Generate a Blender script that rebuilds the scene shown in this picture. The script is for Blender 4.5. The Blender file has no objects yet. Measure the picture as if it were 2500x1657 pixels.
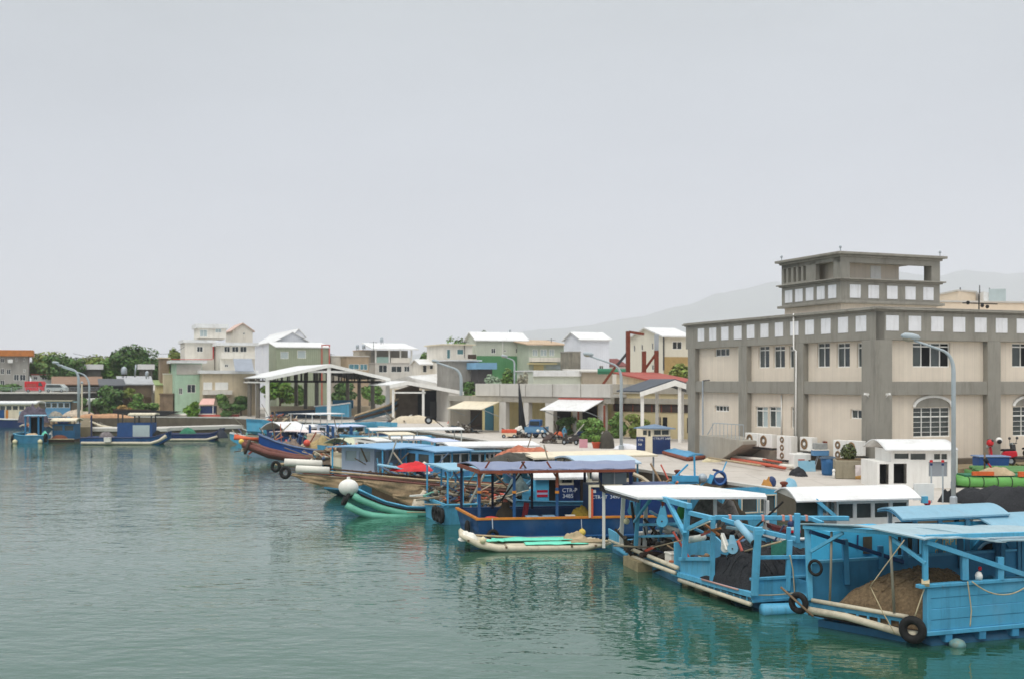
import bpy, math, random
from mathutils import Vector as V, noise
R=random.Random(11)
SC=bpy.context.scene; COL=SC.collection
# picture geometry of the photograph: focal length, centre column, horizon row (photo pixels), eye height above the water
F=2778.;CX=1250.;HY=927.;HC=7.0;QZ=1.5
def P(px,py,Y): return V(((px-CX)/F*Y,Y,HC-(py-HY)/F*Y))
def G(px,py,z=QZ): return P(px,py,(HC-z)*F/(py-HY))
def zz(x0,y0,s): return lambda x,y:(x0+x/s,y0+y/s)
Z1=zz(0,750,3.92);Z2=zz(550,750,3.92);Z3=zz(1050,750,3.92);Z4=zz(1500,750,3.92);Z5=zz(1850,580,3.64)
B1=zz(560,980,3.92);B2=zz(1050,1000,3.92);B3=zz(1450,1000,3.92);B4=zz(1900,950,3.92);B5=zz(1480,1150,4.127);B6=zz(1900,1200,3.733)
E4=zz(0,920,8.71);E5=zz(650,1000,7.887);E6=zz(880,1040,7.887);E7=zz(160,960,9.1);E8=zz(380,960,9.1);Q3=zz(1210,1000,11.27);Q8=zz(1860,1020,7.887);Q5=zz(1700,1130,7.84);Q7=zz(2300,1040,7.125)
DL=V((-.370,.929,0));DR=V((.929,.370,0));UP=V((0,0,1))
class Fc:
    """vertical plane through o along d; maps photo pixels onto it"""
    def __init__(s,o,d): s.o=V((o[0],o[1],0)); s.d=V((d[0],d[1],0)).normalized(); s.n=V((s.d.y,-s.d.x,0))
    def t(s,px): r=(px-CX)/F; return (r*s.o.y-s.o.x)/(s.d.x-r*s.d.y)
    def at(s,px,py): t=s.t(px);p=s.o+s.d*t; return V((p.x,p.y,HC-(py-HY)/F*p.y))
    def tz(s,px,py): p=s.at(px,py); return s.t(px),p.z
    def p(s,t,z,off=0.): q=s.o+s.d*t+s.n*off; return V((q.x,q.y,z))
    def off(s,k): return Fc(s.o+s.n*k,s.d)
    def rect(s,a,b): t0,z0=s.tz(*a);t1,z1=s.tz(*b); return min(t0,t1),max(t0,t1),min(z0,z1),max(z0,z1)
# ------------------------------------------------ materials
def lin(c): return tuple(((x/255/12.92) if x<=10 else ((x/255+.055)/1.055)**2.4) for x in c)
MATS={}
def M(name,c,rough=.65,var=.14,scale=1.2,bump=0.,bsc=14.,dirt=0.,dc=(70,62,52),dsc=.9,streak=0,metal=0.,wave=None,island=0.,spec=.4,grid=None,rust=0.,rc=(112,70,48)):
    if name in MATS: return MATS[name]
    m=bpy.data.materials.new(name); m.use_nodes=True; nt=m.node_tree; N=nt.nodes.new; L=nt.links.new
    bs=nt.nodes['Principled BSDF']; bs.inputs['Roughness'].default_value=rough; bs.inputs['Metallic'].default_value=metal
    bs.inputs['Specular IOR Level'].default_value=spec
    c=lin(c); tc=N('ShaderNodeTexCoord'); out=tc.outputs['Object']
    n1=N('ShaderNodeTexNoise'); n1.inputs['Scale'].default_value=scale; n1.inputs['Detail'].default_value=7; n1.inputs['Roughness'].default_value=.65; L(out,n1.inputs['Vector'])
    rp=N('ShaderNodeMapRange'); rp.inputs[1].default_value=.3; rp.inputs[2].default_value=.7; L(n1.outputs['Fac'],rp.inputs[0])
    mx=N('ShaderNodeMix'); mx.data_type='RGBA'; L(rp.outputs[0],mx.inputs[0])
    mx.inputs[6].default_value=tuple(x*(1-var) for x in c)+(1,); mx.inputs[7].default_value=tuple(min(.92,x*(1+var)) for x in c)+(1,)
    col=mx.outputs[2]
    if island:
        g=N('ShaderNodeNewGeometry'); hv=N('ShaderNodeHueSaturation'); mr=N('ShaderNodeMapRange'); mr.inputs[3].default_value=1-island; mr.inputs[4].default_value=1+island
        L(g.outputs['Random Per Island'],mr.inputs[0]); L(mr.outputs[0],hv.inputs['Value']); L(col,hv.inputs['Color'])
        m2=N('ShaderNodeMapRange'); m2.inputs[3].default_value=.47; m2.inputs[4].default_value=.52; L(g.outputs['Random Per Island'],m2.inputs[0]); L(m2.outputs[0],hv.inputs['Hue']); col=hv.outputs[0]
    if grid:   # tiles / joints: (w,h,darkness)
        mp=N('ShaderNodeMapping'); L(out,mp.inputs[0]); br=N('ShaderNodeTexBrick'); br.inputs['Scale'].default_value=1; br.offset=grid[3] if len(grid)>3 else 0.
        br.inputs['Brick Width'].default_value=grid[0]; br.inputs['Row Height'].default_value=grid[1]; br.inputs['Mortar Size'].default_value=grid[4] if len(grid)>4 else .012; br.inputs['Mortar Smooth'].default_value=.2
        k=1-grid[2]; br.inputs['Color1'].default_value=(1,1,1,1); br.inputs['Color2'].default_value=(.94,.94,.94,1); br.inputs['Mortar'].default_value=(k,k,k,1); L(mp.outputs[0],br.inputs['Vector'])
        mm=N('ShaderNodeMix'); mm.data_type='RGBA'; mm.blend_type='MULTIPLY'; mm.inputs[0].default_value=1; L(col,mm.inputs[6]); L(br.outputs['Color'],mm.inputs[7]); col=mm.outputs[2]
    if dirt:
        mp=N('ShaderNodeMapping'); L(out,mp.inputs[0]); mp.inputs['Location'].default_value=(3.1,1.7,.4)
        if streak: mp.inputs['Scale'].default_value=(1,1,.12)
        n2=N('ShaderNodeTexNoise'); n2.inputs['Scale'].default_value=dsc*2.2; n2.inputs['Detail'].default_value=9; n2.inputs['Roughness'].default_value=.75; L(mp.outputs[0],n2.inputs['Vector'])
        r2=N('ShaderNodeMapRange'); r2.inputs[1].default_value=.5; r2.inputs[2].default_value=.72; r2.inputs[4].default_value=dirt; L(n2.outputs['Fac'],r2.inputs[0])
        m3=N('ShaderNodeMix'); m3.data_type='RGBA'; L(r2.outputs[0],m3.inputs[0]); L(col,m3.inputs[6]); m3.inputs[7].default_value=lin(dc)+(1,); col=m3.outputs[2]
    if rust:   # small chips and rust spots, and broad faded patches
        n4=N('ShaderNodeTexNoise'); n4.inputs['Scale'].default_value=5.5; n4.inputs['Detail'].default_value=12; n4.inputs['Roughness'].default_value=.8; L(out,n4.inputs['Vector'])
        r4=N('ShaderNodeMapRange'); r4.inputs[1].default_value=.6; r4.inputs[2].default_value=.67; r4.inputs[4].default_value=rust; L(n4.outputs['Fac'],r4.inputs[0])
        m4=N('ShaderNodeMix'); m4.data_type='RGBA'; L(r4.outputs[0],m4.inputs[0]); L(col,m4.inputs[6]); m4.inputs[7].default_value=lin(rc)+(1,); col=m4.outputs[2]
        n5=N('ShaderNodeTexNoise'); n5.inputs['Scale'].default_value=1.1; n5.inputs['Detail'].default_value=8; mp5=N('ShaderNodeMapping'); mp5.inputs['Location'].default_value=(9,4,2); L(out,mp5.inputs[0]); L(mp5.outputs[0],n5.inputs['Vector'])
        r5=N('ShaderNodeMapRange'); r5.inputs[1].default_value=.5; r5.inputs[2].default_value=.75; r5.inputs[4].default_value=.3; L(n5.outputs['Fac'],r5.inputs[0])
        m5=N('ShaderNodeMix'); m5.data_type='RGBA'; L(r5.outputs[0],m5.inputs[0]); L(col,m5.inputs[6]); m5.inputs[7].default_value=tuple(min(.9,x*.7+.18) for x in c)+(1,); col=m5.outputs[2]
    L(col,bs.inputs['Base Color'])
    hgt=None
    if bump:
        n3=N('ShaderNodeTexNoise'); n3.inputs['Scale'].default_value=bsc; n3.inputs['Detail'].default_value=6; L(out,n3.inputs['Vector']); hgt=n3.outputs['Fac']
    if wave:   # corrugation along an axis: (axis, wavelength, strength)
        wv=N('ShaderNodeTexWave'); wv.bands_direction=wave[0]; wv.inputs['Scale'].default_value=.314/wave[1]; L(out,wv.inputs['Vector']); hgt=wv.outputs['Fac']; bump=wave[2]
    if hgt is not None:
        b=N('ShaderNodeBump'); b.inputs['Strength'].default_value=min(1,bump); b.inputs['Distance'].default_value=.03; L(hgt,b.inputs['Height']); L(b.outputs[0],bs.inputs['Normal'])
    MATS[name]=m; return m
# ------------------------------------------------ mesh builder
ORG={}
def _ax(d):
    d=d.normalized(); a=V((0,0,1)) if abs(d.z)<.9 else V((1,0,0)); s=d.cross(a).normalized(); return s,s.cross(d).normalized()*-1
class MB:
    def __init__(s): s.v=[];s.f=[]
    def add(s,vs,fs):
        k=len(s.v); s.v+= [V(x) for x in vs]; s.f+=[tuple(i+k for i in f) for f in fs]; return s
    def ob(s,o,a,b,c):
        o,a,b,c=V(o),V(a),V(b),V(c); vs=[o,o+a,o+a+b,o+b,o+c,o+a+c,o+a+b+c,o+b+c]
        fs=[(0,3,2,1),(4,5,6,7),(0,1,5,4),(1,2,6,5),(2,3,7,6),(3,0,4,7)]
        if a.cross(b).dot(c)<0: fs=[f[::-1] for f in fs]
        return s.add(vs,fs)
    def box(s,c,sx,sy,sz,rz=0):   # c = centre of the base
        u=V((math.cos(rz),math.sin(rz),0));w=V((-u.y,u.x,0)); return s.ob(V(c)-u*sx/2-w*sy/2,u*sx,w*sy,V((0,0,sz)))
    def bar(s,p,q,w,h=None):
        p,q=V(p),V(q); h=h or w; a,b=_ax(q-p); return s.ob(p-a*w/2-b*h/2,a*w,b*h,q-p)
    def tube(s,pts,r,n=8,cap=True):
        pts=[V(p) for p in pts]; rs=r if isinstance(r,(list,tuple)) else [r]*len(pts); k=len(s.v); m=len(pts)
        for i,p in enumerate(pts):
            d=(pts[min(i+1,m-1)]-pts[max(i-1,0)]); a,b=_ax(d)
            for j in range(n): t=2*math.pi*j/n; s.v.append(p+(a*math.cos(t)+b*math.sin(t))*rs[i])
        for i in range(m-1):
            for j in range(n): j2=(j+1)%n; s.f.append((k+i*n+j,k+i*n+j2,k+(i+1)*n+j2,k+(i+1)*n+j))
        if cap: s.f.append(tuple(k+j for j in range(n))[::-1]); s.f.append(tuple(k+(m-1)*n+j for j in range(n)))
        return s
    def quad(s,*p): return s.add(p,[tuple(range(len(p)))])
    def prism(s,poly,vec):
        poly=[V(p) for p in poly]; vec=V(vec); n=len(poly); vs=poly+[p+vec for p in poly]
        return s.add(vs,[tuple(range(n))[::-1],tuple(range(n,2*n))]+[(i,(i+1)%n,n+(i+1)%n,n+i) for i in range(n)])
    def lathe(s,c,prof,n=14,axis=None):
        c=V(c);k=len(s.v); ax=V(axis).normalized() if axis else UP; a,b=_ax(ax)
        for r,z in prof:
            for j in range(n): t=2*math.pi*j/n; s.v.append(c+(a*math.cos(t)+b*math.sin(t))*r+ax*z)
        for i in range(len(prof)-1):
            for j in range(n): j2=(j+1)%n; s.f.append((k+i*n+j,k+i*n+j2,k+(i+1)*n+j2,k+(i+1)*n+j))
        s.f.append(tuple(k+j for j in range(n))[::-1]); s.f.append(tuple(k+(len(prof)-1)*n+j for j in range(n))); return s
    def ball(s,c,r,n=14,sq=1.,axis=None):
        return s.lathe(c,[(max(.004,r*math.sin(math.pi*i/9)),-r*sq*math.cos(math.pi*i/9)) for i in range(10)],n,axis)
    def torus(s,c,ax,RR,r,n=20,m=8,sq=1.):
        c=V(c);ax=V(ax).normalized();a,b=_ax(ax);k=len(s.v)
        for i in range(n):
            t=2*math.pi*i/n; e=a*math.cos(t)+b*math.sin(t)
            for j in range(m): q=2*math.pi*j/m; s.v.append(c+e*(RR+r*math.cos(q))+ax*(r*sq*math.sin(q)))
        for i in range(n):
            for j in range(m): s.f.append((k+i*m+j,k+((i+1)%n)*m+j,k+((i+1)%n)*m+(j+1)%m,k+i*m+(j+1)%m))
        return s
    def grid(s,fn,nu,nv,th=0.):   # sheet fn(u,v), optional thickness downwards
        k=len(s.v)
        for w in ((0,1) if th else (0,)):
            for i in range(nu+1):
                for j in range(nv+1): s.v.append(V(fn(i/nu,j/nv))-UP*th*w)
        W=nv+1; ix=lambda w,i,j:k+w*(nu+1)*W+i*W+j
        for i in range(nu):
            for j in range(nv):
                s.f.append((ix(0,i,j),ix(0,i+1,j),ix(0,i+1,j+1),ix(0,i,j+1)))
                if th: s.f.append((ix(1,i,j+1),ix(1,i+1,j+1),ix(1,i+1,j),ix(1,i,j)))
        if th:
            for i in range(nu): s.f+= [(ix(1,i,0),ix(1,i+1,0),ix(0,i+1,0),ix(0,i,0)),(ix(0,i,nv),ix(0,i+1,nv),ix(1,i+1,nv),ix(1,i,nv))]
            for j in range(nv): s.f+= [(ix(0,0,j),ix(0,0,j+1),ix(1,0,j+1),ix(1,0,j)),(ix(1,nu,j),ix(1,nu,j+1),ix(0,nu,j+1),ix(0,nu,j))]
        return s
    def wall(s,fc,t0,t1,z0,z1,holes=(),dep=.14,off=0.):
        ts=sorted({t0,t1,*[min(max(h[i],t0),t1) for h in holes for i in (0,1)]}); zs=sorted({z0,z1,*[min(max(h[i],z0),z1) for h in holes for i in (2,3)]})
        for a,b in zip(ts,ts[1:]):
            for c,d in zip(zs,zs[1:]):
                mt,mz=(a+b)/2,(c+d)/2
                if any(h[0]<mt<h[1] and h[2]<mz<h[3] for h in holes): continue
                s.quad(fc.p(a,c,off),fc.p(b,c,off),fc.p(b,d,off),fc.p(a,d,off))
        for a,b,c,d in holes:
            q=[(a,c),(b,c),(b,d),(a,d)]
            for i in range(4):
                (x,y),(x2,y2)=q[i],q[(i+1)%4]
                s.quad(fc.p(x,y,off),fc.p(x,y,off-dep),fc.p(x2,y2,off-dep),fc.p(x2,y2,off))
        return s
    def build(s,name,mat,parent=None,smooth=False,bevel=0.,seg=1):
        me=bpy.data.meshes.new(name)
        if parent is not None: org=ORG[parent.name]
        else:
            xs=[p.x for p in s.v];ys=[p.y for p in s.v]; org=V(((min(xs)+max(xs))/2,(min(ys)+max(ys))/2,min(p.z for p in s.v)))
        me.from_pydata([tuple(p-org) for p in s.v],[],s.f); me.update()
        if smooth:
            for p in me.polygons: p.use_smooth=True
        o=bpy.data.objects.new(name,me); COL.objects.link(o); me.materials.append(mat)
        if smooth==2:
            md=o.modifiers.new('es','EDGE_SPLIT'); md.split_angle=math.radians(40)
        if bevel:
            b=o.modifiers.new('bv','BEVEL'); b.width=bevel; b.segments=seg; b.limit_method='ANGLE'; b.angle_limit=math.radians(50)
        if parent is None: o.location=org
        else: o.parent=parent
        ORG[o.name]=org; return o
LABELS={}
def tag(o,label=None,cat=None,group=None,kind=None):
    if label: o['label']=label
    if cat: o['category']=cat
    if group: o['group']=group
    if kind: o['kind']=kind
    return o
def thing(name,loc,label,cat,group=None,local=False):
    o=bpy.data.objects.new(name,None); COL.objects.link(o); o.location=V(loc); o.empty_display_size=.3
    ORG[o.name]=V((0,0,0)) if local else V(loc); return tag(o,label,cat,group)
def copy(o,parent=None):
    c=o.copy(); COL.objects.link(c)
    if parent is not None: c.parent=parent; c.matrix_parent_inverse=o.matrix_parent_inverse.copy()
    for ch in [x for x in bpy.data.objects if x.parent==o]: copy(ch,c)
    return c
def lerp(a,b,t): return a+(b-a)*t
# ------------------------------------------------ palette (surface colours)
white=M('white_paint',(236,234,228),.55,.05,1.5,dirt=.25,dc=(150,140,125),streak=1)
white2=M('white_sheet_metal',(226,226,224),.55,.07,.7,dirt=.4,dc=(160,150,136),dsc=.45,wave=('X',.32,.35),rust=.28,rc=(150,124,100))
cream=M('cream_paint',(226,214,188),.6,.07,1.5,dirt=.35,dc=(130,110,80),streak=1)
sky=M('light_blue_paint',(88,170,204),.5,.12,1.3,dirt=.5,dc=(58,92,104),dsc=1.6,streak=1,bump=.15,bsc=30,rust=.55)
sky2=M('pale_blue_sheet',(132,180,202),.5,.08,1.1,dirt=.35,dc=(205,215,214),dsc=.8)
sky3=M('weathered_blue_roof',(160,182,190),.55,.06,.9,dirt=.3,dc=(130,150,158),dsc=1.2)
teal=M('dull_blue_paint',(62,128,160),.55,.15,1.4,dirt=.4,dc=(40,60,70),streak=1,rust=.4)
navy=M('navy_paint',(22,74,124),.45,.18,1.1,dirt=.35,dc=(14,34,58),dsc=1.2,streak=1,rust=.3)
navy2=M('dark_navy_paint',(30,52,100),.5,.18,1.3,dirt=.4,dc=(60,75,100),streak=1)
greyblue=M('grey_blue_roof',(124,134,162),.6,.08,.9,dirt=.35,dc=(150,150,158),dsc=.7,wave=('X',.3,.4),rust=.3)
orange=M('orange_rail_paint',(205,128,44),.6,.18,3,dirt=.3,dc=(110,70,30))
rust=M('rusty_steel',(118,58,40),.85,.3,3,bump=.3,bsc=40)
redbrown=M('red_brown_paint',(128,66,46),.7,.25,2)
red=M('red_paint',(200,30,38),.5,.12,2); red2=M('faded_red',(190,92,80),.7,.15,2)
orangep=M('orange_plastic',(214,92,62),.6,.15,3,dirt=.3,dc=(120,60,40))
dkgrey=M('dark_metal',(58,58,60),.5,.2,2); steel=M('galvanised_steel',(168,176,182),.45,.1,2,metal=.25); lamp_m=M('lamp_grey_paint',(170,180,184),.5,.07,2)
black=M('black_rubber',(26,25,24),.8,.25,4,bump=.2); void=M('interior_shade',(16,17,18),.9,.2)  # void: near-black that paints the shade inside openings
glass=M('window_glass',(46,54,58),.12,.3,.6,spec=.5); glass2=M('dim_glass',(72,78,76),.2,.35,.8); glass_lt=M('pale_glass',(178,190,190),.25,.12,.7)
foam=M('foam_float',(228,224,212),.85,.06,3,bump=.15,dirt=.25,dc=(150,135,110))
bamboo=M('weathered_bamboo',(178,158,126),.8,.22,2.5,dirt=.4,dc=(95,78,56),dsc=2)
creamtube=M('weathered_pvc',(206,196,172),.6,.12,1.6,dirt=.45,dc=(110,98,78),dsc=1.2)
brownpipe=M('brown_pipe',(112,66,56),.7,.2,2,dirt=.4,dc=(60,44,40))
greenpipe=M('sea_green_pipe',(110,180,156),.5,.12,1.2,dirt=.35,dc=(60,120,100)); grass_pipe=M('bright_green_pipe',(98,162,80),.5,.15,1.5,dirt=.35,dc=(60,100,50))
tarp=M('turquoise_tarp',(118,222,192),.6,.1,3,bump=.3,bsc=8); tarp_b=M('blue_tarp',(82,150,190),.6,.15,3,bump=.3,bsc=8); tarp_g=M('green_net',(56,120,92),.9,.25,6)
yellow=M('yellow_float',(226,196,96),.6,.1,4); ltyel=M('pale_float',(222,212,172),.65,.08,4)
rope=M('rope',(190,174,140),.9,.15,8)
wood=M('weathered_wood',(118,98,76),.85,.25,3,dirt=.4,dc=(80,64,48)); dkwood=M('dark_wood',(72,56,44),.85,.25,3)
net_tan=M('tan_net',(150,128,98),.95,.28,5,bump=.8,bsc=34,dirt=.5,dc=(92,74,54),dsc=2.5)
net_black=M('black_net',(46,47,50),.97,.45,16,bump=1,bsc=50,dirt=.5,dc=(24,24,26),dsc=3); net_beige=M('beige_net',(156,134,104),.97,.25,9,bump=.7,bsc=44,dirt=.35,dc=(112,94,70),dsc=2)
concrete=M('grey_concrete',(166,160,148),.9,.1,.8,bump=.15,dirt=.5,dc=(112,104,92),dsc=.5,streak=1)
conc_lt=M('pale_concrete',(200,196,188),.9,.08,.7,bump=.1,dirt=.4,dc=(150,142,130),dsc=.4,streak=1)
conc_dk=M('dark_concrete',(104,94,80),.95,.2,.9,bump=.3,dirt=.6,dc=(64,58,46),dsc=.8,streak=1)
soil=M('soil',(110,92,66),.95,.25,2,bump=.4)
# ------------------------------------------------ world, sun, camera
w=bpy.data.worlds.new("World"); SC.world=w; w.use_nodes=True; nt=w.node_tree; N=nt.nodes.new; L=nt.links.new
bg=nt.nodes['Background']; bg.inputs['Strength'].default_value=.1
SUN_EL,SUN_AZ=math.radians(58),math.radians(205)   # azimuth clockwise from +Y
sk=N('ShaderNodeTexSky'); sk.sky_type='NISHITA'; sk.sun_disc=False; sk.sun_elevation=SUN_EL; sk.sun_rotation=SUN_AZ; sk.dust_density=4; sk.air_density=1.2
tc=N('ShaderNodeTexCoord'); sx=N('ShaderNodeSeparateXYZ'); L(tc.outputs['Generated'],sx.inputs[0])
cr=N('ShaderNodeValToRGB'); L(sx.outputs['Z'],cr.inputs[0]); e=cr.color_ramp.elements
e[0].position=0.; e[0].color=(.62,.66,.75,1); e[1].position=.12; e[1].color=(.58,.62,.70,1)
for p,c in ((.33,(.56,.60,.625)),(.5,(.95,.98,1.)),(.9,(1.5,1.54,1.56))): q=e.new(p); q.color=c+(1,)
cn=N('ShaderNodeTexNoise'); cn.inputs['Scale'].default_value=2.2; cn.inputs['Detail'].default_value=5; mp=N('ShaderNodeMapping'); mp.inputs['Scale'].default_value=(1,1,3.2); L(tc.outputs['Generated'],mp.inputs[0]); L(mp.outputs[0],cn.inputs['Vector'])
cm=N('ShaderNodeMapRange'); cm.inputs[1].default_value=.3; cm.inputs[2].default_value=.7; cm.inputs[3].default_value=9.2; cm.inputs[4].default_value=10.8; L(cn.outputs['Fac'],cm.inputs[0])
vm=N('ShaderNodeVectorMath'); vm.operation='SCALE'; L(cr.outputs[0],vm.inputs[0]); L(cm.outputs[0],vm.inputs['Scale'])
mx=N('ShaderNodeMix'); mx.data_type='RGBA'; mx.inputs[0].default_value=.96; L(sk.outputs[0],mx.inputs[6]); L(vm.outputs[0],mx.inputs[7]); L(mx.outputs[2],bg.inputs['Color'])
sl=bpy.data.lights.new('sun','SUN'); sl.energy=1.5; sl.angle=math.radians(26); sl.color=(1,.965,.9)
so=bpy.data.objects.new('sun',sl); COL.objects.link(so)
sd=V((math.sin(SUN_AZ)*math.cos(SUN_EL),math.cos(SUN_AZ)*math.cos(SUN_EL),math.sin(SUN_EL))); so.rotation_euler=sd.to_track_quat('Z','Y').to_euler(); so.location=(0,0,60)
cd=bpy.data.cameras.new('camera'); cam=bpy.data.objects.new('camera',cd); COL.objects.link(cam); SC.camera=cam
cd.sensor_width=36; cd.lens=36*F/2500; cd.shift_y=(HY-828.5)/2500; cd.clip_end=25000; cam.location=(0,0,HC); cam.rotation_euler=(math.pi/2,0,0)
cd.dof.use_dof=True; cd.dof.focus_distance=33; cd.dof.aperture_fstop=1.1
SC.view_settings.view_transform='Standard'; SC.view_settings.look='None'; SC.view_settings.exposure=.08; SC.view_settings.gamma=1
try: SC.cycles.max_bounces=8; SC.cycles.volume_bounces=1; SC.cycles.use_denoising=True; SC.cycles.volume_step_rate=4
except Exception: pass
# ------------------------------------------------ water
def water_mat():
    m=bpy.data.materials.new('harbour_water'); m.use_nodes=True; nt=m.node_tree; N=nt.nodes.new; L=nt.links.new; b=nt.nodes['Principled BSDF']
    b.inputs['Base Color'].default_value=(.024,.09,.058,1); b.inputs['Roughness'].default_value=.03; b.inputs['IOR'].default_value=1.72; b.inputs['Specular Tint'].default_value=(.86,1,.9,1)
    tc=N('ShaderNodeTexCoord'); hs=[]
    for sc,st,rot,det,amp in ((.3,(1,1.6,1),.2,2,.55),(1.35,(1,1.8,1),.3,2,.26),(3.6,(1,1.5,1),-.3,2,.035)):
        mp=N('ShaderNodeMapping'); mp.inputs['Scale'].default_value=tuple(sc*x for x in st); mp.inputs['Rotation'].default_value=(0,0,rot); L(tc.outputs['Object'],mp.inputs[0])
        n=N('ShaderNodeTexNoise'); n.inputs['Scale'].default_value=1; n.inputs['Detail'].default_value=det; n.inputs['Roughness'].default_value=.5; L(mp.outputs[0],n.inputs['Vector'])
        mu=N('ShaderNodeMath'); mu.operation='MULTIPLY'; mu.inputs[1].default_value=amp; L(n.outputs['Fac'],mu.inputs[0]); hs.append(mu.outputs[0])
    a=N('ShaderNodeMath'); L(hs[0],a.inputs[0]); L(hs[1],a.inputs[1]); a2=N('ShaderNodeMath'); L(a.outputs[0],a2.inputs[0]); L(hs[2],a2.inputs[1])
    # calmer and rougher patches of the harbour
    n=N('ShaderNodeTexNoise'); n.inputs['Scale'].default_value=.06; n.inputs['Detail'].default_value=3; L(tc.outputs['Object'],n.inputs['Vector'])
    mr=N('ShaderNodeMapRange'); mr.inputs[1].default_value=.35; mr.inputs[2].default_value=.65; mr.inputs[3].default_value=.22; mr.inputs[4].default_value=.5; L(n.outputs['Fac'],mr.inputs[0])
    bp=N('ShaderNodeBump'); bp.inputs['Distance'].default_value=.3; L(mr.outputs[0],bp.inputs['Strength']); L(a2.outputs[0],bp.inputs['Height']); L(bp.outputs[0],b.inputs['Normal'])
    return m
WM=water_mat()
tag(MB().quad((-400,-60,0),(300,-60,0),(300,260,0),(-400,260,0)).build('water',WM),'green grey harbour water with small ripples','water',kind='structure')
# ------------------------------------------------ quay, land, hills
QL=[G(*q) for q in ((2330,1262),(1500,1140),(1250,1088),(1050,1056),(900,1040),(700,1028),(560,1020),(196,1016))]
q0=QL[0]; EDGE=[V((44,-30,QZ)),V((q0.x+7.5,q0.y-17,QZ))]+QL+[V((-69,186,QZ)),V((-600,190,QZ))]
ground_m=M('quay_concrete',(196,188,178),.9,.07,.25,bump=.12,bsc=6,dirt=.55,dc=(142,132,118),dsc=.3,grid=(5.5,4.6,.3,.5,.03),rust=.3,rc=(120,108,94))
land=EDGE+[V((-7000,190,QZ)),V((-7000,9300,QZ)),V((7000,9300,QZ)),V((7000,-30,QZ))]
tag(MB().add(land,[tuple(range(len(land)))[::-1]]).build('ground',ground_m),'pale concrete quay and the flat land behind it','ground',kind='structure')
mb=MB(); wq=MB()
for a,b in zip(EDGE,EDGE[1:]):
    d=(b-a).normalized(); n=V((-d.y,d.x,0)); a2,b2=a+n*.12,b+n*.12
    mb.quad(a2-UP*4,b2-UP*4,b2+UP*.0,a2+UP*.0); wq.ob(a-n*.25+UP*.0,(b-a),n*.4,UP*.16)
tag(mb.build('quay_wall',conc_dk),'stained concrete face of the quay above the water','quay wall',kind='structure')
tag(wq.build('kerb',conc_lt),'low concrete kerb along the quay edge','kerb',kind='structure')
# raised ground behind the bridge on the far left
emb=M('embankment',(104,100,84),.95,.2,.3,bump=.3); 
mb=MB(); mb.add([V((-900,187,1.4)),V((-70,187,1.4)),V((-70,191,4.6)),V((-62,260,4.6)),V((-900,260,4.6)),V((-900,191,4.6)),V((-62,262,1.4)),V((-900,262,1.4))],[(0,1,2,5),(5,2,3,4),(4,3,6,7),(1,6,3,2)])
tag(mb.build('embankment',emb),'raised earth bank carrying the road beyond the bridge','embankment',kind='structure')
def ridge(pts,Y,depth,mat):
    mb=MB(); n=len(pts)-1
    def fn(u,v):
        x=u*n;i=min(int(x),n-1);f=x-i; f=f*f*(3-2*f); px=lerp(pts[i][0],pts[i+1][0],x-i); py=lerp(pts[i][1],pts[i+1][1],f)
        p=P(px,py,Y); z=p.z+noise.noise(V((px*.013,.3,Y*.001)))*14+noise.noise(V((px*.05,1.3,2)))*6; k=1-abs(2*v-1); k=k**.8
        return V((p.x,Y+(v-.5)*depth+noise.noise(V((px*.02,v*6,3)))*80,z*k+noise.noise(V((px*.03,v*9,7)))*22*k*(1-k)*2))
    return mb.grid(fn,150,14).build('hill',mat,smooth=True)
forest=M('hill_forest',(62,84,58),.95,.3,.02,bump=.5,bsc=.08)
tag(ridge([(780,925),(900,892),(1000,866),(1080,842),(1180,830),(1290,806),(1420,796),(1540,776),(1660,748),(1760,715),(1900,690),(2050,690),(2180,662),(2280,676),(2360,660),(2500,668),(2700,640),(3000,760)],8200,2200,forest),'hazy green mountain range behind the harbour town','hill',kind='structure')
hz=bpy.data.materials.new('haze_air'); hz.use_nodes=True; nt=hz.node_tree; nt.nodes.remove(nt.nodes['Principled BSDF']); pv=nt.nodes.new('ShaderNodeVolumePrincipled')
pv.inputs['Density'].default_value=.00022; pv.inputs['Color'].default_value=(.90,.93,.985,1); pv.inputs['Anisotropy'].default_value=-.45; nt.links.new(pv.outputs[0],nt.nodes['Material Output'].inputs['Volume'])
tag(MB().box((0,4600,-6),15000,10000,900).build('haze',hz),'thin pale haze over the harbour','haze',kind='stuff')
# ------------------------------------------------ trees and plants
leafA=M('leaf_dark',(82,112,54),.6,.25,1.5,island=.4); leafB=M('leaf_mid',(100,132,58),.6,.25,1.5,island=.4); leafC=M('leaf_yellowgreen',(124,138,62),.6,.2,1.5,island=.35)
leafD=M('leaf_bright',(104,140,44),.6,.2,2,island=.35); bark=M('bark',(92,76,60),.9,.25,3); straw=M('dry_grass',(150,124,72),.9,.2,2,island=.3)
def leaves(mb,c,rx,ry,rz,n,s,rnd,up=.5):
    for _ in range(n):
        while True:
            q=V((rnd.uniform(-1,1),rnd.uniform(-1,1),rnd.uniform(-1,1)))
            if q.length<1: break
        if q.length>1e-4: q=q.normalized()*(q.length**.45)
        p=V((c[0]+q.x*rx,c[1]+q.y*ry,c[2]+q.z*rz)); d=V((q.x+rnd.uniform(-.8,.8),q.y+rnd.uniform(-.8,.8),q.z+up+rnd.uniform(-.6,.6))); a,b=_ax(d)
        th=rnd.uniform(0,6.28); a,b=a*math.cos(th)+b*math.sin(th),b*math.cos(th)-a*math.sin(th); s2=s*rnd.uniform(.6,1.4)
        mb.quad(p-a*s2,p-b*s2*.6,p+a*s2,p+b*s2*.6)
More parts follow.
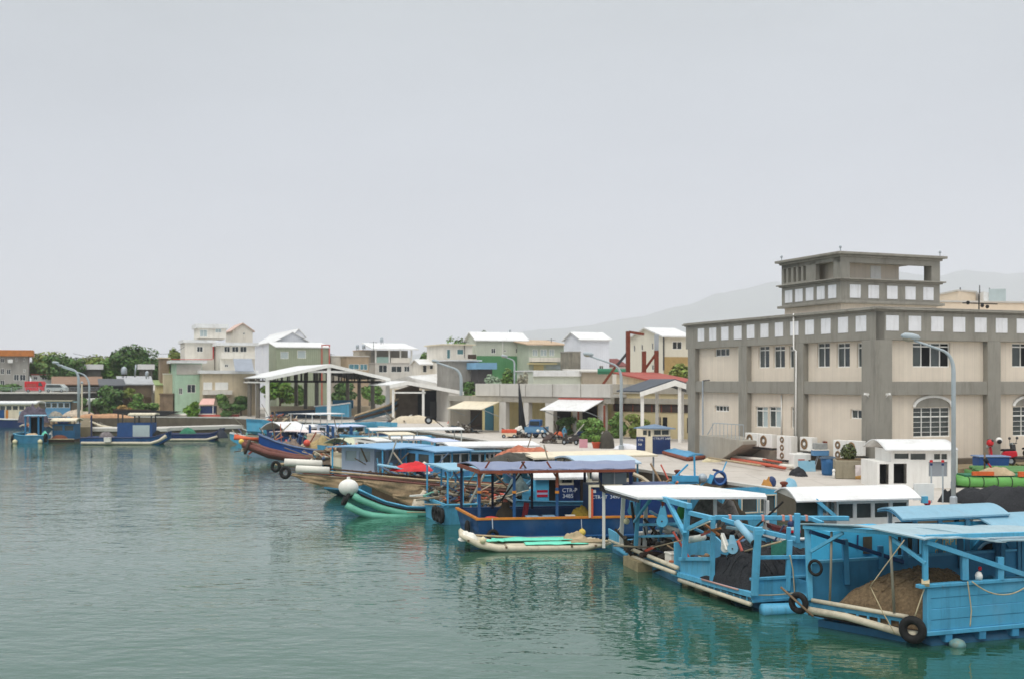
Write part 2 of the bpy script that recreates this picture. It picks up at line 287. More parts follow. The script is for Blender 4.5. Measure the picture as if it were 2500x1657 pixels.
def tree(name,label,cat,base,H,w,mat,seed,group=None,nb=14,n=170,s=.28,low=.3,tall=1.,trunk=True,d=None,tn='trunk'):
    rnd=random.Random(seed); t=thing(name,base,label,cat,group); base=V(base); d=d or w
    if trunk:
        mb=MB(); top=base+V((rnd.uniform(-.3,.3),0,H*.62)); mb.tube([base-UP*.2,lerp(base,top,.5)+V((rnd.uniform(-.15,.15),0,0)),top],[H*.035+.04,H*.026+.03,H*.015+.02],7)
        for k in range(6):
            a=rnd.uniform(0,6.28); h=rnd.uniform(.25,.55); q=lerp(base,top,h*1.4); mb.tube([q,q+V((math.cos(a)*w*.2,math.sin(a)*d*.2,H*.12)),q+V((math.cos(a)*w*.36,math.sin(a)*d*.36,H*.3))],[H*.016+.015,H*.011+.01,.012],5)
        mb.build(tn,bark,t,True)
    mb=MB()
    for k in range(int(nb*1.35)):
        a=rnd.uniform(0,6.28); r=rnd.uniform(.1,.8); h=rnd.uniform(low+.12,.88); e=math.sqrt(max(.05,1-((h-.58)/.5)**2))
        c=(base.x+math.cos(a)*r*w*.5*e,base.y+math.sin(a)*r*d*.5*e,base.z+H*h*tall); br=rnd.uniform(.13,.27)
        leaves(mb,c,w*br,d*br,H*br*.6,int(n*.85),s,rnd)
    mb.build('crown',mat,t); return t
def bush(name,label,cat,base,w,h,mat,seed,group=None,n=130,s=.16,nb=8,d=None):
    return tree(name,label,cat,base,h,w,mat,seed,group,nb=nb,n=n,s=s,low=-.05,trunk=True,d=d,tn='stem')
def T(*a,**k): return tree('tree',*a,**k)
# ------------------------------------------------ windows
def window(par,fc,r,cols=2,trans=None,frm=white,pane=glass,dep=.1,off=0.,fw=.06,bars=0,mix=None):
    a,b,c,d=r; w=MB(); o=off-dep
    def bx(t0,t1,z0,z1,k=.06): w.ob(fc.p(t0,z0,o),fc.d*(t1-t0),fc.n*k,UP*(z1-z0))
    bx(a,b,c,c+fw);bx(a,b,d-fw,d);bx(a,a+fw,c+fw,d-fw);bx(b-fw,b,c+fw,d-fw)
    for i in range(1,cols): x=lerp(a,b,i/cols); bx(x-fw*.45,x+fw*.45,c+fw,d-fw,.055)
    if trans: z=lerp(c,d,trans); bx(a+fw,b-fw,z-fw*.6,z+fw*.6,.05)
    for i in range(bars): z=lerp(c,d,(i+1)/(bars+1)); bx(a+fw,b-fw,z-.012,z+.012,.085)
    o_=w.build('window',frm,par)
    if mix:
        for i in range(cols):
            x0,x1=lerp(a,b,i/cols),lerp(a,b,(i+1)/cols); MB().ob(fc.p(x0+.01,c+.02,o-.02),fc.d*(x1-x0-.02),fc.n*.03,UP*(d-c-.04)).build('pane',mix[i%len(mix)],o_)
    else: MB().ob(fc.p(a+.01,c+.01,o-.02),fc.d*(b-a-.02),fc.n*.03,UP*(d-c-.02)).build('pane',pane,o_)
    return o_
# ------------------------------------------------ main harbour building
gw=M('harbour_tile_grey',(146,142,132),.75,.1,.6,dirt=.55,dc=(88,84,76),dsc=.9,streak=1,bump=.08)
bw=M('harbour_tile_beige',(226,213,195),.75,.07,.5,dirt=.13,dc=(176,158,138),dsc=.7,streak=1,bump=.05,grid=(.3,.3,.1,0.,.012))
panelw=M('parapet_panel_white',(232,232,234),.55,.05,2,dirt=.5,dc=(176,172,166),dsc=1.6,streak=1)
C0=V((21.1,65.86,0)); FL=Fc(C0,-DL); FR=Fc(C0,DR); WR=26.; LL=20.6; BD=16.
hb=thing('harbour_building',V((C0.x,C0.y,QZ)),'two storey beige and grey harbour office with a square rooftop tower and white parapet panels','building')
zP,zB0,zB1,zT0,zT1=2.35,6.12,6.92,9.3,10.95
Lw=[FL.rect(Z4(*a),Z4(*b)) for a,b in (((960,395),(1100,465)),((1378,370),(1482,578)),((1522,370),(1632,578)),((1672,370),(1785,578)))]+[FL.rect(Z5(*a),Z5(*b)) for a,b in (((525,935),(640,1150)),((700,935),(818,1150)),((880,935),(1005,1150)))]
Lw2=[FL.rect(Z4(*a),Z4(*b)) for a,b in (((960,935),(1095,998)),((1350,945),(1468,1150)),((1475,945),(1592,1150)),((1690,950),(1790,1160)))]+[FL.rect(B4(690,190),B4(808,283))]
Rw=[FR.rect(Z5(1378,930),Z5(1710,1150)),FR.rect(Z5(2260,935),Z5(2600,1150))]; Rw.append((20.,22.8,Rw[0][2],Rw[0][3])); Rw2=[FR.rect(B4(1292,170),B4(1650,450)),FR.rect(B4(2245,160),B4(2610,438))]
mb=MB(); mb.wall(FL,-LL,0,zP-.9,zT0,Lw+Lw2,.2); mb.wall(FR,0,WR,zP-.9,zT0,Rw+Rw2,.2)
mb.quad(FL.p(-LL,1.4),FL.p(-LL,1.4)+DR*WR,FL.p(-LL,zT0)+DR*WR,FL.p(-LL,zT0)); mb.quad(FR.p(WR,1.4),FR.p(WR,1.4)+DL*LL,FR.p(WR,zT0)+DL*LL,FR.p(WR,zT0)); mb.build('wall',bw,hb)
for i,r in enumerate(Lw): window(hb,FL,r,3 if i==0 else 2,None if i==0 else .8,mix=(glass2,glass) if i<4 else (glass2,glass),dep=.16)
for i,r in enumerate(Lw2): window(hb,FL,r,4 if i==0 else 2,None if i in(0,4) else .8,mix=(glass2,glass_lt) if i in(1,2) else (glass2,glass),dep=.16)
for r in Rw: window(hb,FR,r,4,.84,mix=(glass2,void),dep=.16)
for r in Rw2: window(hb,FR,r,4,.68,mix=(glass2,glass2),dep=.16,bars=5)
# floor bands, columns, parapet, cornice
def band(name,z0,z1,off,m,t0=-LL,t1=WR,k=None):
    b=MB(); th=k or off+.3
    b.ob(FL.p(t0-off,z0,off),FL.d*(-t0+2*off)-FL.d*off*.0,-FL.n*th,UP*(z1-z0)); b.ob(FR.p(-off+.004,z0+.003,off),FR.d*(t1+off),-FR.n*th,UP*(z1-z0-.006)); return b.build(name,m,hb,bevel=.02)
band('floor_band',zB0,zB1,.34,gw); band('parapet',zT0,zT1,.36,gw); band('cornice',zT1,zT1+.07,.46,gw); band('cornice',zT1+.07,zT1+.17,.58,gw); band('cornice',zT1+.17,zT1+.25,.5,gw)
for t in (-20.1,-13.3,-6.95): MB().ob(FL.p(t-.5,1.3,.4),FL.d*1.,-FL.n*.9,UP*(zT0-1.3)).build('column',gw,hb,bevel=.02)
MB().ob(FL.p(-.82,1.3,.42),FL.d*1.24,FR.d*1.2+FR.n*.0,UP*(zT0-1.3)).build('column',gw,hb,bevel=.02)
for t in (8.45,17.2): MB().ob(FR.p(t-.5,1.3,.4),FR.d*1.,-FR.n*.9,UP*(zT0-1.3)).build('column',gw,hb,bevel=.02)
def ppanel(fc,r,par=hb):
    a,b,c,d=r; o=MB().ob(fc.p(a,c,-.05),fc.d*(b-a),fc.n*.08,UP*(d-c)); return o.build('parapet_panel',panelw,par,bevel=.012)
FLo,FRo=FL.off(.36),FR.off(.36)
for x0,x1,y0,y1 in ((800,860,205,322),(910,975,198,316),(1025,1092,190,310),(1145,1218,182,305),(1270,1340,170,296),(1400,1475,160,288)): ppanel(FLo,FLo.rect(Z4(x0,y0),Z4(x1,y1)))
for x0,x1,y0,y1 in ((155,225,757,878),(290,362,748,867),(424,500,735,860),(565,648,722,853),(716,803,710,845),(873,965,698,834)): ppanel(FLo,FLo.rect(Z5(x0,y0),Z5(x1,y1)))
for x0,x1 in ((1140,1252),(1340,1450),(1540,1650),(1735,1842),(1928,2032),(2115,2218),(2300,2398),(2475,2570)): ppanel(FRo,(lambda r:(r[0],r[1],9.83,10.72))(FRo.rect(Z5(x0,700),Z5(x1,830))))
for i in range(9): x=13.2+i*1.36; ppanel(FRo,(x,x+.78,9.83,10.72))
MB().ob(V((C0.x,C0.y,zT1-.75))+DL*.3+DR*.3,DR*(WR-.4),DL*(LL-.4),UP*.2).build('roof',conc_lt,hb)
for r in Rw2:   # arched hoods over the ground floor windows
    a,b,c,d=r; m=(a+b)/2; hw=(b-a)/2; H=.62
    arc=[(m+hw*math.cos(math.pi*i/16),d+.02+H*math.sin(math.pi*i/16)) for i in range(17)]
    MB().prism([FR.p(t,z,0) for t,z in arc],FR.n*.06).build('arch_infill',gw,hb)
    k=MB()
    for (t0,z0),(t1,z1) in zip(arc,arc[1:]): k.bar(FR.p(t0,z0,.07),FR.p(t1,z1,.07),.12,.16)
    k.build('arch_trim',white,hb)
for q in ((865,48),(1035,48)):
    f=FL.off(.42) if q[0]<900 else FR.off(.42); p=f.at(*B4(*q)); k=MB(); k.bar(p,p+f.n*.3+UP*.04,.12,.12); k.tube([p-f.n*.02-UP*.16,p+f.n*.12-UP*.02],.03,6); k.build('security_camera',white,hb)
f=FL.off(.5); k=MB(); k.tube([f.at(*Z4(1715,60)),f.at(*Z4(1715,400)),f.at(*Z4(1740,415)),f.at(*Z4(1735,1390))],.05,8); k.build('downpipe',white,hb,True)
k=MB(); k.tube([FL.off(.06).at(*Z4(1600,835)),FL.off(.06).at(*Z4(1600,1215))],.05,8); k.build('downpipe',white,hb,True)
k=MB(); k.ob(FR.p(.6,1.4,.5),FR.d*WR,-FR.n*.6,UP*.95); k.ob(FL.p(-6,1.4,.5),FL.d*6.4,-FL.n*.6,UP*.95); k.build('plinth',conc_dk,hb,bevel=.03)
# tower
TC=V((20.58,71.3,0)); TL,TR=Fc(TC,-DL),Fc(TC,DR); tl,tr=6.25,7.9
k=MB(); k.ob(TC+UP*10.4+DL*.15+DR*.15,DR*(tr-.3),DL*(tl-.3),UP*1.5); tw=k.build('tower',bw,hb)
def tbox(name,z0,z1,o,m): return MB().ob(TC+UP*z0-DL*o-DR*o,DR*(tr+2*o),DL*(tl+2*o),UP*(z1-z0)).build(name,m,tw,bevel=.02)
tbox('tower_storey',11.88,13.2,0,gw); tbox('ledge',11.8,11.96,.22,gw); tbox('ledge',13.2,13.29,.14,gw); tbox('ledge',13.29,13.38,.28,gw); tbox('tower_roof',14.72,14.86,.12,gw); tbox('tower_roof',14.86,15.02,.34,gw)
for x0,x1 in ((245,308),(335,400),(430,496),(528,595),(628,698)):
    r=TL.rect(Z5(x0,450),Z5(x1,540)); MB().ob(TL.p(r[0],12.15,-.05),TL.d*(r[1]-r[0]),TL.n*.08,UP*.84).build('parapet_panel',panelw,tw)
for x0,x1 in ((818,912),(982,1075),(1148,1240),(1310,1400),(1470,1560)):
    r=TR.rect(Z5(x0,450),Z5(x1,540)); MB().ob(TR.p(r[0],12.15,-.05),TR.d*(r[1]-r[0]),TR.n*.08,UP*.84).build('parapet_panel',panelw,tw)
k=MB(); z0,z1=13.38,14.72
MB().ob(TC+UP*z0,DR*.72,DL*.7,UP*(z1-z0)).build('pillar',gw,tw); MB().ob(TC+UP*z0+DR*(tr-.7),DR*.7,DL*.7,UP*(z1-z0)).build('pillar',gw,tw); MB().ob(TC+UP*z0+DR*(tr-.7)+DL*(tl-.7),DR*.7,DL*.7,UP*(z1-z0)).build('pillar',gw,tw)
rs=[TL.rect(Z5(x,248),Z5(x+24,390)) for x in (228,270,315,360,403)]; holes=[(r[0],r[1],z0+.12,z1-.2) for r in rs]
tm=TL.t(Z5(515,0)[0]); k.wall(TL,-tl,tm,z0,z1,holes,.3); k.wall(TL.off(-.3),-tl,tm,z0,z1,holes,.01); k.quad(TL.p(tm,z0),TL.p(tm,z0,-.3),TL.p(tm,z1,-.3),TL.p(tm,z1))
k.build('tower_frame',gw,tw); k=MB(); k.ob(TC+UP*(z1-.34)+DL*.002,DR*tr,DL*.35,UP*.335); k.build('lintel',gw,tw); k=MB(); k.ob(TC+UP*(z1-.25)+DL*.36,DR*.35,DL*(tl-.4),UP*.245); k.build('lintel',gw,tw)
k=MB(); k.ob(TC+UP*z0+DL*1.1+DR*.9,DR*4.6,DL*3.2,UP*(z1-z0)); k.build('stair_room',bw,tw)
fd=Fc(TC+DL*1.1,DR); r=fd.rect(Z5(1000,265),Z5(1090,350)); MB().ob(fd.p(r[0],z0,.0),fd.d*(r[1]-r[0]),fd.n*.05,UP*.98).build('door',white,tw)
for q in ((0,0),(tr,0),(0,tl)): k=MB(); b=TC+DR*q[0]+DL*q[1]+UP*15.02; k.tube([b,b+UP*.28],.03,6); k.ball(b+UP*.3,.09,8); k.build('roof_lamp',steel,tw)
# platform with steps and handrail beside the left end
f=FL.off(2.2); a=f.t(Z4(812,0)[0]); b=f.t(Z4(1130,0)[0]); t=thing('loading_platform',f.p(a,QZ),'weathered concrete loading platform with steps and handrail under the left end of the harbour office','platform')
k=MB(); k.ob(f.p(a,QZ-.1,0),f.d*(b-a)*.55,-f.n*2.1,UP*1.75); k.prism([f.p(lerp(a,b,.55),QZ-.1),f.p(lerp(a,b,.55),QZ+1.65),f.p(b+1.2,QZ+1.5),f.p(b+1.2,QZ+1.25)],-f.n*2.1); k.build('slab',concrete,t,bevel=.02)
k=MB()
for q in range(9): x=lerp(lerp(a,b,.35),b+1.1,q/8); k.tube([f.p(x,QZ+1.55,-.15),f.p(x,QZ+2.55,-.15)],.02,5)
k.tube([f.p(lerp(a,b,.2),QZ+1.7,-.15),f.p(lerp(a,b,.4),QZ+2.55,-.15),f.p(b+1.1,QZ+2.55,-.15)],.03,6); k.build('handrail',steel,t)
# ------------------------------------------------ air conditioners
def ac(q0,q1,label,fans=1,off=1.1,cat='air conditioner',side=.42,leg=True):
    f=FL.off(off); r=f.rect(Z4(*q0),Z4(*q1)); a,b,c,d=r; t=thing('air_conditioner',f.p((a+b)/2,c),label,cat,'air conditioner units along the harbour office')
    MB().ob(f.p(a,c,0),f.d*(b-a),-f.n*side,UP*(d-c)).build('casing',white,t,bevel=.02)
    for i in range(fans):
        z=lerp(c,d,(i+.5)/fans); rr=min((b-a)*.36,(d-c)/fans*.4); p=f.p(a+(b-a)*.38,z,.012)
        MB().torus(p,f.n,rr*.86,rr*.16,18,6).build('fan_ring',M('fan_brown',(128,98,62),.6,.2,4),t); MB().lathe(p-f.n*.01,[(rr*.85,0),(rr*.8,.004)],18,f.n).build('fan',M('fan_dark',(120,112,100),.6,.2,4),t); MB().lathe(p,[(rr*.34,0),(rr*.3,.02)],12,f.n).build('fan_hub',white,t)
    if leg: MB().ob(f.p(a+.06,c-.14,-.03),f.d*(b-a-.12),-f.n*(off-.1),UP*.06).build('bracket',dkgrey,t)
    return t
ac((1250,1195),(1372,1330),'white air conditioner mounted on the wall by the steps, leftmost of the row')
ac((1380,1206),(1508,1345),'white air conditioner mounted on the wall second from the steps')
ac((1553,1222),(1690,1462),'tall white air conditioner standing beside the white water tank with small stacked fans',3,side=.5)
ac((1775,1235),(1890,1375),'white air conditioner under the grey column, above the white tank')
ac((2092,1264),(2215,1462),'tall white twin fan air conditioner behind the leafy pot plant, left one of the pair',2)
ac((2218,1268),(2350,1420),'white air conditioner half hidden by the leafy pot plant, right one of the pair',1)
# ------------------------------------------------ houses
def slab(mb,pts,th): mb.prism(pts,V((0,0,-th)))
def ghouse(name,label,c,xr,ye,Y,kind='flat',yr=None,xb=None,wall=white,roof=white2,win=(),side=(),z0=QZ,D=8.,ov=.35,frm=white,pane=glass,cat='house',ws=2,rth=.16,apex=.5,rc=None):
    C=P(c,HY,Y); C.z=0; f=Fc(C,DR); s=Fc(C,-DL); W=f.t(xr); D=-s.t(xb) if xb else D; ze=HC-(ye-HY)/F*Y
    t=thing(name,V((C.x,C.y,z0)),label,cat); fh=[f.rect(a,b) for a,b in win]; sh=[s.rect(a,b) for a,b in side]
    m=MB(); m.wall(f,0,W,z0,ze,fh,.15); m.wall(s,-D,0,z0,ze,sh,.15); B=C+DL*D
    m.quad(*(x+UP*z for x,z in ((B,z0),(B+DR*W,z0),(B+DR*W,ze),(B,ze)))); m.quad(*(x+UP*z for x,z in ((C+DR*W,z0),(B+DR*W,z0),(B+DR*W,ze),(C+DR*W,ze))))
    rf=MB()
    if kind=='flat':
        m.quad(C+UP*ze,C+DR*W+UP*ze,B+DR*W+UP*ze,B+UP*ze); rf.ob(C+UP*(ze+.004)-DL*ov-DR*ov,DR*(W+2*ov),DL*(D+2*ov),UP*rth)
    elif kind=='gs':
        zr=HC-(yr-HY)/F*(Y+.929*D*apex); k=D*apex
        for q in (C,C+DR*W): m.quad(q+UP*ze,q+DL*k+UP*zr,q+DL*D+UP*ze)
        for a,b in ((-ov,k),(D+ov,k)): sl=(zr-ze)/abs(k-(0 if a<0 else D)); za=ze-sl*ov; slab(rf,[C+DL*a-DR*ov+UP*(za+rth),C+DL*b-DR*ov+UP*(zr+rth),C+DL*b+DR*(W+ov)+UP*(zr+rth),C+DL*a+DR*(W+ov)+UP*(za+rth)],rth*.96)
    elif kind=='gf':
        k=W*apex; zr=HC-(yr-HY)/F*(Y+.37*k)
        for q in (C,B): m.quad(q+UP*ze,q+DR*k+UP*zr,q+DR*W+UP*ze)
        for a,b in ((-ov,k),(W+ov,k)): sl=(zr-ze)/abs(k-(0 if a<0 else W)); za=ze-sl*ov; slab(rf,[C+DR*a-DL*ov+UP*(za+rth),C+DR*b-DL*ov+UP*(zr+rth),C+DR*b+DL*(D+ov)+UP*(zr+rth),C+DR*a+DL*(D+ov)+UP*(za+rth)],rth*.96)
    elif kind=='shed':
        zr=HC-(yr-HY)/F*(Y+.929*D); slab(rf,[C-DL*ov-DR*ov+UP*(ze+rth),C-DL*ov+DR*(W+ov)+UP*(ze+rth),B+DR*(W+ov)+UP*(zr+rth),B-DR*ov+UP*(zr+rth)],rth*.96)
        for q in (C,C+DR*W): m.quad(q+UP*ze,q+DL*D+UP*ze,q+DL*D+UP*zr)
    m.build('wall',wall,t); rf.build('roof',roof,t)
    for r in fh: window(t,f,r,ws,None,frm,pane,fw=.07,dep=.09)
    for r in sh: window(t,s,r,1,None,frm,pane,fw=.06,dep=.09)
    t['_w']=W; return t,f,s,ze
def plate(par,name,f,a,b,m,th=.06,off=0.,z0=None):
    r=f.rect(a,b); return MB().ob(f.p(r[0],r[2] if z0 is None else z0,off),f.d*(r[1]-r[0]),f.n*th,UP*(r[3]-(r[2] if z0 is None else z0))).build(name,m,par)
def qs(q,*rs): return [(q(a,b),q(c,d)) for a,b,c,d in rs]
siding=M('white_siding',(226,228,234),.6,.05,.6,dirt=.25,dc=(170,170,172),dsc=.4,streak=1,wave=('X',.3,.5)); sage=M('sage_siding',(152,160,136),.65,.08,.6,dirt=.25,dc=(120,124,104),streak=1,wave=('X',.35,.5)); sage_lt=M('pale_sage_siding',(196,200,184),.65,.06,.6,dirt=.25,dc=(150,152,138),streak=1,wave=('X',.35,.5))
mint=M('mint_wall',(178,206,180),.7,.1,.8,dirt=.4,dc=(140,150,130),streak=1); green_w=M('green_siding',(84,140,92),.65,.1,.6,dirt=.3,dc=(60,104,68),streak=1,wave=('X',.3,.5)); beige_w=M('old_beige_wall',(208,192,164),.8,.1,.6,dirt=.5,dc=(146,128,102),streak=1); pale_w=M('old_white_wall',(226,220,208),.8,.08,.6,dirt=.5,dc=(160,150,134),streak=1); grey_w=M('bare_grey_wall',(150,146,138),.9,.12,.6,dirt=.55,dc=(96,90,80),streak=1); yel_w=M('pale_yellow_wall',(216,202,150),.8,.1,.6,dirt=.45,dc=(160,140,96),streak=1); tan_r=M('tan_tin_roof',(192,166,136),.7,.15,.8,dirt=.5,dc=(130,106,86),wave=('X',.4,.6)); red_r=M('red_tin_roof',(162,80,68),.7,.15,.8,dirt=.3,dc=(120,60,54),wave=('X',.4,.5)); or_r=M('orange_tile_roof',(196,124,66),.75,.15,1,dirt=.4,dc=(130,82,48)); tin=M('grey_tin_roof',(172,174,176),.6,.1,.6,dirt=.4,dc=(120,116,110),wave=('X',.3,.5))
q=Z3
t,f,s,ze=ghouse('house','sage green house with white gabled metal roof and bright green lower cladding',q(440,0)[0],q(922,0)[0],q(0,312)[1],176,'gs',q(0,246)[1],q(343,0)[0],sage_lt,white2,qs(q,(585,390,628,440),(818,390,882,440),(705,405,730,428)),ws=2)
plate(t,'lower_cladding',f,q(445,462),q(920,640),green_w,.08,.02,z0=QZ); plate(t,'joint_strip',f,q(690,305),q(697,460),white,.1,.03)
t,f,s,ze=ghouse('house','small white flat roofed house with a teal door beside the sage green house',q(125,0)[0],q(405,0)[0],q(0,360)[1],168,'flat',wall=pale_w,roof=cream,win=qs(q,(160,398,196,490),(258,398,322,452)),pane=M('teal_glass',(86,128,132),.3,.2,1),ws=1)
t,f,s,ze=ghouse('annex','low bare grey walled annex with white slab roof in front of the small white house',q(172,0)[0],q(468,0)[0],q(0,512)[1],160,'flat',wall=grey_w,roof=white2,cat='annex',D=5)
plate(t,'plant_tub',f.off(1),q(360,450),q(428,492),dkwood,.6)
ghouse('kiosk','little roadside kiosk with blue awning beside the bright green wall',q(462,0)[0],q(596,0)[0],q(0,590)[1],158,'flat',wall=M('kiosk_dark',(70,66,66),.8,.2,1),roof=M('kiosk_blue_roof',(120,164,194),.6,.1,1),D=3,ov=.5,rth=.9,cat='kiosk')
t,f,s,ze=ghouse('house','two storey house with tan corrugated roof and white balcony',q(945,0)[0],q(1280,0)[0],q(0,362)[1],174,'shed',q(0,318)[1],None,M('greenish_wall',(186,194,176),.8,.08,.6,dirt=.3,dc=(150,150,130),streak=1),tan_r,qs(q,(980,400,1030,465),(1055,400,1120,465),(1140,400,1190,465)),pane=glass_lt,ov=.6)
plate(t,'balcony',f,q(945,478),q(1275,522),pale_w,1.2,.0); plate(t,'sunshade',f,q(930,532),q(1175,544),yel_w,1.6,.0); plate(t,'shutter',f,q(990,548),q(1085,600),yel_w,.1,.02); plate(t,'shutter',f,q(1110,548),q(1270,590),glass_lt,.1,.02)
t,f,s,ze=ghouse('house','tall plain white house with a white gabled roof and one small hooded window',q(1440,0)[0],q(1715,0)[0],q(0,308)[1],168,'gs',q(0,247)[1],q(1287,0)[0],siding,white2,qs(q,(1618,555,1660,600)))
ghouse('wall_block','mottled black and grey concrete stair block against the tall white house',q(1330,0)[0],q(1440,0)[0],q(0,430)[1],163,'flat',wall=M('mouldy_wall',(140,134,120),.95,.25,.8,dirt=.9,dc=(56,56,48),dsc=.7,streak=1),roof=grey_w,D=3,ov=.05,cat='building')
t,f,s,ze=ghouse('low_building','long low sage building with broad white fascia below the tan roofed house',q(988,0)[0],q(1442,0)[0],q(0,612)[1],154,'flat',wall=sage_lt,roof=white2,D=6,ov=.2,cat='building')
plate(t,'fascia',f,q(985,608),q(1444,658),white2,.25,.0)
ghouse('shed','long low grey shed wall below the tall white house',q(1462,0)[0],q(1745,0)[0],q(0,618)[1],156,'shed',q(0,600)[1],None,M('brownish_wall',(168,156,138),.9,.1,.6,dirt=.4,dc=(120,106,88)),conc_lt,D=6,cat='shed')
ghouse('house','low house with dark brick red pitched roof behind the curved street lamp',q(1720,0)[0],q(1875,0)[0],q(0,560)[1],172,'gs',q(0,498)[1],None,pale_w,M('brick_roof',(120,66,60),.8,.15,1),D=7)
t,f,s,ze=ghouse('house','cream gabled house with a yellow ground floor nearest the harbour office',Z4(470,0)[0],Z4(722,0)[0],Z4(0,282)[1],128,'gs',Z4(0,207)[1],Z4(150,0)[0],M('cream_siding',(222,216,198),.7,.05,.6,dirt=.25,dc=(170,160,138),streak=1,wave=('Y',.3,.4)),white2,qs(Z4,(555,325,648,402)),qs(Z4,(182,362,198,425),(255,355,272,412),(355,340,372,405),(355,548,375,600)),ws=2)
plate(t,'lower_cladding',f,Z4(472,472),Z4(720,600),M('yellow_brown_cladding',(178,150,98),.8,.12,.8,dirt=.3),.07,.02,z0=QZ); plate(t,'downpipe',f,Z4(463,282),Z4(473,600),dkgrey,.12,.03)
ghouse('house','low building with red tin roof between the cream house and the grey canopy',Z4(432,0)[0],Z4(800,0)[0],Z4(0,724)[1],108,'shed',Z4(0,632)[1],None,beige_w,red_r,D=9)
q=Z2
t,f,s,ze=ghouse('house','white clad house with steep white gabled roof behind the sage green shed',q(497,0)[0],q(785,0)[0],q(0,322)[1],214,'gf',q(0,243)[1],q(290,0)[0],siding,white2,(),qs(q,(350,350,392,448)),pane=siding)
ghouse('house','white house with low gabled roof rising furthest behind the white clad house',q(640,0)[0],q(760,0)[0],q(0,275)[1],232,'gf',q(0,212)[1],q(372,0)[0],siding,white2)
t,f,s,ze=ghouse('house','sage green metal clad building with red framed end panel above the boat shelter',q(490,0)[0],q(1000,0)[0],q(0,384)[1],204,'shed',q(0,338)[1],None,sage,white2,qs(q,(528,422,605,490),(690,410,772,486)),pane=glass_lt,ws=1,ov=.2)
for x in (918,990): plate(t,'red_trim',f,q(x,362),q(x+10,530),red2,.14,.04,z0=QZ)
plate(t,'red_trim',f,q(918,355),q(1002,366),red2,.15,.05)
ghouse('house','small pale house with flat roof right of the red framed panel',q(1012,0)[0],q(1165,0)[0],q(0,470)[1],210,'flat',wall=pale_w,roof=pale_w,D=5,ov=.1)
ghouse('house','brown flat roofed house with two teal windows behind the boat shelter roof',q(1166,0)[0],q(1372,0)[0],q(0,470)[1],206,'flat',wall=M('brown_wall',(170,150,124),.85,.12,.7,dirt=.4,dc=(120,100,78)),roof=conc_lt,win=qs(q,(1182,540,1282,592),(1290,540,1362,598)),pane=M('teal_pane',(84,130,142),.3,.2,1),ov=.15,D=6)
t,f,s,ze=ghouse('house','grey two storey house with open upper veranda under a white roof',q(1435,0)[0],q(1790,0)[0],q(0,535)[1],212,'flat',wall=M('grey_white_wall',(204,200,192),.8,.1,.6,dirt=.5,dc=(150,140,126),streak=1),roof=conc_lt,win=qs(q,(1468,548,1550,622),(1588,560,1690,620),(1712,560,1765,615)),ov=.1,D=7)
z1=f.rect(q(1435,405),q(1790,530))[3]; W=t['_w']; Cc=f.o
MB().ob(Cc+UP*(ze+.2)+DL*3,DR*W,DL*.15,UP*(z1-ze-.2)).build('back_wall',grey_w,t)
for x in (0,W*.36,W*.66,W-.25): MB().ob(Cc+UP*(ze+.16)+DR*x,DR*.25,DL*.25,UP*(z1-ze-.16)).build('post',white,t)
if 1: plate(t,'railing',f,q(1450,472),q(1560,530),M('teal_railing',(150,178,168),.7,.1,1),.08,.02); plate(t,'railing',f,q(1585,480),q(1770,535),pale_w,.08,.02)
slab_=MB(); slab(slab_,[Cc+UP*(z1+.2)-DL*.8-DR*.8,Cc+UP*(z1+.2)-DL*.8+DR*(W+1),Cc+UP*(z1+1.5)+DL*7+DR*(W+.4),Cc+UP*(z1+1.5)+DL*7-DR*.8],.2); slab_.build('roof',white2,t)
ghouse('house','little brown house front with faded plaster left of the open veranda',q(1285,0)[0],q(1432,0)[0],q(0,415)[1],216,'flat',wall=M('faded_plaster',(190,180,162),.85,.14,.7,dirt=.5,dc=(130,112,90)),roof=tan_r,D=5,ov=.1)
t,f,s,ze=ghouse('house','small white gabled cottage right of the veranda house',q(1872,0)[0],q(2122,0)[0],q(0,545)[1],172,'gs',q(0,503)[1],q(1785,0)[0],pale_w,white2,qs(q,(1890,550,1930,622),(1955,550,2000,590)),ws=1)
q=Z1
t,f,s,ze=ghouse('house','mint green house with grey upper wall and a white roof edged in red',q(1678,0)[0],q(1932,0)[0],q(0,532)[1],176,'flat',wall=mint,roof=white2,win=qs(q,(1712,768,1748,832),(1790,735,1872,815)),ov=.7,rth=.45,D=9)
plate(t,'upper_cladding',f,q(1690,540),q(1928,640),M('pale_grey_cladding',(196,190,180),.8,.08,.6,dirt=.4,dc=(150,140,126)),.07,.02); plate(t,'red_trim',f.off(.72),q(1640,492),q(2035,500),red,.06,.02)
t,f,s,ze=ghouse('house','white house block with one square window and a red painted corner',q(1772,0)[0],q(2052,0)[0],q(0,338)[1],186,'flat',wall=pale_w,roof=white2,win=qs(q,(1884,374,1942,426)),ov=.3,rth=.5,ws=2,D=8)
plate(t,'red_trim',f,q(2036,340),q(2046,490),red,.1,.03)
t,f,s,ze=ghouse('roof_house','penthouse with a glazed balcony and white roof on the white house block',q(1895,0)[0],q(2165,0)[0],q(0,200)[1],190,'flat',wall=pale_w,roof=white2,win=qs(q,(1912,215,1985,285),(2060,205,2120,245)),pane=glass_lt,z0=HC-(q(0,300)[1]-HY)/F*190,D=6,rth=.7)
ghouse('house','white gabled house top with red edged roof beside the penthouse',Z2(70,0)[0],Z2(262,0)[0],Z2(0,222)[1],198,'gf',Z2(0,158)[1],None,pale_w,M('red_edge_roof',(206,178,164),.7,.1,1),qs(Z2,(170,240,188,265)),ws=1,D=9)
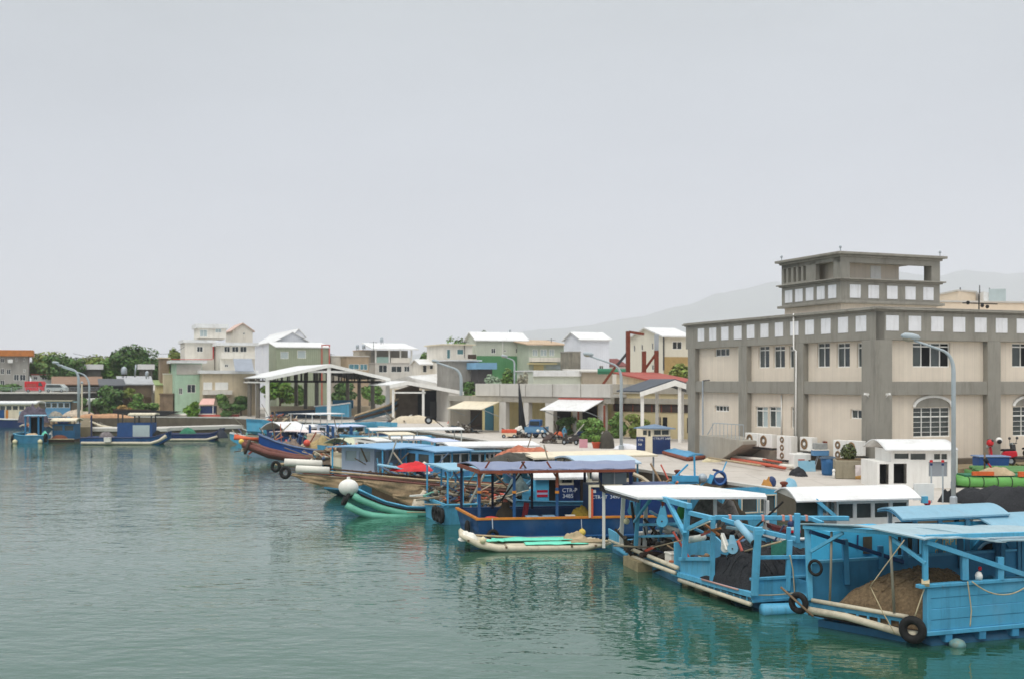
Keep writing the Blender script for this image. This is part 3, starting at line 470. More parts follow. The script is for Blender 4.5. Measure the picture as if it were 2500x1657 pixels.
t,f,s,ze=ghouse('house','white house with three dark balcony windows in a row',q(2108,0)[0],Z2(285,0)[0],q(0,365)[1],182,'flat',wall=pale_w,roof=white2,win=qs(q,(2145,372,2202,428),(2220,372,2284,428),(2298,372,2362,428),(2150,542,2185,570)),ov=.5,rth=.5,D=9)
plate(t,'balcony',f,q(2112,432),Z2(278,492),pale_w,.9,.0)
t,f,s,ze=ghouse('house','beige low house with white shutters and white slab roof above the quay',q(1938,0)[0],Z2(290,0)[0],q(0,632)[1],174,'flat',wall=beige_w,roof=white2,win=(),ov=.4,rth=.5,D=7)
for r in ((1945,715,2030,788),(2058,715,2182,788)): plate(t,'shutter',f,q(*r[:2]),q(*r[2:]),white,.1,.02)
plate(t,'ledge',f,q(1938,792),Z2(60,832),pale_w,.8,.0); 
k=MB(); g=f.off(2.2); a,b=g.at(*Z2(95,612)),g.at(*Z2(205,545)); k.ob(a,g.d*(g.t(Z2(275,0)[0])-g.t(Z2(95,0)[0])),-g.n*2.2+UP*1.9,UP*.1); k.build('solar_panel',M('panel_grey',(150,156,166),.35,.1,1),t)
ghouse('ruin','old brown masonry tower stub with pale pilaster left of the mint green house',q(1535,0)[0],q(1618,0)[0],q(0,488)[1],182,'flat',wall=M('brown_masonry',(146,126,104),.9,.2,.9,dirt=.6,dc=(90,74,58)),roof=beige_w,D=4,cat='building',ov=.25)
ghouse('house','pale yellow cottage with green tin roof left of the mint green house',q(1500,0)[0],q(1672,0)[0],q(0,745)[1],181,'shed',q(0,702)[1],None,yel_w,M('green_tin',(150,170,116),.7,.12,1),D=4)
ghouse('house','plain beige block behind the green tin roof',q(1568,0)[0],q(1690,0)[0],q(0,640)[1],180,'flat',wall=beige_w,roof=pale_w,D=4,ov=.05)
ghouse('shack','low shack with sloping grey tin roof in front of the trees',q(1150,0)[0],q(1450,0)[0],q(0,742)[1],184,'shed',q(0,664)[1],None,M('dark_shack',(120,106,88),.9,.2,1),tin,D=6,cat='shack')
ghouse('shack','long dark shack with rusty roof behind the left trees',q(512,0)[0],q(968,0)[0],q(0,742)[1],190,'shed',q(0,668)[1],None,M('dark_shack2',(76,70,62),.9,.2,1),M('brown_roof',(140,112,92),.8,.15,1),D=6,cat='shack',z0=4.6)
ghouse('shack','dark tin roofed shack between the shrubs and the trees',q(968,0)[0],q(1180,0)[0],q(0,752)[1],180,'shed',q(0,690)[1],None,M('dark_shack3',(64,62,60),.9,.2,1),M('dark_roof',(86,88,92),.7,.1,1),D=6,cat='shack')
ghouse('house','small white shop building with a red sign seen through the left trees',q(300,0)[0],q(490,0)[0],q(0,645)[1],200,'flat',wall=white,roof=red2,win=qs(q,(320,660,360,690),(400,660,450,690)),D=5,z0=4.6,ov=.1)
t,f,s,ze=ghouse('house','grey apartment house with orange roof at the far left edge',-120,q(272,0)[0],q(0,462)[1],194,'flat',wall=M('grey_flat_wall',(176,172,164),.85,.1,.6,dirt=.5,dc=(130,122,112),streak=1),roof=or_r,win=qs(q,(5,485,42,528),(70,485,106,520),(148,480,166,515),(222,480,240,515),(5,582,42,640),(62,588,104,640),(132,640,182,700),(188,640,246,700),(-80,485,-40,528),(-80,582,-40,640),(2,695,45,750),(225,590,245,620)),z0=4.6,ov=.8,rth=1.05,D=9)
p=f.off(.4).at(*q(75,530)); MB().ob(p,f.d*.8,f.n*.4,UP*.6).build('air_conditioner',white,t)
for i,(a,b,c,d,lb) in enumerate(((780,566,968,592,'thin white roof sheet showing among the trees left of the tank'),(1335,566,1460,592,'thin white roof sheet showing among the trees right of the tank'))):
    ghouse('pavilion',lb,q(a,0)[0],q(c,0)[0],q(0,d)[1],200,'flat',wall=M('dim_wall',(90,88,80),.9,.2,1),roof=white2,D=5,z0=4.6,cat='roof',rth=.9)
# ------------------------------------------------ market building (long low concrete block with colonnade)
ML=P(1185,HY,121.3);MR=P(1560,HY,106.8); FM=Fc(ML,MR-ML)
t=thing('market_building',FM.p(4,QZ),'long low concrete fish market block with open colonnade and bare parapet','building')
q=Z3; r=FM.rect(q(440,727),q(1732,850)); zt=6.62; zm=5.32; zb=4.72; a,b=r[0],r[1]; yb=yel_w
k=MB(); k.ob(FM.p(a,zm,.12),FM.d*(b-a),-FM.n*.4,UP*(zt-zm)); k.ob(FM.p(a,zm-.01,-.3),FM.d*(b-a),-FM.n*11,UP*.3); k.build('parapet',conc_lt,t,bevel=.02)
k=MB(); k.ob(FM.p(a-4.5,zb,0),FM.d*(b-a+4.5),-FM.n*.5,UP*(zm-zb-.01)); k.build('beam',concrete,t)
for x in range(1,5): MB().ob(FM.p(lerp(a,b,x/5)-.02,zm+.02,.135),FM.d*.05,FM.n*.01,UP*(zt-zm-.05)).build('joint_strip',conc_dk,t)
for x0,x1 in ((658,722),(890,940),(1100,1178),(1360,1420),(1605,1662)):
    r=FM.rect(q(x0,920),q(x1,1150)); MB().ob(FM.p(r[0],QZ,-.02),FM.d*(r[1]-r[0]),-FM.n*.6,UP*(zb-QZ)).build('column',conc_lt,t,bevel=.02)
f=FM.off(-3.2); rd=FM.off(-3.15).rect(q(525,948),q(608,1190)); k=MB(); k.wall(f,a-4,b+.5,QZ,zm,[],.1); k.build('back_wall',yel_w,t)
MB().ob(f.p(rd[0],QZ,.02),f.d*(rd[1]-rd[0]),f.n*.05,UP*2.7).build('door',M('teal_door',(52,104,120),.6,.12,1),t)
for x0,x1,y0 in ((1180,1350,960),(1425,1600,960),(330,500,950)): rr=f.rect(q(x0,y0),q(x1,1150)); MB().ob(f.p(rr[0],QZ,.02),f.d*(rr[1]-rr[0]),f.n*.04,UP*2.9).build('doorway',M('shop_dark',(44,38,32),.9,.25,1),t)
k=MB(); k.ob(FM.p(a-4.5,QZ,-.1),-FM.n*11,FM.d*.3,UP*3.3); k.build('side_wall',concrete,t)
def awning(label,f,q0,q1,drop,out,m,trim=None):
    r=f.rect(q0,q1); z=r[3]; tt=thing('awning',f.p((r[0]+r[1])/2,z-drop),label,'awning'); k=MB(); slab(k,[f.p(r[0],z,.02),f.p(r[1],z,.02),f.p(r[1],z-drop,out),f.p(r[0],z-drop,out)],.07); k.build('sheet',m,tt)
    k=MB(); k.bar(f.p(r[0]+.1,z-drop-.8,.05),f.p(r[0]+.1,z-drop-.06,out-.2),.06); k.build('strut',steel,tt); k=MB(); k.bar(f.p(r[1]-.1,z-drop-.8,.05),f.p(r[1]-.1,z-drop-.06,out-.2),.06); k.build('strut',steel,tt)
    if trim: MB().ob(f.p(r[0],z+.0,0),f.d*(r[1]-r[0]),f.n*.12,UP*.12).build('trim',trim,tt)
awning('cream sheet awning over the teal door of the market block',FM,q(330,893),q(665,935),.75,2.6,cream)
awning('white sheet awning with a red top edge on the market block',FM,q(1235,876),q(1662,940),1.0,2.8,white2,red2)
k=MB()
for x0 in (1418,1668): p=FM.off(1.2).at(*q(x0,950)); k=MB(); k.bar(V((p.x,p.y,QZ)),V((p.x,p.y,4.6)),.2); tag(k.build('post',redbrown),('red brown steel post below the white awning, left one' if x0<1500 else 'red brown steel post below the white awning, right one'),'post')
# right continuation with dark clerestory
f=FM.off(-2.4); a2=f.t(q(1735,0)[0]); b2=a2+14
t=thing('warehouse',f.p(a2+5,QZ),'low cream warehouse wall with dark strip windows between the market block and the harbour office','building')
k=MB(); k.ob(f.p(a2,QZ,0),f.d*(b2-a2),-f.n*8,UP*5.05); k.build('wall',M('warehouse_cream',(208,192,152),.85,.08,.6,dirt=.4,dc=(160,142,108),streak=1),t)
k=MB(); k.ob(f.p(a2+.3,3.95,.03),f.d*(b2-a2-.4),f.n*.03,UP*.75); k.build('window_band',M('louvre_dark',(62,50,44),.6,.3,2),t)
for i in range(12): MB().ob(f.p(a2+.4+i*1.15,3.95,.062),f.d*.1,f.n*.03,UP*.75).build('mullion',rust,t)
k=MB(); k.ob(f.p(a2,4.75,.25),f.d*(b2-a2),-f.n*.5,UP*.5); k.ob(f.p(a2,5.7,.2),f.d*(b2-a2),-f.n*.4,UP*.9); k.build('fascia',concrete,t)
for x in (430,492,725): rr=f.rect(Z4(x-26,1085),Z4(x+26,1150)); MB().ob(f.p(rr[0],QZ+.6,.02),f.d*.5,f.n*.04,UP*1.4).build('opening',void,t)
# gabled canopy beside the office
fc=Fc(P(1569,HY,100),V((1,-.12,0))); q=Z4
t=thing('canopy',fc.p(3,QZ),'small open canopy with dark grey gabled roof and white posts beside the harbour office','canopy')
pl,pr=fc.at(*q(245,808)),fc.at(*q(930,812)); pt=fc.at(*q(580,693)); dp=V((-.37,.929,0))*4.5
for e in (pl,pr):
    k=MB(); slab(k,[e+UP*.1,pt+UP*.1,pt+dp+UP*.1,e+dp+UP*.1],.12); k.build('roof',M('slate_sheet',(72,78,86),.6,.12,1),t)
    k=MB(); k.prism([e-V((0,.05,0)),pt-V((0,.05,0)),pt-V((0,.05,.5)),e-V((0,.05,.42))],V((0,.12,0))); k.build('fascia',white,t)
for x in (270,628,880):
    for d in (V((0,0,0)),dp*.9): p=fc.at(*q(x,900)); p=V((p.x,p.y,0))+d+V((0,.2,0)); MB().ob(p+V((-.13,0,QZ)),V((.27,0,0)),V((0,.27,0)),UP*(4.4 if x!=628 else 4.9)).build('post',white,t)
# boat shelter
fs=Fc(P(650,HY,157),V((1,.02,0))); q=Z2
t=thing('boat_shelter',fs.p(8,QZ),'big open sided boat shelter with white gabled sheet roof on tall pale posts','shelter')
el,er,pk=fs.at(*q(392,668)),fs.at(*q(1582,674)),fs.at(*q(1008,540)); dp=DL*24
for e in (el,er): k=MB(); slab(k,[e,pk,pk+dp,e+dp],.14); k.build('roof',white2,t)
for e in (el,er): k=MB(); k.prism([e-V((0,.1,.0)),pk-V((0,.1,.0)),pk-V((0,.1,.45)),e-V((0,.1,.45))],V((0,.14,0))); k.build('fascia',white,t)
for e in (el,er): k=MB(); a_=e+V((0,.3,-.16));b_=pk+V((0,.3,-.16)); k.prism([a_,b_,b_+dp*.97,a_+dp*.97],V((0,0,-.03))); k.build('roof_under_sheet',M('underside_shade',(34,32,30),.85,.2,1),t)  # added sheet, its near-black colour paints the shade under the roof
for x in (400,990,1552):
    for j,s_ in enumerate((0.,.34,.67,.98)):
        p=fs.at(*q(x,900)); p=V((p.x,p.y,0))+dp*s_; zt_=lerp(el.z,pk.z,1-abs(x-990)/590)-.3 if x==990 else el.z-.1
        MB().ob(p+V((-.25,.05,QZ)),V((.5,0,0)),V((0,.5,0)),UP*(zt_-QZ)).build('post',white if j==0 else M('post_shade_grey',(120,114,104),.8,.1,1,dirt=.4,dc=(120,110,96)),t)  # rear posts are a darker copy, shelter shade put into the colour
for s_ in (.01,.2,.4,.6,.8,.97):
    k=MB(); a_=el+dp*s_-UP*.55;b_=er+dp*s_-UP*.55
    if s_<.1: a_,b_=fs.at(*q(790,612))+V((0,.2,0)),fs.at(*q(1220,616))+V((0,.2,0))
    k.bar(a_,b_,.18,.3) if 1 else 0
    pass; 
    if s_>.1:
        for i in range(1,9): x=a_.lerp(b_,i/9); zz_=lerp(el.z,pk.z,1-abs(i/9-.515)/.515)-.2; k.bar(x,V((x.x,x.y,zz_)),.14)
    k.build('truss',white if s_<.1 else M('truss_shade',(40,34,30),.8,.15,1),t)  # inner trusses coloured dark for the shade beneath the roof
k=MB(); k.bar(el+dp*.02-UP*.7,el+dp-UP*.7,.16,.2); k.build('side_beam',white,t)
# side shed
fh=Fc(P(950,HY,150),V((1,-.03,0)))
t=thing('shed',fh.p(7,QZ),'gabled net shed with white roof edge and dark open front right of the boat shelter','shed')
e1,e2,pk2=fh.at(*q(1575,738)),fh.at(*q(2470,836)),fh.at(*q(1752,703)); dp=DL*11
for e in (e1,e2): k=MB(); slab(k,[e,pk2,pk2+dp,e+dp],.14); k.build('roof',white2,t)
for e in (e1,e2): k=MB(); k.prism([e-V((0,.12,0)),pk2-V((0,.12,0)),pk2-V((0,.12,.5)),e-V((0,.12,.45))],V((0,.14,0))); k.build('fascia',white,t)
r=fh.rect(q(2142,800),q(2470,1080)); k=MB(); za,zb_=[fh.at(*q(x,0)).z*0+lerp(pk2.z,e2.z,(x-1752)/(2470-1752))-.3 for x in (2142,2470)]; k.prism([fh.p(r[0],QZ),fh.p(r[1],QZ),fh.p(r[1],zb_),fh.p(r[0],za)],dp*.9); k.build('wall',conc_lt,t)
k=MB(); k.quad(fh.p(fh.t(q(1800,0)[0]),QZ,-5),fh.p(r[0],QZ,-5),fh.p(r[0],5.6,-5),fh.p(fh.t(q(1800,0)[0]),5.6,-5)); k.build('interior_shade_sheet',void,t); k=MB(); k.quad(fh.p(fh.t(q(1560,0)[0]),QZ,-7),fh.p(fh.t(q(1800,0)[0]),QZ,-7),fh.p(fh.t(q(1800,0)[0]),6.6,-7),fh.p(fh.t(q(1560,0)[0]),5.6,-7)); k.build('interior_dim_sheet',M('interior_dim_brown',(92,80,66),.9,.25,1),t)  # black and dim brown sheets paint the shade inside the shed
p=fh.off(-4.9).rect(q(1960,930),q(2070,1060)); MB().ob(fh.p(p[0],QZ+.4,-4.9),fh.d*(p[1]-p[0]),fh.n*.05,UP*2.2).build('gate',M('gate_dark',(52,50,50),.7,.15,1),t)
for x in (1605,1893): MB().ob(fh.p(fh.t(q(x,0)[0])-.15,QZ,-.1),fh.d*.3,-fh.n*.3,UP*4.3).build('post',white,t)
k=MB(); k.bar(fh.p(fh.t(q(1600,0)[0]),5.35,-.2),fh.p(fh.t(q(1915,0)[0]),5.35,-.2),.2); k.build('beam',white,t)
f2=Fc(P(950,HY,168),V((1,-.03,0))); t=thing('shed',f2.p(3,QZ),'second shed with broad pale roof behind the net shed','shed'); pts=[f2.at(*q(*x)) for x in ((1590,692),(1752,655),(2170,655),(2222,760),(1900,745))]
k=MB(); k.prism([pts[1],pts[2]+V((0,5,.6)),pts[3],pts[4]],V((0,0,-.12))); k.prism([pts[0],pts[1],pts[4]],V((0,0,-.12))); k.build('roof',white2,t); k=MB(); k.ob(V((pts[0].x,166,QZ)),V((pts[3].x-pts[0].x-.5,0,0)),V((0,6,0)),UP*4.2); k.build('wall',beige_w,t)
# rusty gantry on the market roof
q=Z4; fg=Fc(P(1533,HY,118),V((1,-.1,0))); t=thing('gantry',fg.p(0,6.4),'rusty steel gantry of three posts and braces standing above the cream warehouse','gantry')
for x,y in ((130,232),(283,418),(402,412)): a_=fg.at(*q(x,y)); MB().bar(V((a_.x,a_.y,5.6)),a_,.75 if x<200 else .62,.4).build('post',rust,t)
for a_,b_ in (((140,238),(285,262)),((180,745),(400,440)),((20,560),(130,425)),((-110,735),(30,540))): MB().bar(fg.at(*q(*a_)),fg.at(*q(*b_)),.26).build('brace',rust if a_[0]!=20 else dkgrey,t)
fg2=Fc(P(1533,HY,119.5),V((1,-.1,0))); MB().bar(fg2.at(*q(403,262)),fg2.at(*q(403,640)),.6,.4).build('post',steel,t)
k=MB(); k.tube([P(*q(-160,610),140),P(*q(180,612),140),P(*q(440,604),138)],.35,8); tag(k.build('green_cover',M('green_cover',(50,120,90),.7,.15,1)),'long rolled green tarpaulin lying behind the rusty gantry','tarpaulin')
# ------------------------------------------------ bridge with vehicles, pier, pontoons
BY=180; q=Z1
t=thing('bridge',(-100,BY,0),'low road bridge with pale kerb, dark girder and a light blue service pipe','bridge')
xr_=P(196,HY,BY).x; zD=5.05
MB().ob((-190,BY,zD-.2),(xr_+190,0,0),(0,9,0),UP*.2).build('deck',conc_lt,t); MB().ob((-190,BY+.15,3.75),(xr_+190,0,0),(0,8.6,0),UP*1.09).build('girder',M('girder_dark',(66,62,56),.85,.2,.6,dirt=.4,dc=(40,38,34)),t)
MB().tube([(-190,BY-.5,3.4),(xr_+1,BY-.5,3.4)],.24,8).build('service_pipe',M('pale_cyan_pipe',(150,190,196),.5,.08,1),t,True)
MB().ob((xr_-7.5,BY-1,-2),(9,0,0),(0,10,0),UP*5.5).build('abutment',conc_dk,t); MB().ob((-150,BY+1,-2),(40,0,0),(0,8,0),UP*5.5).build('abutment',conc_dk,t)
k=MB(); k.bar((-190,BY+.2,zD+.75),(xr_+3,BY+.2,zD+.75),.06); k.bar((-190,BY+.2,zD+.42),(xr_+3,BY+.2,zD+.42),.05); k.build('railing',steel,t)
for i in range(40): MB().bar((xr_-i*2.2,BY+.2,zD),(xr_-i*2.2,BY+.2,zD+.8),.07).build('railing_post',steel,t)
def wheel(par,p,r,ax=(0,1,0),nm='wheel'):
    o=MB().torus(p,ax,r*.72,r*.28,16,6,.9).build(nm,black,par,True); MB().lathe(V(p)-V(ax)*.03,[(r*.5,0),(r*.48,.06)],12,ax).build('rim',steel,o); return o
def vehicle(name,label,cat,px,prof,m,win,wheels,wz=.34,extra=None):
    x0=P(px,HY,BY+3).x; t=thing(name,(x0+1.6,BY+3,zD),label,cat); H=lambda x,z,y=2.:(x0+x,BY+y,zD+z)
    k=MB(); k.prism([H(*q_) for q_ in prof],(0,1.5,0)); k.build('body',m,t,bevel=.05); MB().prism([H(a,b,1.96) for a,b in win],(0,.05,0)).build('window',glass2,t)
    if extra: MB().prism([H(a,b,1.96) for a,b in extra],(0,.05,0)).build('side_panel',M('truck_picture',(168,70,64),.6,.4,5),t)
    for x in wheels: wheel(t,H(x,.24,2.),.26)
vehicle('red_truck','small red van crossing the bridge in front of the silver minivan','van',66,[(0,.25),(3.1,.25),(3.1,.95),(2.7,1.75),(0,1.75)],red,[(2.25,1.0),(2.95,1.0),(2.62,1.6),(2.25,1.6)],(.6,2.5),extra=[(.35,.85),(1.9,.85),(1.9,1.4),(.35,1.4)])
vehicle('silver_van','silver minivan following the red van on the bridge','van',115,[(0,.22),(3.3,.22),(3.3,.7),(2.6,1.3),(.15,1.36),(0,.8)],M('silver_paint',(186,192,188),.35,.05,1,metal=.3),[(.25,.78),(2.8,.78),(2.45,1.2),(.3,1.22)],(.6,2.7))
a_=G(*E4(1480,850)); b_=V((a_.x+1.6,a_.y,QZ)); 
pier=[P(172,HY,133),P(226,HY,133),P(218,HY,174),P(176,HY,174)]
k=MB(); k.prism([V((p.x,p.y,-2)) for p in pier],(0,0,3.52)); tag(k.build('pier',M('mossy_pier',(120,108,84),.95,.2,.7,bump=.3,dirt=.6,dc=(78,78,50),dsc=.7,streak=1)),'mossy stone pier jutting from the far left quay','pier',kind='structure')
def pontoon(label,p0,p1,wd,z0,z1,m=conc_lt): 
    d=(p1-p0); d.z=0; n=V((d.y,-d.x,0)).normalized(); k=MB(); k.ob(V((p0.x,p0.y,z1-.45)),d,-n*wd,UP*.45); t=thing('pontoon',V((p0.x,p0.y,0))+d*.5,label,'pontoon'); k.build('deck',m,t,bevel=.03); MB().ob(V((p0.x,p0.y,-.4))-n*.15,d,-n*(wd-.3),UP*(z1-.1)).build('float',conc_dk,t)
q=Z1
pontoon('long concrete pontoon behind the navy cabin boat',P(q(735,0)[0],HY,146),P(q(1600,0)[0],HY,146),4,0,.85)
pontoon('concrete pontoon stretching from the navy cabin boat towards the boat shelter',P(q(1600,0)[0],HY,147),P(q(2330,0)[0],HY,154),3,0,.9)
# ------------------------------------------------ street lamps
def lamp(base,ztop,reach,label,r=.1,head=.55,hd=V((-1,-.05,0)),drop=.15):
    t=thing('street_lamp',base,label,'street lamp','street lamps along the quay'); hd=hd.normalized(); b=V(base); A_=V((b.x,b.y,0))+hd*reach*.3+UP*(ztop-reach*.24); zs=ztop-reach*.24-reach*.5; c_=V((b.x,b.y,ztop-reach*.32))
    pts=[b,V((b.x,b.y,zs))]
    for i in range(1,9): s_=i/8; pts.append(V((b.x,b.y,zs))*(1-s_)**2+c_*2*s_*(1-s_)+A_*s_*s_)
    pts.append(V((b.x,b.y,0))+hd*reach*.92+UP*(ztop-.03*reach))
    n=len(pts); MB().tube(pts,[lerp(r,r*.5,min(1,i/(n-1)*1.0)) if i>0 else r for i in range(n)],10).build('pole',lamp_m,t,True)
    p=b+hd*reach*.95+UP*(ztop-b.z+.02); MB().lathe(p-hd*.42,[(.03,0),(.12,.1),(.17,.4),(.15,.7),(.05,.86)],10,hd+UP*.12).build('lamp_head',lamp_m,t,True); MB().lathe(p-hd*.1-UP*.07,[(.1,0),(.14,.2),(.08,.46)],10,hd+UP*.12).build('lens',M('lamp_lens',(150,146,130),.3,.1,2),t,True)
    MB().lathe(b,[(r*1.7,0),(r*1.6,.3),(r*1.05,.36)],10).build('base',steel,t); return t
b=G(2328,1229); lamp(b,HC-(826-HY)/F*b.y,(2328-2216)/F*b.y,'grey curved street lamp closest to the camera, in front of the white cabin',.1)
b=G(1517,1096); lamp(b,HC-(866-HY)/F*b.y,(1517-1432)/F*b.y,'curved street lamp standing by the white net sacks and the navy cabin',.13)
b=G(1126,1044); lamp(b,HC-(882-HY)/F*b.y,(1126-1060)/F*b.y,'curved street lamp between the net shed and the market block',.2)
b=V((P(1256,HY,142).x,142,QZ)); lamp(b,HC-(870-HY)/F*142,(1256-1230)/F*142,'far street lamp rising behind the market parapet',.12)
b=V((P(192,HY,138).x,138,QZ)); lamp(b,HC-(886-HY)/F*138,(192-134)/F*138,'street lamp on the mossy pier, left of the pair',.17)
b=V((P(218,HY,168).x,168,QZ)); lamp(b,HC-(893-HY)/F*168,(218-146)/F*168,'street lamp at the bridge end, right of the pair',.15)
b=V((P(200,HY,172).x,172,QZ)); t=thing('pole',b,'thin pale pole beside the bridge end','pole'); MB().tube([b,b+UP*5],.12,8).build('shaft',cream,t); MB().ball(b+UP*5.1,.2,8).build('cap',steel,t)
# ------------------------------------------------ trees, shrubs
q=Z1
def tq(name,label,x,ytop,ybase,wpx,Y,mat,seed,z0=4.6,n=170,s=.32,nb=14,group='trees behind the bridge'):
    c=P(q(x,0)[0],HY,Y); zt=HC-(q(0,ytop)[1]-HY)/F*Y; tree(name,label,'tree',(c.x,Y,z0),zt-z0,wpx/3.92/F*Y*1.28,mat,seed,group,nb=nb+6,n=n,s=s,d=wpx/3.92/F*Y*.8)
tq('tree','dense dark green tree over the red truck',600,445,700,340,200,leafA,1)
tq('tree','loose yellow green tree behind the dark tree by the orange roof',440,425,700,300,214,leafC,2,n=110)
tq('tree','tallest dark crowned tree left of the white houses',1290,350,700,400,202,leafA,3,n=200)
tq('tree','pale yellow green tree between the two dark trees',950,440,690,300,216,leafC,4,n=110)
tq('tree','round mid green tree left of the tallest tree',1060,480,700,300,204,leafB,5)
tq('tree','low dark tree at the right of the left grove',1450,490,690,220,206,leafA,6)
tq('tree','small drooping tree beside the orange roofed house',400,520,690,260,206,leafB,7,n=120)
tq('tree','feathery light green tree left of the white house block',1690,395,640,150,205,leafC,8,n=90)
tq('tree','bushy tree low beside the dark shack',880,560,720,260,204,leafB,9)
def bq(label,x,ytop,ybase,wpx,Y,mat,seed,z0=None,n=130,s=.22,cat='shrub',q=q,name='shrub',grp='shrubs on the bank',nb=9):
    c=P(q(x,0)[0],HY,Y); zt=HC-(q(0,ytop)[1]-HY)/F*Y; zb=HC-(q(0,ybase)[1]-HY)/F*Y if z0 is None else z0; bush(name,label,cat,(c.x,Y,zb),wpx/3.92/F*Y,zt-zb,mat,seed,grp,n=n,s=s,nb=nb,d=wpx/3.92/F*Y*.7)
bq('big green shrub right of the bridge end',1040,725,1000,330,176,leafA,21,z0=QZ,n=200,s=.3,nb=16)
bq('low dark shrub at the foot of the bridge lamp',830,860,1010,170,178,leafA,22,z0=QZ)
bq('dry straw coloured bush on the brown bank wall',1230,760,860,140,176,leafC,23,z0=None)
bq('tangled brown and green weeds below the brown bank wall',1190,930,1010,170,174,straw,24,z0=QZ)
bq('dark green creeper on the ruined bank wall',1450,905,1015,250,173,leafB,25,z0=QZ)
bq('broad green shrub in front of the sloping tin shack',1300,775,1005,230,175,leafB,33,z0=QZ,n=170,s=.28,nb=14)
bq('bright light green banana plant by the pink awning',1850,900,1010,170,171,leafD,26,z0=QZ,s=.4)
bq('green hedge under the white shutter house',2130,825,900,180,172,leafB,27,z0=3.2)
bq('dark hedge behind the stall post',2170,880,1010,220,171,leafA,28,z0=QZ)
bq('shaggy green weeds left of the apartment house',100,722,790,330,188,leafA,29,z0=4.6,n=150)
q2=Z2
for i,(lb,x,yt,yb,w_,Y,m) in enumerate((('light green tree seen under the left half of the boat shelter',520,690,1000,330,186,leafD),('small green tree under the ridge of the boat shelter',700,740,1000,140,188,leafB),('dark green tree under the right half of the boat shelter',1140,700,1000,300,190,leafA),('dark drooping greenery at the shelter right posts',1430,740,1000,240,190,leafB),('dark hedge at the far left shelter post',150,840,1020,200,176,leafA),('round tree right of the veranda house',1910,415,640,190,215,leafB))):
    c=P(q2(x,0)[0],HY,Y); tree('tree',lb,'tree',(c.x,Y,QZ),HC-(q2(0,yt)[1]-HY)/F*Y-QZ,w_/3.92/F*Y,m,40+i,'trees around the boat shelter',n=150,s=.3,d=w_/3.92/F*Y*.6)
for i,(lb,x,yt,w_,Y,m) in enumerate((('green hilltop tree crown behind the small white house',300,275,330,230,leafB),('green tree top rising behind the sage green house roof',480,225,180,232,leafA),('garden tree in front of the bright green wall',745,550,200,150,leafB),('white flowering shrub left of the garden tree',600,640,220,146,M('leaf_silver',(168,186,160),.7,.2,2,island=.4)),('pale tree with white blossom right of the garden tree',890,620,110,148,M('leaf_pale',(176,172,150),.7,.2,2,island=.4)),('dark shrub at the left end of the market parapet',370,690,170,140,leafA))):
    c=P(Z3(x,0)[0],HY,Y); tree('tree',lb,'tree',(c.x,Y,QZ),HC-(Z3(0,yt)[1]-HY)/F*Y-QZ,w_/3.92/F*Y,m,50+i,'trees among the houses',n=150,s=.28 if Y>200 else .2,d=w_/3.92/F*Y*.6)
c=P(Z4(600,0)[0],HY,118); tree('tree','yellow green tree in front of the yellow ground floor by the office','tree',(c.x,118,QZ),HC-(Z4(0,500)[1]-HY)/F*118-QZ,300/3.92/F*118,leafC,60,'trees among the houses',n=170,s=.2)
c=P(Z4(345,0)[0],HY,112); tree('tree','small green tree between the rusty gantry posts','tree',(c.x,112,QZ),HC-(Z4(0,665)[1]-HY)/F*112-QZ,90/3.92/F*112,leafB,61,'trees among the houses',n=80,s=.16,nb=8)
def gb(label,x,ytop,ybase,wpx,mat,seed,cat='shrub',s=.12,n=150,q=Z3,nb=10,pot=None,d=None):
    c=G(*q(x,ybase)); Y=c.y; h=HC-(q(0,ytop)[1]-HY)/F*Y-QZ; w_=wpx/3.92/F*Y*1.3; return bush('shrub',label,cat,c,w_,h*1.08,mat,seed,'potted shrubs along the market block',n=n+60,s=s*1.15,nb=nb+4)
gb('dark round shrub left of the red brown post',1315,1062,1225,170,leafA,70,n=200); gb('bright green bushy shrub right of the red brown post',1535,1070,1285,230,leafB,71,n=220,nb=14); gb('leafy green shrub left of the tall street lamp',1800,1005,1250,170,leafB,72,n=170)
gb('yellow green shrub left of the navy cabin',1990,1010,1250,220,leafC,73,n=220,nb=12); gb('low dark shrub at the corner of the harbour office',2600-1050*0-1050+1050*0+0,1180+750-750,1260,110,leafA,74,n=90) if False else None
c=G(*Z4(700,1245)); bush('shrub','low dark shrub at the corner of the harbour office','shrub',c,1.9,1.2,leafA,75,'potted shrubs along the market block',n=90,s=.1,nb=8)
# bank walls, stall
fb=Fc(P(330,HY,177),V((1,0,0))); q=Z1
for lb,a_,b_,m in (('brown timber faced bank wall behind the dark hulls',(1180,850),(1385,1000),M('brown_bank',(104,84,66),.95,.25,.9,dirt=.5,dc=(64,52,42),streak=1)),('ruined brown bank wall with pale patches',(1530,828),(1655,990),M('ruin_bank',(132,112,92),.95,.3,.8,dirt=.6,dc=(88,70,58),streak=1))):
    r=fb.rect(q(*a_),q(*b_)); k=MB(); k.ob(fb.p(r[0],QZ-.1,0),fb.d*(r[1]-r[0]),-fb.n*3,UP*(r[3]-QZ)); k.ob(fb.p(r[0]-.1,r[3]-.12,.1),fb.d*(r[1]-r[0]+.2),-fb.n*.5,UP*.25); tag(k.build('bank_wall',m),lb,'wall')
fb=Fc(P(480,HY,172),V((1,0,0))); r=fb.rect(q(1905,870),q(2055,925)); t=thing('market_stall',fb.p(r[0]+1,QZ),'small stall with a pink awning and blue tarpaulin front below the beige house','stall')
k=MB(); slab(k,[fb.p(r[0]+.3,r[3],-.9),fb.p(r[1]-.2,r[3],-.9),fb.p(r[1],r[2],.4),fb.p(r[0],r[2],.4)],.08); k.build('awning',M('pink_awning',(224,178,166),.75,.1,1,wave=('X',.3,.5)),t)
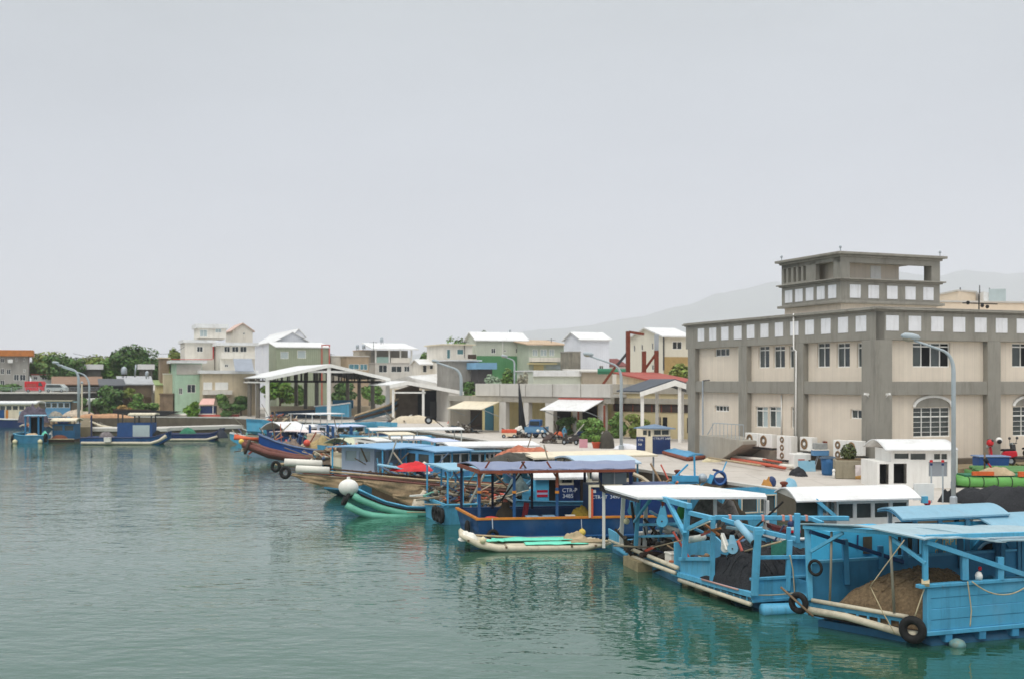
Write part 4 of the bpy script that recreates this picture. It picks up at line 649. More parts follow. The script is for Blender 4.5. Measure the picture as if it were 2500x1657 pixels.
MB().ob(fb.p(r[0]+.2,QZ+.3,.1),fb.d*2.2,-fb.n*1.2,UP*1.3).build('counter',navy2,t); 
for x in (r[0]+.15,r[1]-.2): MB().bar(fb.p(x,QZ,.2),fb.p(x,r[2],.2),.1).build('post',white,t)
MB().ob(fb.p(r[0]-1,QZ,.6),fb.d*7,-fb.n*1.,UP*.3).build('red_footing',red2,t)
fm=Fc(P(600,HY,175),V((1,0,0))); k=MB(); r=fm.rect(Z2(430,880),Z2(900,1000)); k.ob(fm.p(r[0],QZ,0),fm.d*(r[1]-r[0]+8),-fm.n*1,UP*1.5); tag(k.build('garden_wall',beige_w),'low beige garden wall behind the boat shelter','wall')
# ------------------------------------------------ small builders for quay and deck gear
def heap(name,label,cat,c,rx,ry,h,m,seed,par=None,rot=0.,rough=.3,group=None,pw=.75,nu=30,fr=2.2):
    c=V(c); sd_=seed*7.3
    def fn(u,v):
        a=2*math.pi*u; r=v; x,y=math.cos(a)*r,math.sin(a)*r
        rr=1+.22*noise.noise(V((math.cos(a)*1.3+sd_,math.sin(a)*1.3,seed)))
        X=rx*x*rr;Y_=ry*y*rr; z=h*max(0,(1-r**2))**pw*(1+rough*noise.noise(V((x*fr+sd_,y*fr,seed*1.7))))+rough*.25*h*noise.noise(V((x*6+sd_,y*6,3)))*(1-r)+rough*.12*h*noise.noise(V((x*15+sd_,y*15,5)))*(1-r**4)
        return c+V((X*math.cos(rot)-Y_*math.sin(rot),X*math.sin(rot)+Y_*math.cos(rot),max(-.02,z)))
    o=MB().grid(fn,nu,12).build(name,m,par,smooth=True)
    return tag(o,label,cat,group) if par is None else o
def tyre(c,ax,r,label,group='tyre fenders hung on the boats',th=.3): return tag(MB().torus(c,ax,r*(1-th*.9),r*th,24,8,.95).build('tyre',black,None,True),label,'tyre',group)
def buoy(c,r,m,label,sq=1.,line=None):
    t=thing('buoy',V(c)-UP*r,label,'buoy','buoys on the boats'); MB().ball(c,r,16,sq).build('float',m,t,True); MB().lathe(V(c)+UP*r*.92*sq,[(r*.2,0),(r*.16,r*.28)],8).build('eye',m,t)
    if line: k=MB(); k.tube([V(c)+UP*r*sq,V(c)+UP*(r*sq+line)],.02,5); k.build('line',rope,t)
    return t
def log(pts,r,m,label,cat,name,n=10,group=None): return tag(MB().tube(pts,r,n).build(name,m,None,True),label,cat,group)
def crate(c,sx,sy,sz,m,label,rz=0,cat='crate',name='crate'):
    t=thing(name,c,label,cat); k=MB(); u=V((math.cos(rz),math.sin(rz),0));w_=V((-u.y,u.x,0)); o=V(c)-u*sx/2-w_*sy/2
    k.ob(o,u*sx,w_*sy,UP*sz*.86); k.build('body',m,t,bevel=.02); MB().ob(o-u*.02-w_*.02+UP*sz*.86,u*(sx+.04),w_*(sy+.04),UP*sz*.14).build('rim',m,t,bevel=.015); return t
def text(txt,p,right,up,h,m,par,name='lettering'):
    cu=bpy.data.curves.new(name,'FONT'); cu.body=txt; cu.size=h/.7; cu.extrude=.004; cu.align_x='LEFT'; cu.resolution_u=2; o=bpy.data.objects.new(name,cu); COL.objects.link(o)
    dg=bpy.context.evaluated_depsgraph_get(); me=bpy.data.meshes.new_from_object(o.evaluated_get(dg)); bpy.data.objects.remove(o); r=V(right).normalized();u=V(up).normalized(); n=r.cross(u); org=ORG[par.name]
    for v in me.vertices: c=v.co.copy(); q_=V(p)+r*c.x+u*c.y+n*c.z-org; v.co=q_
    me.materials.clear(); me.materials.append(m); ob=bpy.data.objects.new(name,me); COL.objects.link(ob); ob.parent=par; ORG[ob.name]=org; return ob
# ------------------------------------------------ things on the quay (left to right)
q=Z3
# navy wheelhouse cabin standing ashore
A=G(*Z4(362,1402)); fr=Fc(A,V((1,.12,0))); fl=Fc(A,V((.86,-.5,0)))
t=thing('wheelhouse',A,'navy and cream boat wheelhouse standing ashore by the street lamp','wheelhouse')
w1=fr.t(Z4(535,0)[0]); w0=-fl.t(Z4(212,0)[0]); zt=HC-(Z4(0,1160)[1]-HY)/F*A.y; zm=HC-(Z4(0,1232)[1]-HY)/F*A.y; hs=[(w1*.1,w1*.48,zm+.12,zt-.1),(w1*.54,w1*.92,zm+.12,zt-.1)]
k=MB(); k.wall(fr,0,w1,QZ,zt,hs,.08); k.wall(fl,-w0,0,QZ,zt,[(-w0*.6,-w0*.34,zm+.08,zt-.12),(-w0*.27,-w0*.1,zm+.0,zt-.12)],.08); D_=fl.d*-w0; k.quad(A+D_+UP*QZ-UP*A.z+UP*0,A+D_+fr.d*w1,A+D_+fr.d*w1+UP*(zt-QZ),A+D_+UP*(zt-QZ)); k.quad(A+fr.d*w1,A+fr.d*w1+D_,A+fr.d*w1+D_+UP*(zt-QZ),A+fr.d*w1+UP*(zt-QZ)); k.build('wall',cream,t)
MB().ob(fr.p(.02,QZ,.003),fr.d*(w1-.02),fr.n*.03,UP*(zm-QZ)).build('lower_panel',navy2,t); MB().ob(fl.p(-w0,QZ+.25,.003),fl.d*(w0*.56),fl.n*.03,UP*(zm-QZ-.3)).build('door',navy2,t)
for h_ in hs: MB().ob(fr.p(h_[0],h_[2],-.09),fr.d*(h_[1]-h_[0]),fr.n*.02,UP*(h_[3]-h_[2])).build('window',glass2,t)
for a_,b_,c_,d_ in ((-w0*.6,-w0*.34,zm+.08,zt-.12),(-w0*.27,-w0*.1,zm,zt-.12)): MB().ob(fl.p(a_,c_,-.09),fl.d*(b_-a_),fl.n*.02,UP*(d_-c_)).build('window',glass2,t)
k=MB(); pk_=zt+.3; mid=A+fl.d*(-w0*.5)
rp=[fr.p(-.15,zt,.25),fr.p(w1+.35,zt-.02,.25),fr.p(w1+.3,zt-.02,-.2)+D_,fr.p(-.15,zt,-.3)+D_]; cc=sum(rp,V())/4+UP*.3
for i in range(4): k.prism([rp[i],rp[(i+1)%4],cc],(0,0,.06))
k.build('roof',M('slate_blue_roof',(112,134,158),.6,.1,1.5),t)
text('CTR-PT 3480',fr.p(w1*.06,zm-.24,.04),fr.d,UP,.17,white,t); text('CTR-',fl.p(-w0*.9,zm-.36,.04),fl.d,UP,.15,white,t); text('348',fl.p(-w0*.9,zm-.7,.04),fl.d,UP,.15,white,t)
c=G(*q(1880,1350)); heap('sack_pile','pile of white net sacks at the foot of the street lamp beside the navy cabin','sacks',c,1.0,.6,.42,M('white_net',(226,226,230),.9,.06,5,bump=.5),5)
c=G(*q(1690,1345)); heap('net_mound','tall dark domed mound of covered nets beside the shrubs','net pile',c,.66,.62,1.4,M('olive_cover',(70,66,58),.9,.2,3,bump=.4),6,pw=.5,rough=.08)
c=G(*q(1468,1340)); k=MB(); k.ob(c-V((.34,0,0)),V((.68,0,0)),V((0,.08,.0)),UP*.7); tag(k.build('board',M('pink_board',(206,150,160),.7,.08,2),bevel=.02),'pink board standing upright on the quay by the shrubs','board')
def pot(label,qq,w_,h_,m,plant=None,seed=1):
    c=G(*qq); t=thing('flower_pot',c,label,'flower pot'); MB().lathe(c,[(w_*.36,0),(w_*.5,h_*.9),(w_*.54,h_*.9),(w_*.54,h_),(w_*.44,h_),(w_*.4,h_*.8)],12).build('pot',m,t,True)
    if plant: mb=MB(); leaves(mb,c+UP*(h_+.25),.4,.35,.3,120,.08,random.Random(seed)); mb.build('plant',plant,t)
pot('orange pot with a small green plant left of the domed mound',q(1592,1345),.75,.5,orangep,leafD,3); pot('blue tub with leaves behind the pink board',q(1440,1262),.7,.75,navy2,leafA,4)
# truck
A=G(*Q3(880,775)); t=thing('mini_truck',A,'small faded blue pickup truck loaded with gear by the market block','truck'); fr=Fc(A,V((1,-.25,0))); L=fr.t(Q3(1400,0)[0])
blue_t=M('truck_blue',(92,136,170),.6,.15,1.5,dirt=.4,dc=(70,80,90))
MB().ob(fr.p(-.3,QZ+.55,.0),fr.d*(L+.2),-fr.n*1.5,UP*.12).build('bed',blue_t,t); MB().ob(fr.p(-.3,QZ+.67,.02),fr.d*(L+.2),-fr.n*.06,UP*.42).build('side_board',blue_t,t); MB().ob(fr.p(L-.16,QZ+.67,-.05),fr.d*.06,-fr.n*1.4,UP*.42).build('tail_board',blue_t,t)
k=MB(); k.prism([fr.p(-.1,QZ+.4,-.1),fr.p(L*.62,QZ+.4,-.1),fr.p(L*.62,QZ+1.75,-.4),fr.p(.1,QZ+1.75,-.4)],-fr.n*1.1-fr.d*0); k.build('cab',M('truck_cab',(50,92,140),.5,.15,2),t,bevel=.06); k=MB(); k.ob(fr.p(.15,QZ+1.2,-.25),fr.d*(L*.5),-fr.n*.03,UP*.4); k.build('window',glass,t)
for x,o in ((.1,-.2),(L*.85,-.2),(.5,-1.3)): wheel(t,fr.p(x,QZ+.3,o),.3,tuple(fr.n))
heap('load','brown and white fishing gear heaped on the blue pickup','gear',fr.p(L*.45,QZ+.68,-.75),.9,.5,.5,M('gear_brown',(150,112,84),.9,.4,5),8)
for i,(x,y,lb) in enumerate(((1165,590,'white float on the pickup bed, left one'),(1290,600,'white float on the pickup bed, right one'))): p=P(*Q3(x,y-20),A.y-.3); tag(MB().ball(p,.17,10,.8).build('float',foam,None,True),lb,'float')
c=G(*Q3(370,765)); t=thing('handcart',c,'low orange and white handcart beside the blue pickup','cart'); MB().box(c+UP*.15,1.4,.9,.35).build('tray',M('cart_cream',(226,206,178),.7,.1,2),t,bevel=.03); MB().box(c+UP*.5,1.45,.95,.3).build('side_rail',orangep,t,bevel=.03)
for x in (-.5,.5): wheel(t,c+V((x,-.45,.18)),.18)
c=G(*Q3(640,740)); heap('sack_pile','pale sacks piled between the orange cart and the blue pickup','sacks',c,.6,.5,1.0,foam,9,pw=.5)
c=G(*Q3(490,520)); heap('sack_pile','grey white bundle leaning behind the orange cart','sacks',c,.9,.4,1.2,M('bundle_grey',(190,188,178),.9,.1,4),10,pw=.6)
p0=P(*q(850,728),112); p1=G(*q(885,1185)); p1=P(*q(885,1180),112); log([p0,lerp(p0,p1,.3),p1+UP*.1],[.05,.16,.42],M('black_sheet',(36,38,42),.8,.2,3),'furled black tarpaulin hanging on a pole in front of the market colonnade','tarpaulin','furled_tarpaulin')
c=G(*Q3(1730,850)); tag(MB().ball(c+UP*.45,.45,12,1.).build('orange_drum',M('rust_orange',(196,92,52),.75,.2,3),None,True),'rusty orange round float on the ground right of the pickup','float')
c=G(*Q3(1540,850)); heap('junk_pile','dark jumble of gear on the ground right of the blue pickup','gear',c,.8,.5,.7,M('junk_dark',(78,66,62),.9,.4,4),11)
c=G(*Q3(1890,850)); t=thing('gas_cylinder',c,'teal gas cylinder standing near the dark shrub','cylinder'); MB().lathe(c,[(.2,0),(.22,.1),(.22,.95),(.1,1.15),(.06,1.18),(.06,1.3)],12).build('bottle',teal,t,True); MB().lathe(c+UP*1.24,[(.1,0),(.1,.1)],8).build('valve',steel,t)
def scooter(label,c,yaw,body,seatm=black,sc=1.):
    t=thing('scooter',c,label,'scooter'); u=V((math.cos(yaw),math.sin(yaw),0))*sc; w_=V((-u.y,u.x,0)); c=V(c); H=lambda a,z,b=0:c+u*a+w_*b+UP*z*sc
    for a in (-.55,.6): wheel(t,H(a,.24),.24*sc,tuple(w_.normalized()))
    k=MB(); k.prism([H(-.85,.5,-.16),H(-.2,.32,-.16),H(-.1,.6,-.16),H(-.2,.74,-.16),H(-.8,.76,-.16)],w_*.32); k.build('rear_body',body,t,bevel=.05)
    k=MB(); k.ob(H(-.15,.26,-.15),u*.55,w_*.3,UP*.1*sc); k.build('footboard',dkgrey,t); k=MB(); k.prism([H(.32,.28,-.2),H(.44,.28,-.2),H(.52,.95,-.2),H(.42,.98,-.2)],w_*.4); k.build('front_shield',body,t,bevel=.04)
    k=MB(); k.prism([H(-.75,.76,-.13),H(-.05,.74,-.13),H(-.1,.84,-.13),H(-.7,.86,-.13)],w_*.26); k.build('seat',seatm,t,bevel=.03); k=MB(); k.tube([H(.42,1.0,-.3),H(.5,1.02,0),H(.42,1.0,.3)],.025*sc,6); k.build('handlebar',dkgrey,t); k=MB(); k.ball(H(.54,.95),.1*sc,10); k.build('headlight',glass_lt,t)
    for b in (-.28,.28): k=MB(); k.tube([H(.45,1.02,b),H(.43,1.25,b*1.2)],.012*sc,5); k.ball(H(.43,1.27,b*1.2),.07*sc,8); k.build('mirror',dkgrey,t)
    return t
c=G(*Q3(2060,960)); scooter('dark old scooter parked beside the pink board',c,2.6,M('scooter_dark',(60,54,52),.5,.2,3))
# far quay clutter by the shed and third lamp
c=G(*Z2(1800,1105)); heap('sack_pile','pile of cream sacks in front of the net shed','sacks',c,3.2,1,.95,M('sack_cream',(208,194,170),.9,.12,3,bump=.4),12)
c=G(*Z2(1945,1115)); wt=thing('hose_reel',c,'black tyre reel lying by the cream sacks','reel'); wheel(wt,c+UP*.5,.5); 
c=G(*Z2(2150,1105)); t=thing('traffic_cone',c,'orange traffic cone at the net shed corner','cone'); MB().lathe(c,[(.3,0),(.26,.05),(.05,.95),(.03,1.)],12).build('cone_body',M('cone_orange',(222,84,56),.6,.1,2),t); MB().box(c,.7,.7,.05).build('foot',M('cone_orange2',(200,76,50),.6,.1,2),t)
for i,(x,y,h_,m,lb) in enumerate(((2205,1110,2.6,M('olive_jacket',(120,110,90),.9,.2,3),'tall covered engine stand behind the third street lamp'),(2420,1130,1.7,M('tank_grey',(186,186,178),.6,.1,2),'grey water tank in front of the market side wall'),)): c=G(*Z2(x,y)); t=thing('engine_stand' if i==0 else 'water_tank',c,lb,'stand' if i==0 else 'tank'); MB().lathe(c+UP*.5,[(.55,0),(.62,.1),(.62,h_-.6),(.4,h_-.4)],12).build('drum',m,t,True); MB().box(c,.9,.9,.5).build('stand',conc_dk,t)
c=G(*Z2(2270,1080)); p=P(*Z2(2345,985),c.y); t=thing('loudspeaker',p,'cream horn loudspeaker on the third street lamp','loudspeaker'); MB().lathe(p,[(.1,0),(.35,.9),(.5,1.3)],12,V((1,0,-.06))).build('horn',cream,t,True); MB().lathe(p,[(.2,-.3),(.2,0)],10,V((1,0,0))).build('driver',M('driver_pink',(206,170,166),.6,.1,2),t)
# building foot: poles, tarps, tanks
q=Z4
c=G(*q(660,1420)); t=thing('boat_cover',c,'flat raft of blue tarpaulin edged with brown poles beside the loading platform','tarpaulin'); a_,b_,c2,d_=G(*q(470,1405)),G(*q(700,1470)),G(*q(860,1450)),G(*q(640,1400))
k=MB(); k.grid(lambda u,v:lerp(lerp(a_,b_,u),lerp(d_,c2,u),v)+UP*(.3+.12*noise.noise(V((u*4,v*4,1)))+.12*math.sin(v*3.14)),14,10,.1); k.build('sheet',tarp_b,t,True)
for p0,p1 in ((a_,b_),(b_,c2)): MB().tube([p0+UP*.15,p1+UP*.15],.13,8).build('edge_pole',redbrown,t)
red_p=M('orange_red_pole',(196,92,66),.65,.15,3,dirt=.3,dc=(130,70,54))
ends=[((1000,1440),(1630,1560)),((1010,1450),(1560,1548)),((1100,1440),(1600,1530)),((960,1425),(1480,1520)),((1120,1480),(1640,1568)),((900,1480),(1400,1560))]
for i,(a_,b_) in enumerate(ends): pa,pb=G(*q(*a_)),G(*q(*b_)); log([pa+UP*(.12+.1*(i%3)),pb+UP*(.12+.1*(i%3))],.065,red_p if i<5 else bamboo,'long orange red pole in the bundle lying along the office wall' if i<5 else 'bare bamboo pole lying nearest the quay edge beside the red bundle','pole','long_pole',8,'orange poles on the quay' if i<5 else None)
pa,pb=G(*q(1080,1465)),G(*q(1450,1500)); log([pa+UP*.3,pb+UP*.3],.11,foam,'long white float tube behind the orange red poles','float tube','float_tube',10)
pa,pb=G(*q(1590,1545)),G(*q(1715,1555)); log([pa+UP*.22,pb+UP*.22],.13,foam,'short white float tube in front of the white water tank','float tube','float_tube',10)
heap('net_pile','black net bundle at the end of the orange red poles','net pile',G(*q(1755,1605)),.5,.38,.45,net_black,14,pw=.6); heap('net_pile','small black net pile behind the orange red poles','net pile',G(*q(1110,1450)),.5,.35,.3,net_black,15,pw=.6); heap('net_pile','row of cream floats and net beside the blue tarpaulin raft','net pile',G(*q(930,1475)),.7,.35,.3,M('float_cream',(206,194,160),.85,.2,6,bump=.5),16,pw=.7)
for i,(x,y) in enumerate(((1790,1615),(1500,1525))): heap('net_pile',('little dark rope heap right of the black net bundle','grey black net heap lying on the red poles')[i],'net pile',G(*q(x,y)),.36,.25,.2,net_black,17+i,pw=.6)
# white tank, blue panel, cart on stand, barrels, planter
A=G(*Q8(610,1000)); t=thing('water_tank',A,'white square water tank standing behind the pale blue panel','tank'); fr=Fc(A,V((1,.1,0))); MB().ob(fr.p(0,QZ,0),fr.d*1.12,-fr.n*.9,UP*1.0).build('body',white,t,bevel=.05); MB().ob(fr.p(.3,QZ+.6,.004),fr.d*.4,fr.n*.01,UP*.07).build('stain',red2,t); MB().lathe(fr.p(.56,QZ+1.0,-.45),[(.2,0),(.2,.05)],12).build('lid',white,t)
A=G(*Q8(690,1020)); t=thing('panel',A,'pale blue metal panel leaning against the white water tank','panel'); fr=Fc(A,V((1,.1,0))); MB().prism([fr.p(0,QZ,.16),fr.p(1.05,QZ,.16),fr.p(1.05,QZ+.64,.03),fr.p(0,QZ+.64,.03)],fr.n*.05).build('sheet',sky2,t); MB().ob(fr.p(.65,QZ+.6,.03),fr.d*.12,fr.n*.06,UP*.08).build('hinge',black,t)
A=G(*Q8(1120,1010)); t=thing('service_cart',A,'blue and grey equipment trolley on thin splayed legs beside the white tank','trolley')
MB().box(A+UP*.92,.95,.6,.33).build('tray',M('cart_blue',(86,134,176),.6,.12,2),t,bevel=.02); MB().box(A+UP*1.25,1.0,.64,.06).build('shelf',white,t); MB().box(A+UP*1.31,.8,.52,.38).build('machine',M('machine_grey',(150,152,150),.6,.25,4),t,bevel=.04); MB().box(A+V((.3,0,1.69)),.2,.36,.1).build('handle',rust,t)
for x,y in ((-.5,-.3),(.5,-.3),(-.5,.3),(.5,.3)): MB().bar(A+V((x*.85,y*.7,0)),A+V((x*.25,y*.35,.92)),.04).build('leg',steel,t)
A=G(*Q8(1280,1095)); t=thing('barrel',A,'deep blue plastic barrel draped in tarpaulin left of the concrete planter','barrel'); MB().lathe(A,[(.34,0),(.38,.15),(.4,.65),(.44,.98),(.34,1.02)],14).build('drum',M('barrel_blue',(44,100,150),.6,.18,2,bump=.3,bsc=6),t,True); heap('cover','','cover',A+UP*.98,.55,.45,.12,M('barrel_top',(62,82,100),.7,.2,3),20,t)
A=G(*Q8(1410,1165)); t=thing('planter',A,'big square concrete planter block with a leafy bush','planter'); fr=Fc(A,V((.97,-.2,0))); MB().ob(fr.p(0,QZ,0),fr.d*1.85,-fr.n*1.6,UP*1.03).build('block',conc_dk if False else M('planter_concrete',(150,142,122),.95,.2,1.2,bump=.4,dirt=.8,dc=(88,76,58),dsc=1.2,streak=1),t,bevel=.04); MB().ob(fr.p(.12,QZ+1.03,-.12),fr.d*1.6,-fr.n*1.36,UP*.06).build('soil',soil,t)
mb=MB(); leaves(mb,fr.p(.75,QZ+1.45,-.5),.44,.4,.5,700,.07,random.Random(4)); mb.build('bush',M('bush_olive',(74,84,38),.6,.25,2,island=.4),t)
A=G(*Q8(1385,1165)); t=thing('bollard',A,'short white post with round head at the foot of the concrete planter','bollard'); MB().lathe(A,[(.09,0),(.08,.32),(.06,.38)],12).build('post',white,t,True); MB().ball(A+UP*.46,.1,12).build('head',white,t,True)
A=G(*Q8(1800,1180)); t=thing('tarp_wall',A,'pale pink grey tarpaulin covered stack beside the concrete planter','tarpaulin'); fr=Fc(A,V((1,-.05,0))); k=MB(); k.grid(lambda u,v:fr.p(u*1.25,QZ+(.8-.08*u+.05*noise.noise(V((u*7,1,2))))*min(1,v*1.4),(.08*noise.noise(V((u*5,v*3,4)))-max(0,v-.7)*2)),20,14); k.build('cover',M('pale_tarp',(206,196,194),.8,.06,2,bump=.3,bsc=6),t,True); MB().ob(fr.p(.08,QZ,-.12),fr.d*1.1,-fr.n*.5,UP*.66).build('stack',M('pale_tarp2',(196,188,186),.8,.06,2),t)
pa,pb=G(*Q8(1800,1215)),G(*Q8(2190,1225)); log([pa+UP*.2,lerp(pa,pb,.5)+UP*.26,pb+UP*.2],[.08,.14,.12],M('ochre_canvas',(168,128,66),.9,.2,3,bump=.4),'rolled ochre canvas lying below the pale tarpaulin stack','canvas roll','canvas_roll',12)
heap('branch_pile','jumble of grey timber against the office corner behind the planter','timber',G(*Q8(1960,830))+V((0,1.5,0)),1.2,.5,1.5,wood,22,rough=.9)
f=Fc(P(1693,HY,83),V((1,-.2,0))); a_=f.at(*q(848,1215)); t=thing('light_pole',V((a_.x,a_.y,QZ)),'thin grey floodlight pole with a bent arm in front of the office wall','pole'); MB().tube([V((a_.x,a_.y,QZ)),f.at(*q(846,700))],.06,8).build('shaft',steel,t); MB().tube([f.at(*q(846,700)),f.at(*q(1000,688)),f.at(*q(1015,655))],.05,6).build('arm',dkgrey,t)
# white boat cabin ashore
q=B4
A=G(*q(1650,940)); fr=Fc(A,V((1,.02,0))); x0=fr.t(q(945,0)[0]); t=thing('boat_cabin',A,'white boat cabin with barrel roof and two dark hatch doors standing on the quay','boat cabin'); Wd=-x0
zz_=lambda y:HC-(q(0,y)[1]-HY)/F*A.y
xa,xb=fr.t(q(1085,0)[0]),fr.t(q(1650,0)[0]); dp=2.5
h1=[fr.rect(q(970,712),q(1060,905)),fr.rect(q(1105,708),q(1232,900)),fr.rect(q(1440,668),q(1620,830))]; h2=[fr.rect(q(1112,612),q(1250,662)),fr.rect(q(1266,612),q(1412,670)),fr.rect(q(1492,615),q(1552,668)),fr.rect(q(1562,615),q(1618,668))]
k=MB(); zl=zz_(690); zu=zz_(575); k.wall(fr,x0,0,QZ,zl,h1,.12); k.wall(fr,xa,0,zl,zu,h2,.1); k.quad(fr.p(x0,QZ),fr.p(x0,QZ,-dp),fr.p(x0,zl,-dp),fr.p(x0,zl)); k.quad(fr.p(xa,zl),fr.p(xa,zl,-dp),fr.p(xa,zu,-dp),fr.p(xa,zu)); k.quad(fr.p(x0,zl),fr.p(xa,zl),fr.p(xa,zl,-dp),fr.p(x0,zl,-dp)); k.quad(fr.p(x0,QZ,-dp),fr.p(0,QZ,-dp),fr.p(0,zl,-dp),fr.p(x0,zl,-dp)); k.quad(fr.p(xa,zl,-dp),fr.p(0,zl,-dp),fr.p(0,zu,-dp),fr.p(xa,zu,-dp))
fe=Fc(fr.p(0,0),V((.5,.86,0))); k.wall(fe,0,2.2,QZ,zu,[(.35,.75,QZ+.2,zu-.15),(1.05,1.75,QZ+1.1,zu-.25)],.1); k.build('wall',white,t)
for h_ in h1[:2]: MB().ob(fr.p(h_[0]-.02,h_[2],-.5),fr.d*(h_[1]-h_[0]+.04),fr.n*.02,UP*(h_[3]-h_[2])).build('hatch_door',M('hatch_black',(8,8,9),.9,.1),t)
MB().ob(fr.p(h1[2][0],h1[2][2],-.1),fr.d*(h1[2][1]-h1[2][0]),fr.n*.03,UP*(h1[2][3]-h1[2][2])).build('grey_screen',M('screen_grey',(140,146,152),.5,.08,2),t)
for h_ in h2: MB().ob(fr.p(h_[0],h_[2],-.1),fr.d*(h_[1]-h_[0]),fr.n*.02,UP*(h_[3]-h_[2])).build('window',glass2,t)
MB().ob(fe.p(.35,QZ+.2,-.1),fe.d*.4,fe.n*.02,UP*(zu-QZ-.35)).build('side_door',void,t); MB().ob(fe.p(1.05,QZ+1.1,-.1),fe.d*.7,fe.n*.02,UP*(zu-QZ-1.35)).build('window',glass,t)
MB().ob(fe.p(.02,QZ,.004),fe.d*2.15,fe.n*.03,UP*.32).build('blue_base',navy,t)
k=MB(); rz=zz_(512); k.grid(lambda u,v:fr.p(lerp(xa-.45,.25,u)+v*1.0*u*.0,zu+.0+(rz-zu)*.0+(.55)*math.sin(math.pi*(.06+v*.88))-.08,.35-v*(dp+.9)),12,14,.06); k.build('roof',white2,t,True); k=MB(); k.prism([fr.p(-.02,zu-.02+(.5*math.sin(math.pi*(.06+v/12*.88))-.08),.3-v/12*(dp+.8)) for v in range(13)],fr.d*.05); k.build('gable',M('gable_grey',(190,188,176),.7,.1,2),t)
for i,x in enumerate((1465,1575)): c=G(*q(x,1085)); t=thing('marker_pole',c,('thin pole with red and blue tag in front of the white cabin, left one','thin pole with red and blue tag in front of the white cabin, right one')[i],'pole'); h_=(q(0,1085)[1]-q(0,670)[1])/F*c.y; MB().tube([c,c+UP*h_],.035,6).build('shaft',steel,t); MB().lathe(c+UP*(h_-.12),[(.07,0),(.07,.1)],8).build('red_tag',red,t); MB().lathe(c+UP*(h_-.26),[(.06,0),(.06,.1)],8).build('blue_tag',navy2,t)
# blue bin, scooters, green raft ashore, black nets
A=P(2390.5,1139,62.5); A.z=2.03; t=thing('storage_bin',A,'large blue storage bin with grey lid in front of the red scooter','bin'); fr=Fc(A,V((1,-.03,0))); L=fr.t(Q7(1180,0)[0]); MB().prism([fr.p(.04,2.03,0),fr.p(L-.1,2.03,0),fr.p(L,2.76,.06),fr.p(0,2.76,.06)],-fr.n*1.1).build('tub',M('bin_blue',(34,78,138),.6,.15,1.5,dirt=.2,dc=(90,100,120)),t,bevel=.05); MB().ob(fr.p(-.05,2.76,.1),fr.d*(L+.1),-fr.n*1.3,UP*.07).build('lid',M('bin_lid',(120,140,172),.6,.1,2),t,bevel=.03)
c=V((P(2440,0,66.0).x,66.0,2.04)); scooter('bright red scooter parked behind the blue storage bin',c,3.0,M('scooter_red',(196,24,42),.3,.12,2),sc=1.15)
p=P(*Q7(835,285),c.y-.2); t=thing('helmet',p,'red helmet resting on the handlebar of the red scooter','helmet'); MB().ball(p,.2,14).build('shell',red,t,True); MB().torus(p-UP*.06,UP,.18,.03,14,6).build('rim',red,t)
p=P(*Q7(990,245),c.y-.1); t=thing('helmet',p,'white and black helmet hanging on the mirror of the red scooter','helmet'); MB().ball(p,.19,14).build('shell',white,t,True); MB().ball(p+V((-.02,-.1,-.05)),.14,12).build('visor',black,t,True)
c=V((P(2494,0,67).x,67,2.04)); scooter('black scooter parked at the right edge by the barred window',c,2.2,M('scooter_black',(36,34,34),.4,.2,3),sc=1.2)
mb=MB(); leaves(mb,V((P(2486,0,63).x,63,2.1)),2.6,1.4,.2,500,.12,random.Random(9)); tag(mb.build('grass_patch',M('olive_grass',(112,112,52),.8,.2,3,island=.3)),'olive green weeds on the raised bed right of the blue bin','grass',kind='stuff')
k=MB(); k.ob(FR.p(3.2,QZ-.1,3.2),FR.d*22,-FR.n*3.3,UP*.62); tag(k.build('raised_bed',M('bed_earth',(140,124,96),.95,.2,1,bump=.3)),'raised earth bed along the office wall','raised bed')
# green pipe raft ashore
A=G(*Q7(330,1060)); fr=Fc(A,V((1,-.02,0))); t=thing('pipe_raft',A,'bright green pipe raft hauled up on the quay right of the white cabin','raft'); L=9
for i,o in enumerate((.0,-.42,-.84,-1.3)): MB().tube([fr.p(-.25,QZ+.32+(.15 if i else 0),o+.1),fr.p(.3,QZ+.28,o),fr.p(L,QZ+.26,o)],[.2,.26,.26],12).build('pipe',grass_pipe,t,True)
for i in range(9): MB().torus(fr.p(.35+i*.72,QZ+.28,0),fr.d,.27,.025,16,5).build('lashing',M('strap_dark',(50,66,44),.9,.2,3),t)
MB().ob(fr.p(.55,QZ+.62,.1),fr.d*1.1,-fr.n*.15,UP*.2).build('plank',M('orange_plank',(196,92,44),.8,.2,3),t); MB().ob(fr.p(2.9,QZ+.56,.1),fr.d*2.6,-fr.n*.15,UP*.26).build('plank',MATS['orange_plank'],t)
MB().ob(fr.p(.3,QZ+.5,-.2),fr.d*(L-.5),-fr.n*1.3,UP*.12).build('deck',tarp_g,t)
A=P(2392,1152,59.5); fr2=Fc(A+V((0,.4,0)),V((1,-.03,0))); t=thing('net_platform',A,'flat stack of green netting and pipes behind the green pipe raft','net stack'); k=MB(); k.grid(lambda u,v:fr2.p(u*7,QZ+.5+.18*noise.noise(V((u*9,v*3,1)))+.15*v,-v*1.8),24,8,.3); k.build('netting',M('netting_green',(84,132,70),.9,.25,4,bump=.5,dirt=.3,dc=(60,96,60)),t,True)
for i in range(4): MB().tube([fr2.p(.2,QZ+.66+.05*i,-.2-.45*i),fr2.p(7.5,QZ+.62+.05*i,-.2-.45*i)],.09,8).build('pipe',M('dull_green_pipe',(96,140,84),.6,.15,2),t,True)
heap('net_pile','tangle of tan rope and floats on the green pipe raft','net pile',fr.p(2.0,QZ+.6,-.5),1.0,.5,.4,bamboo,24,rough=.6); 
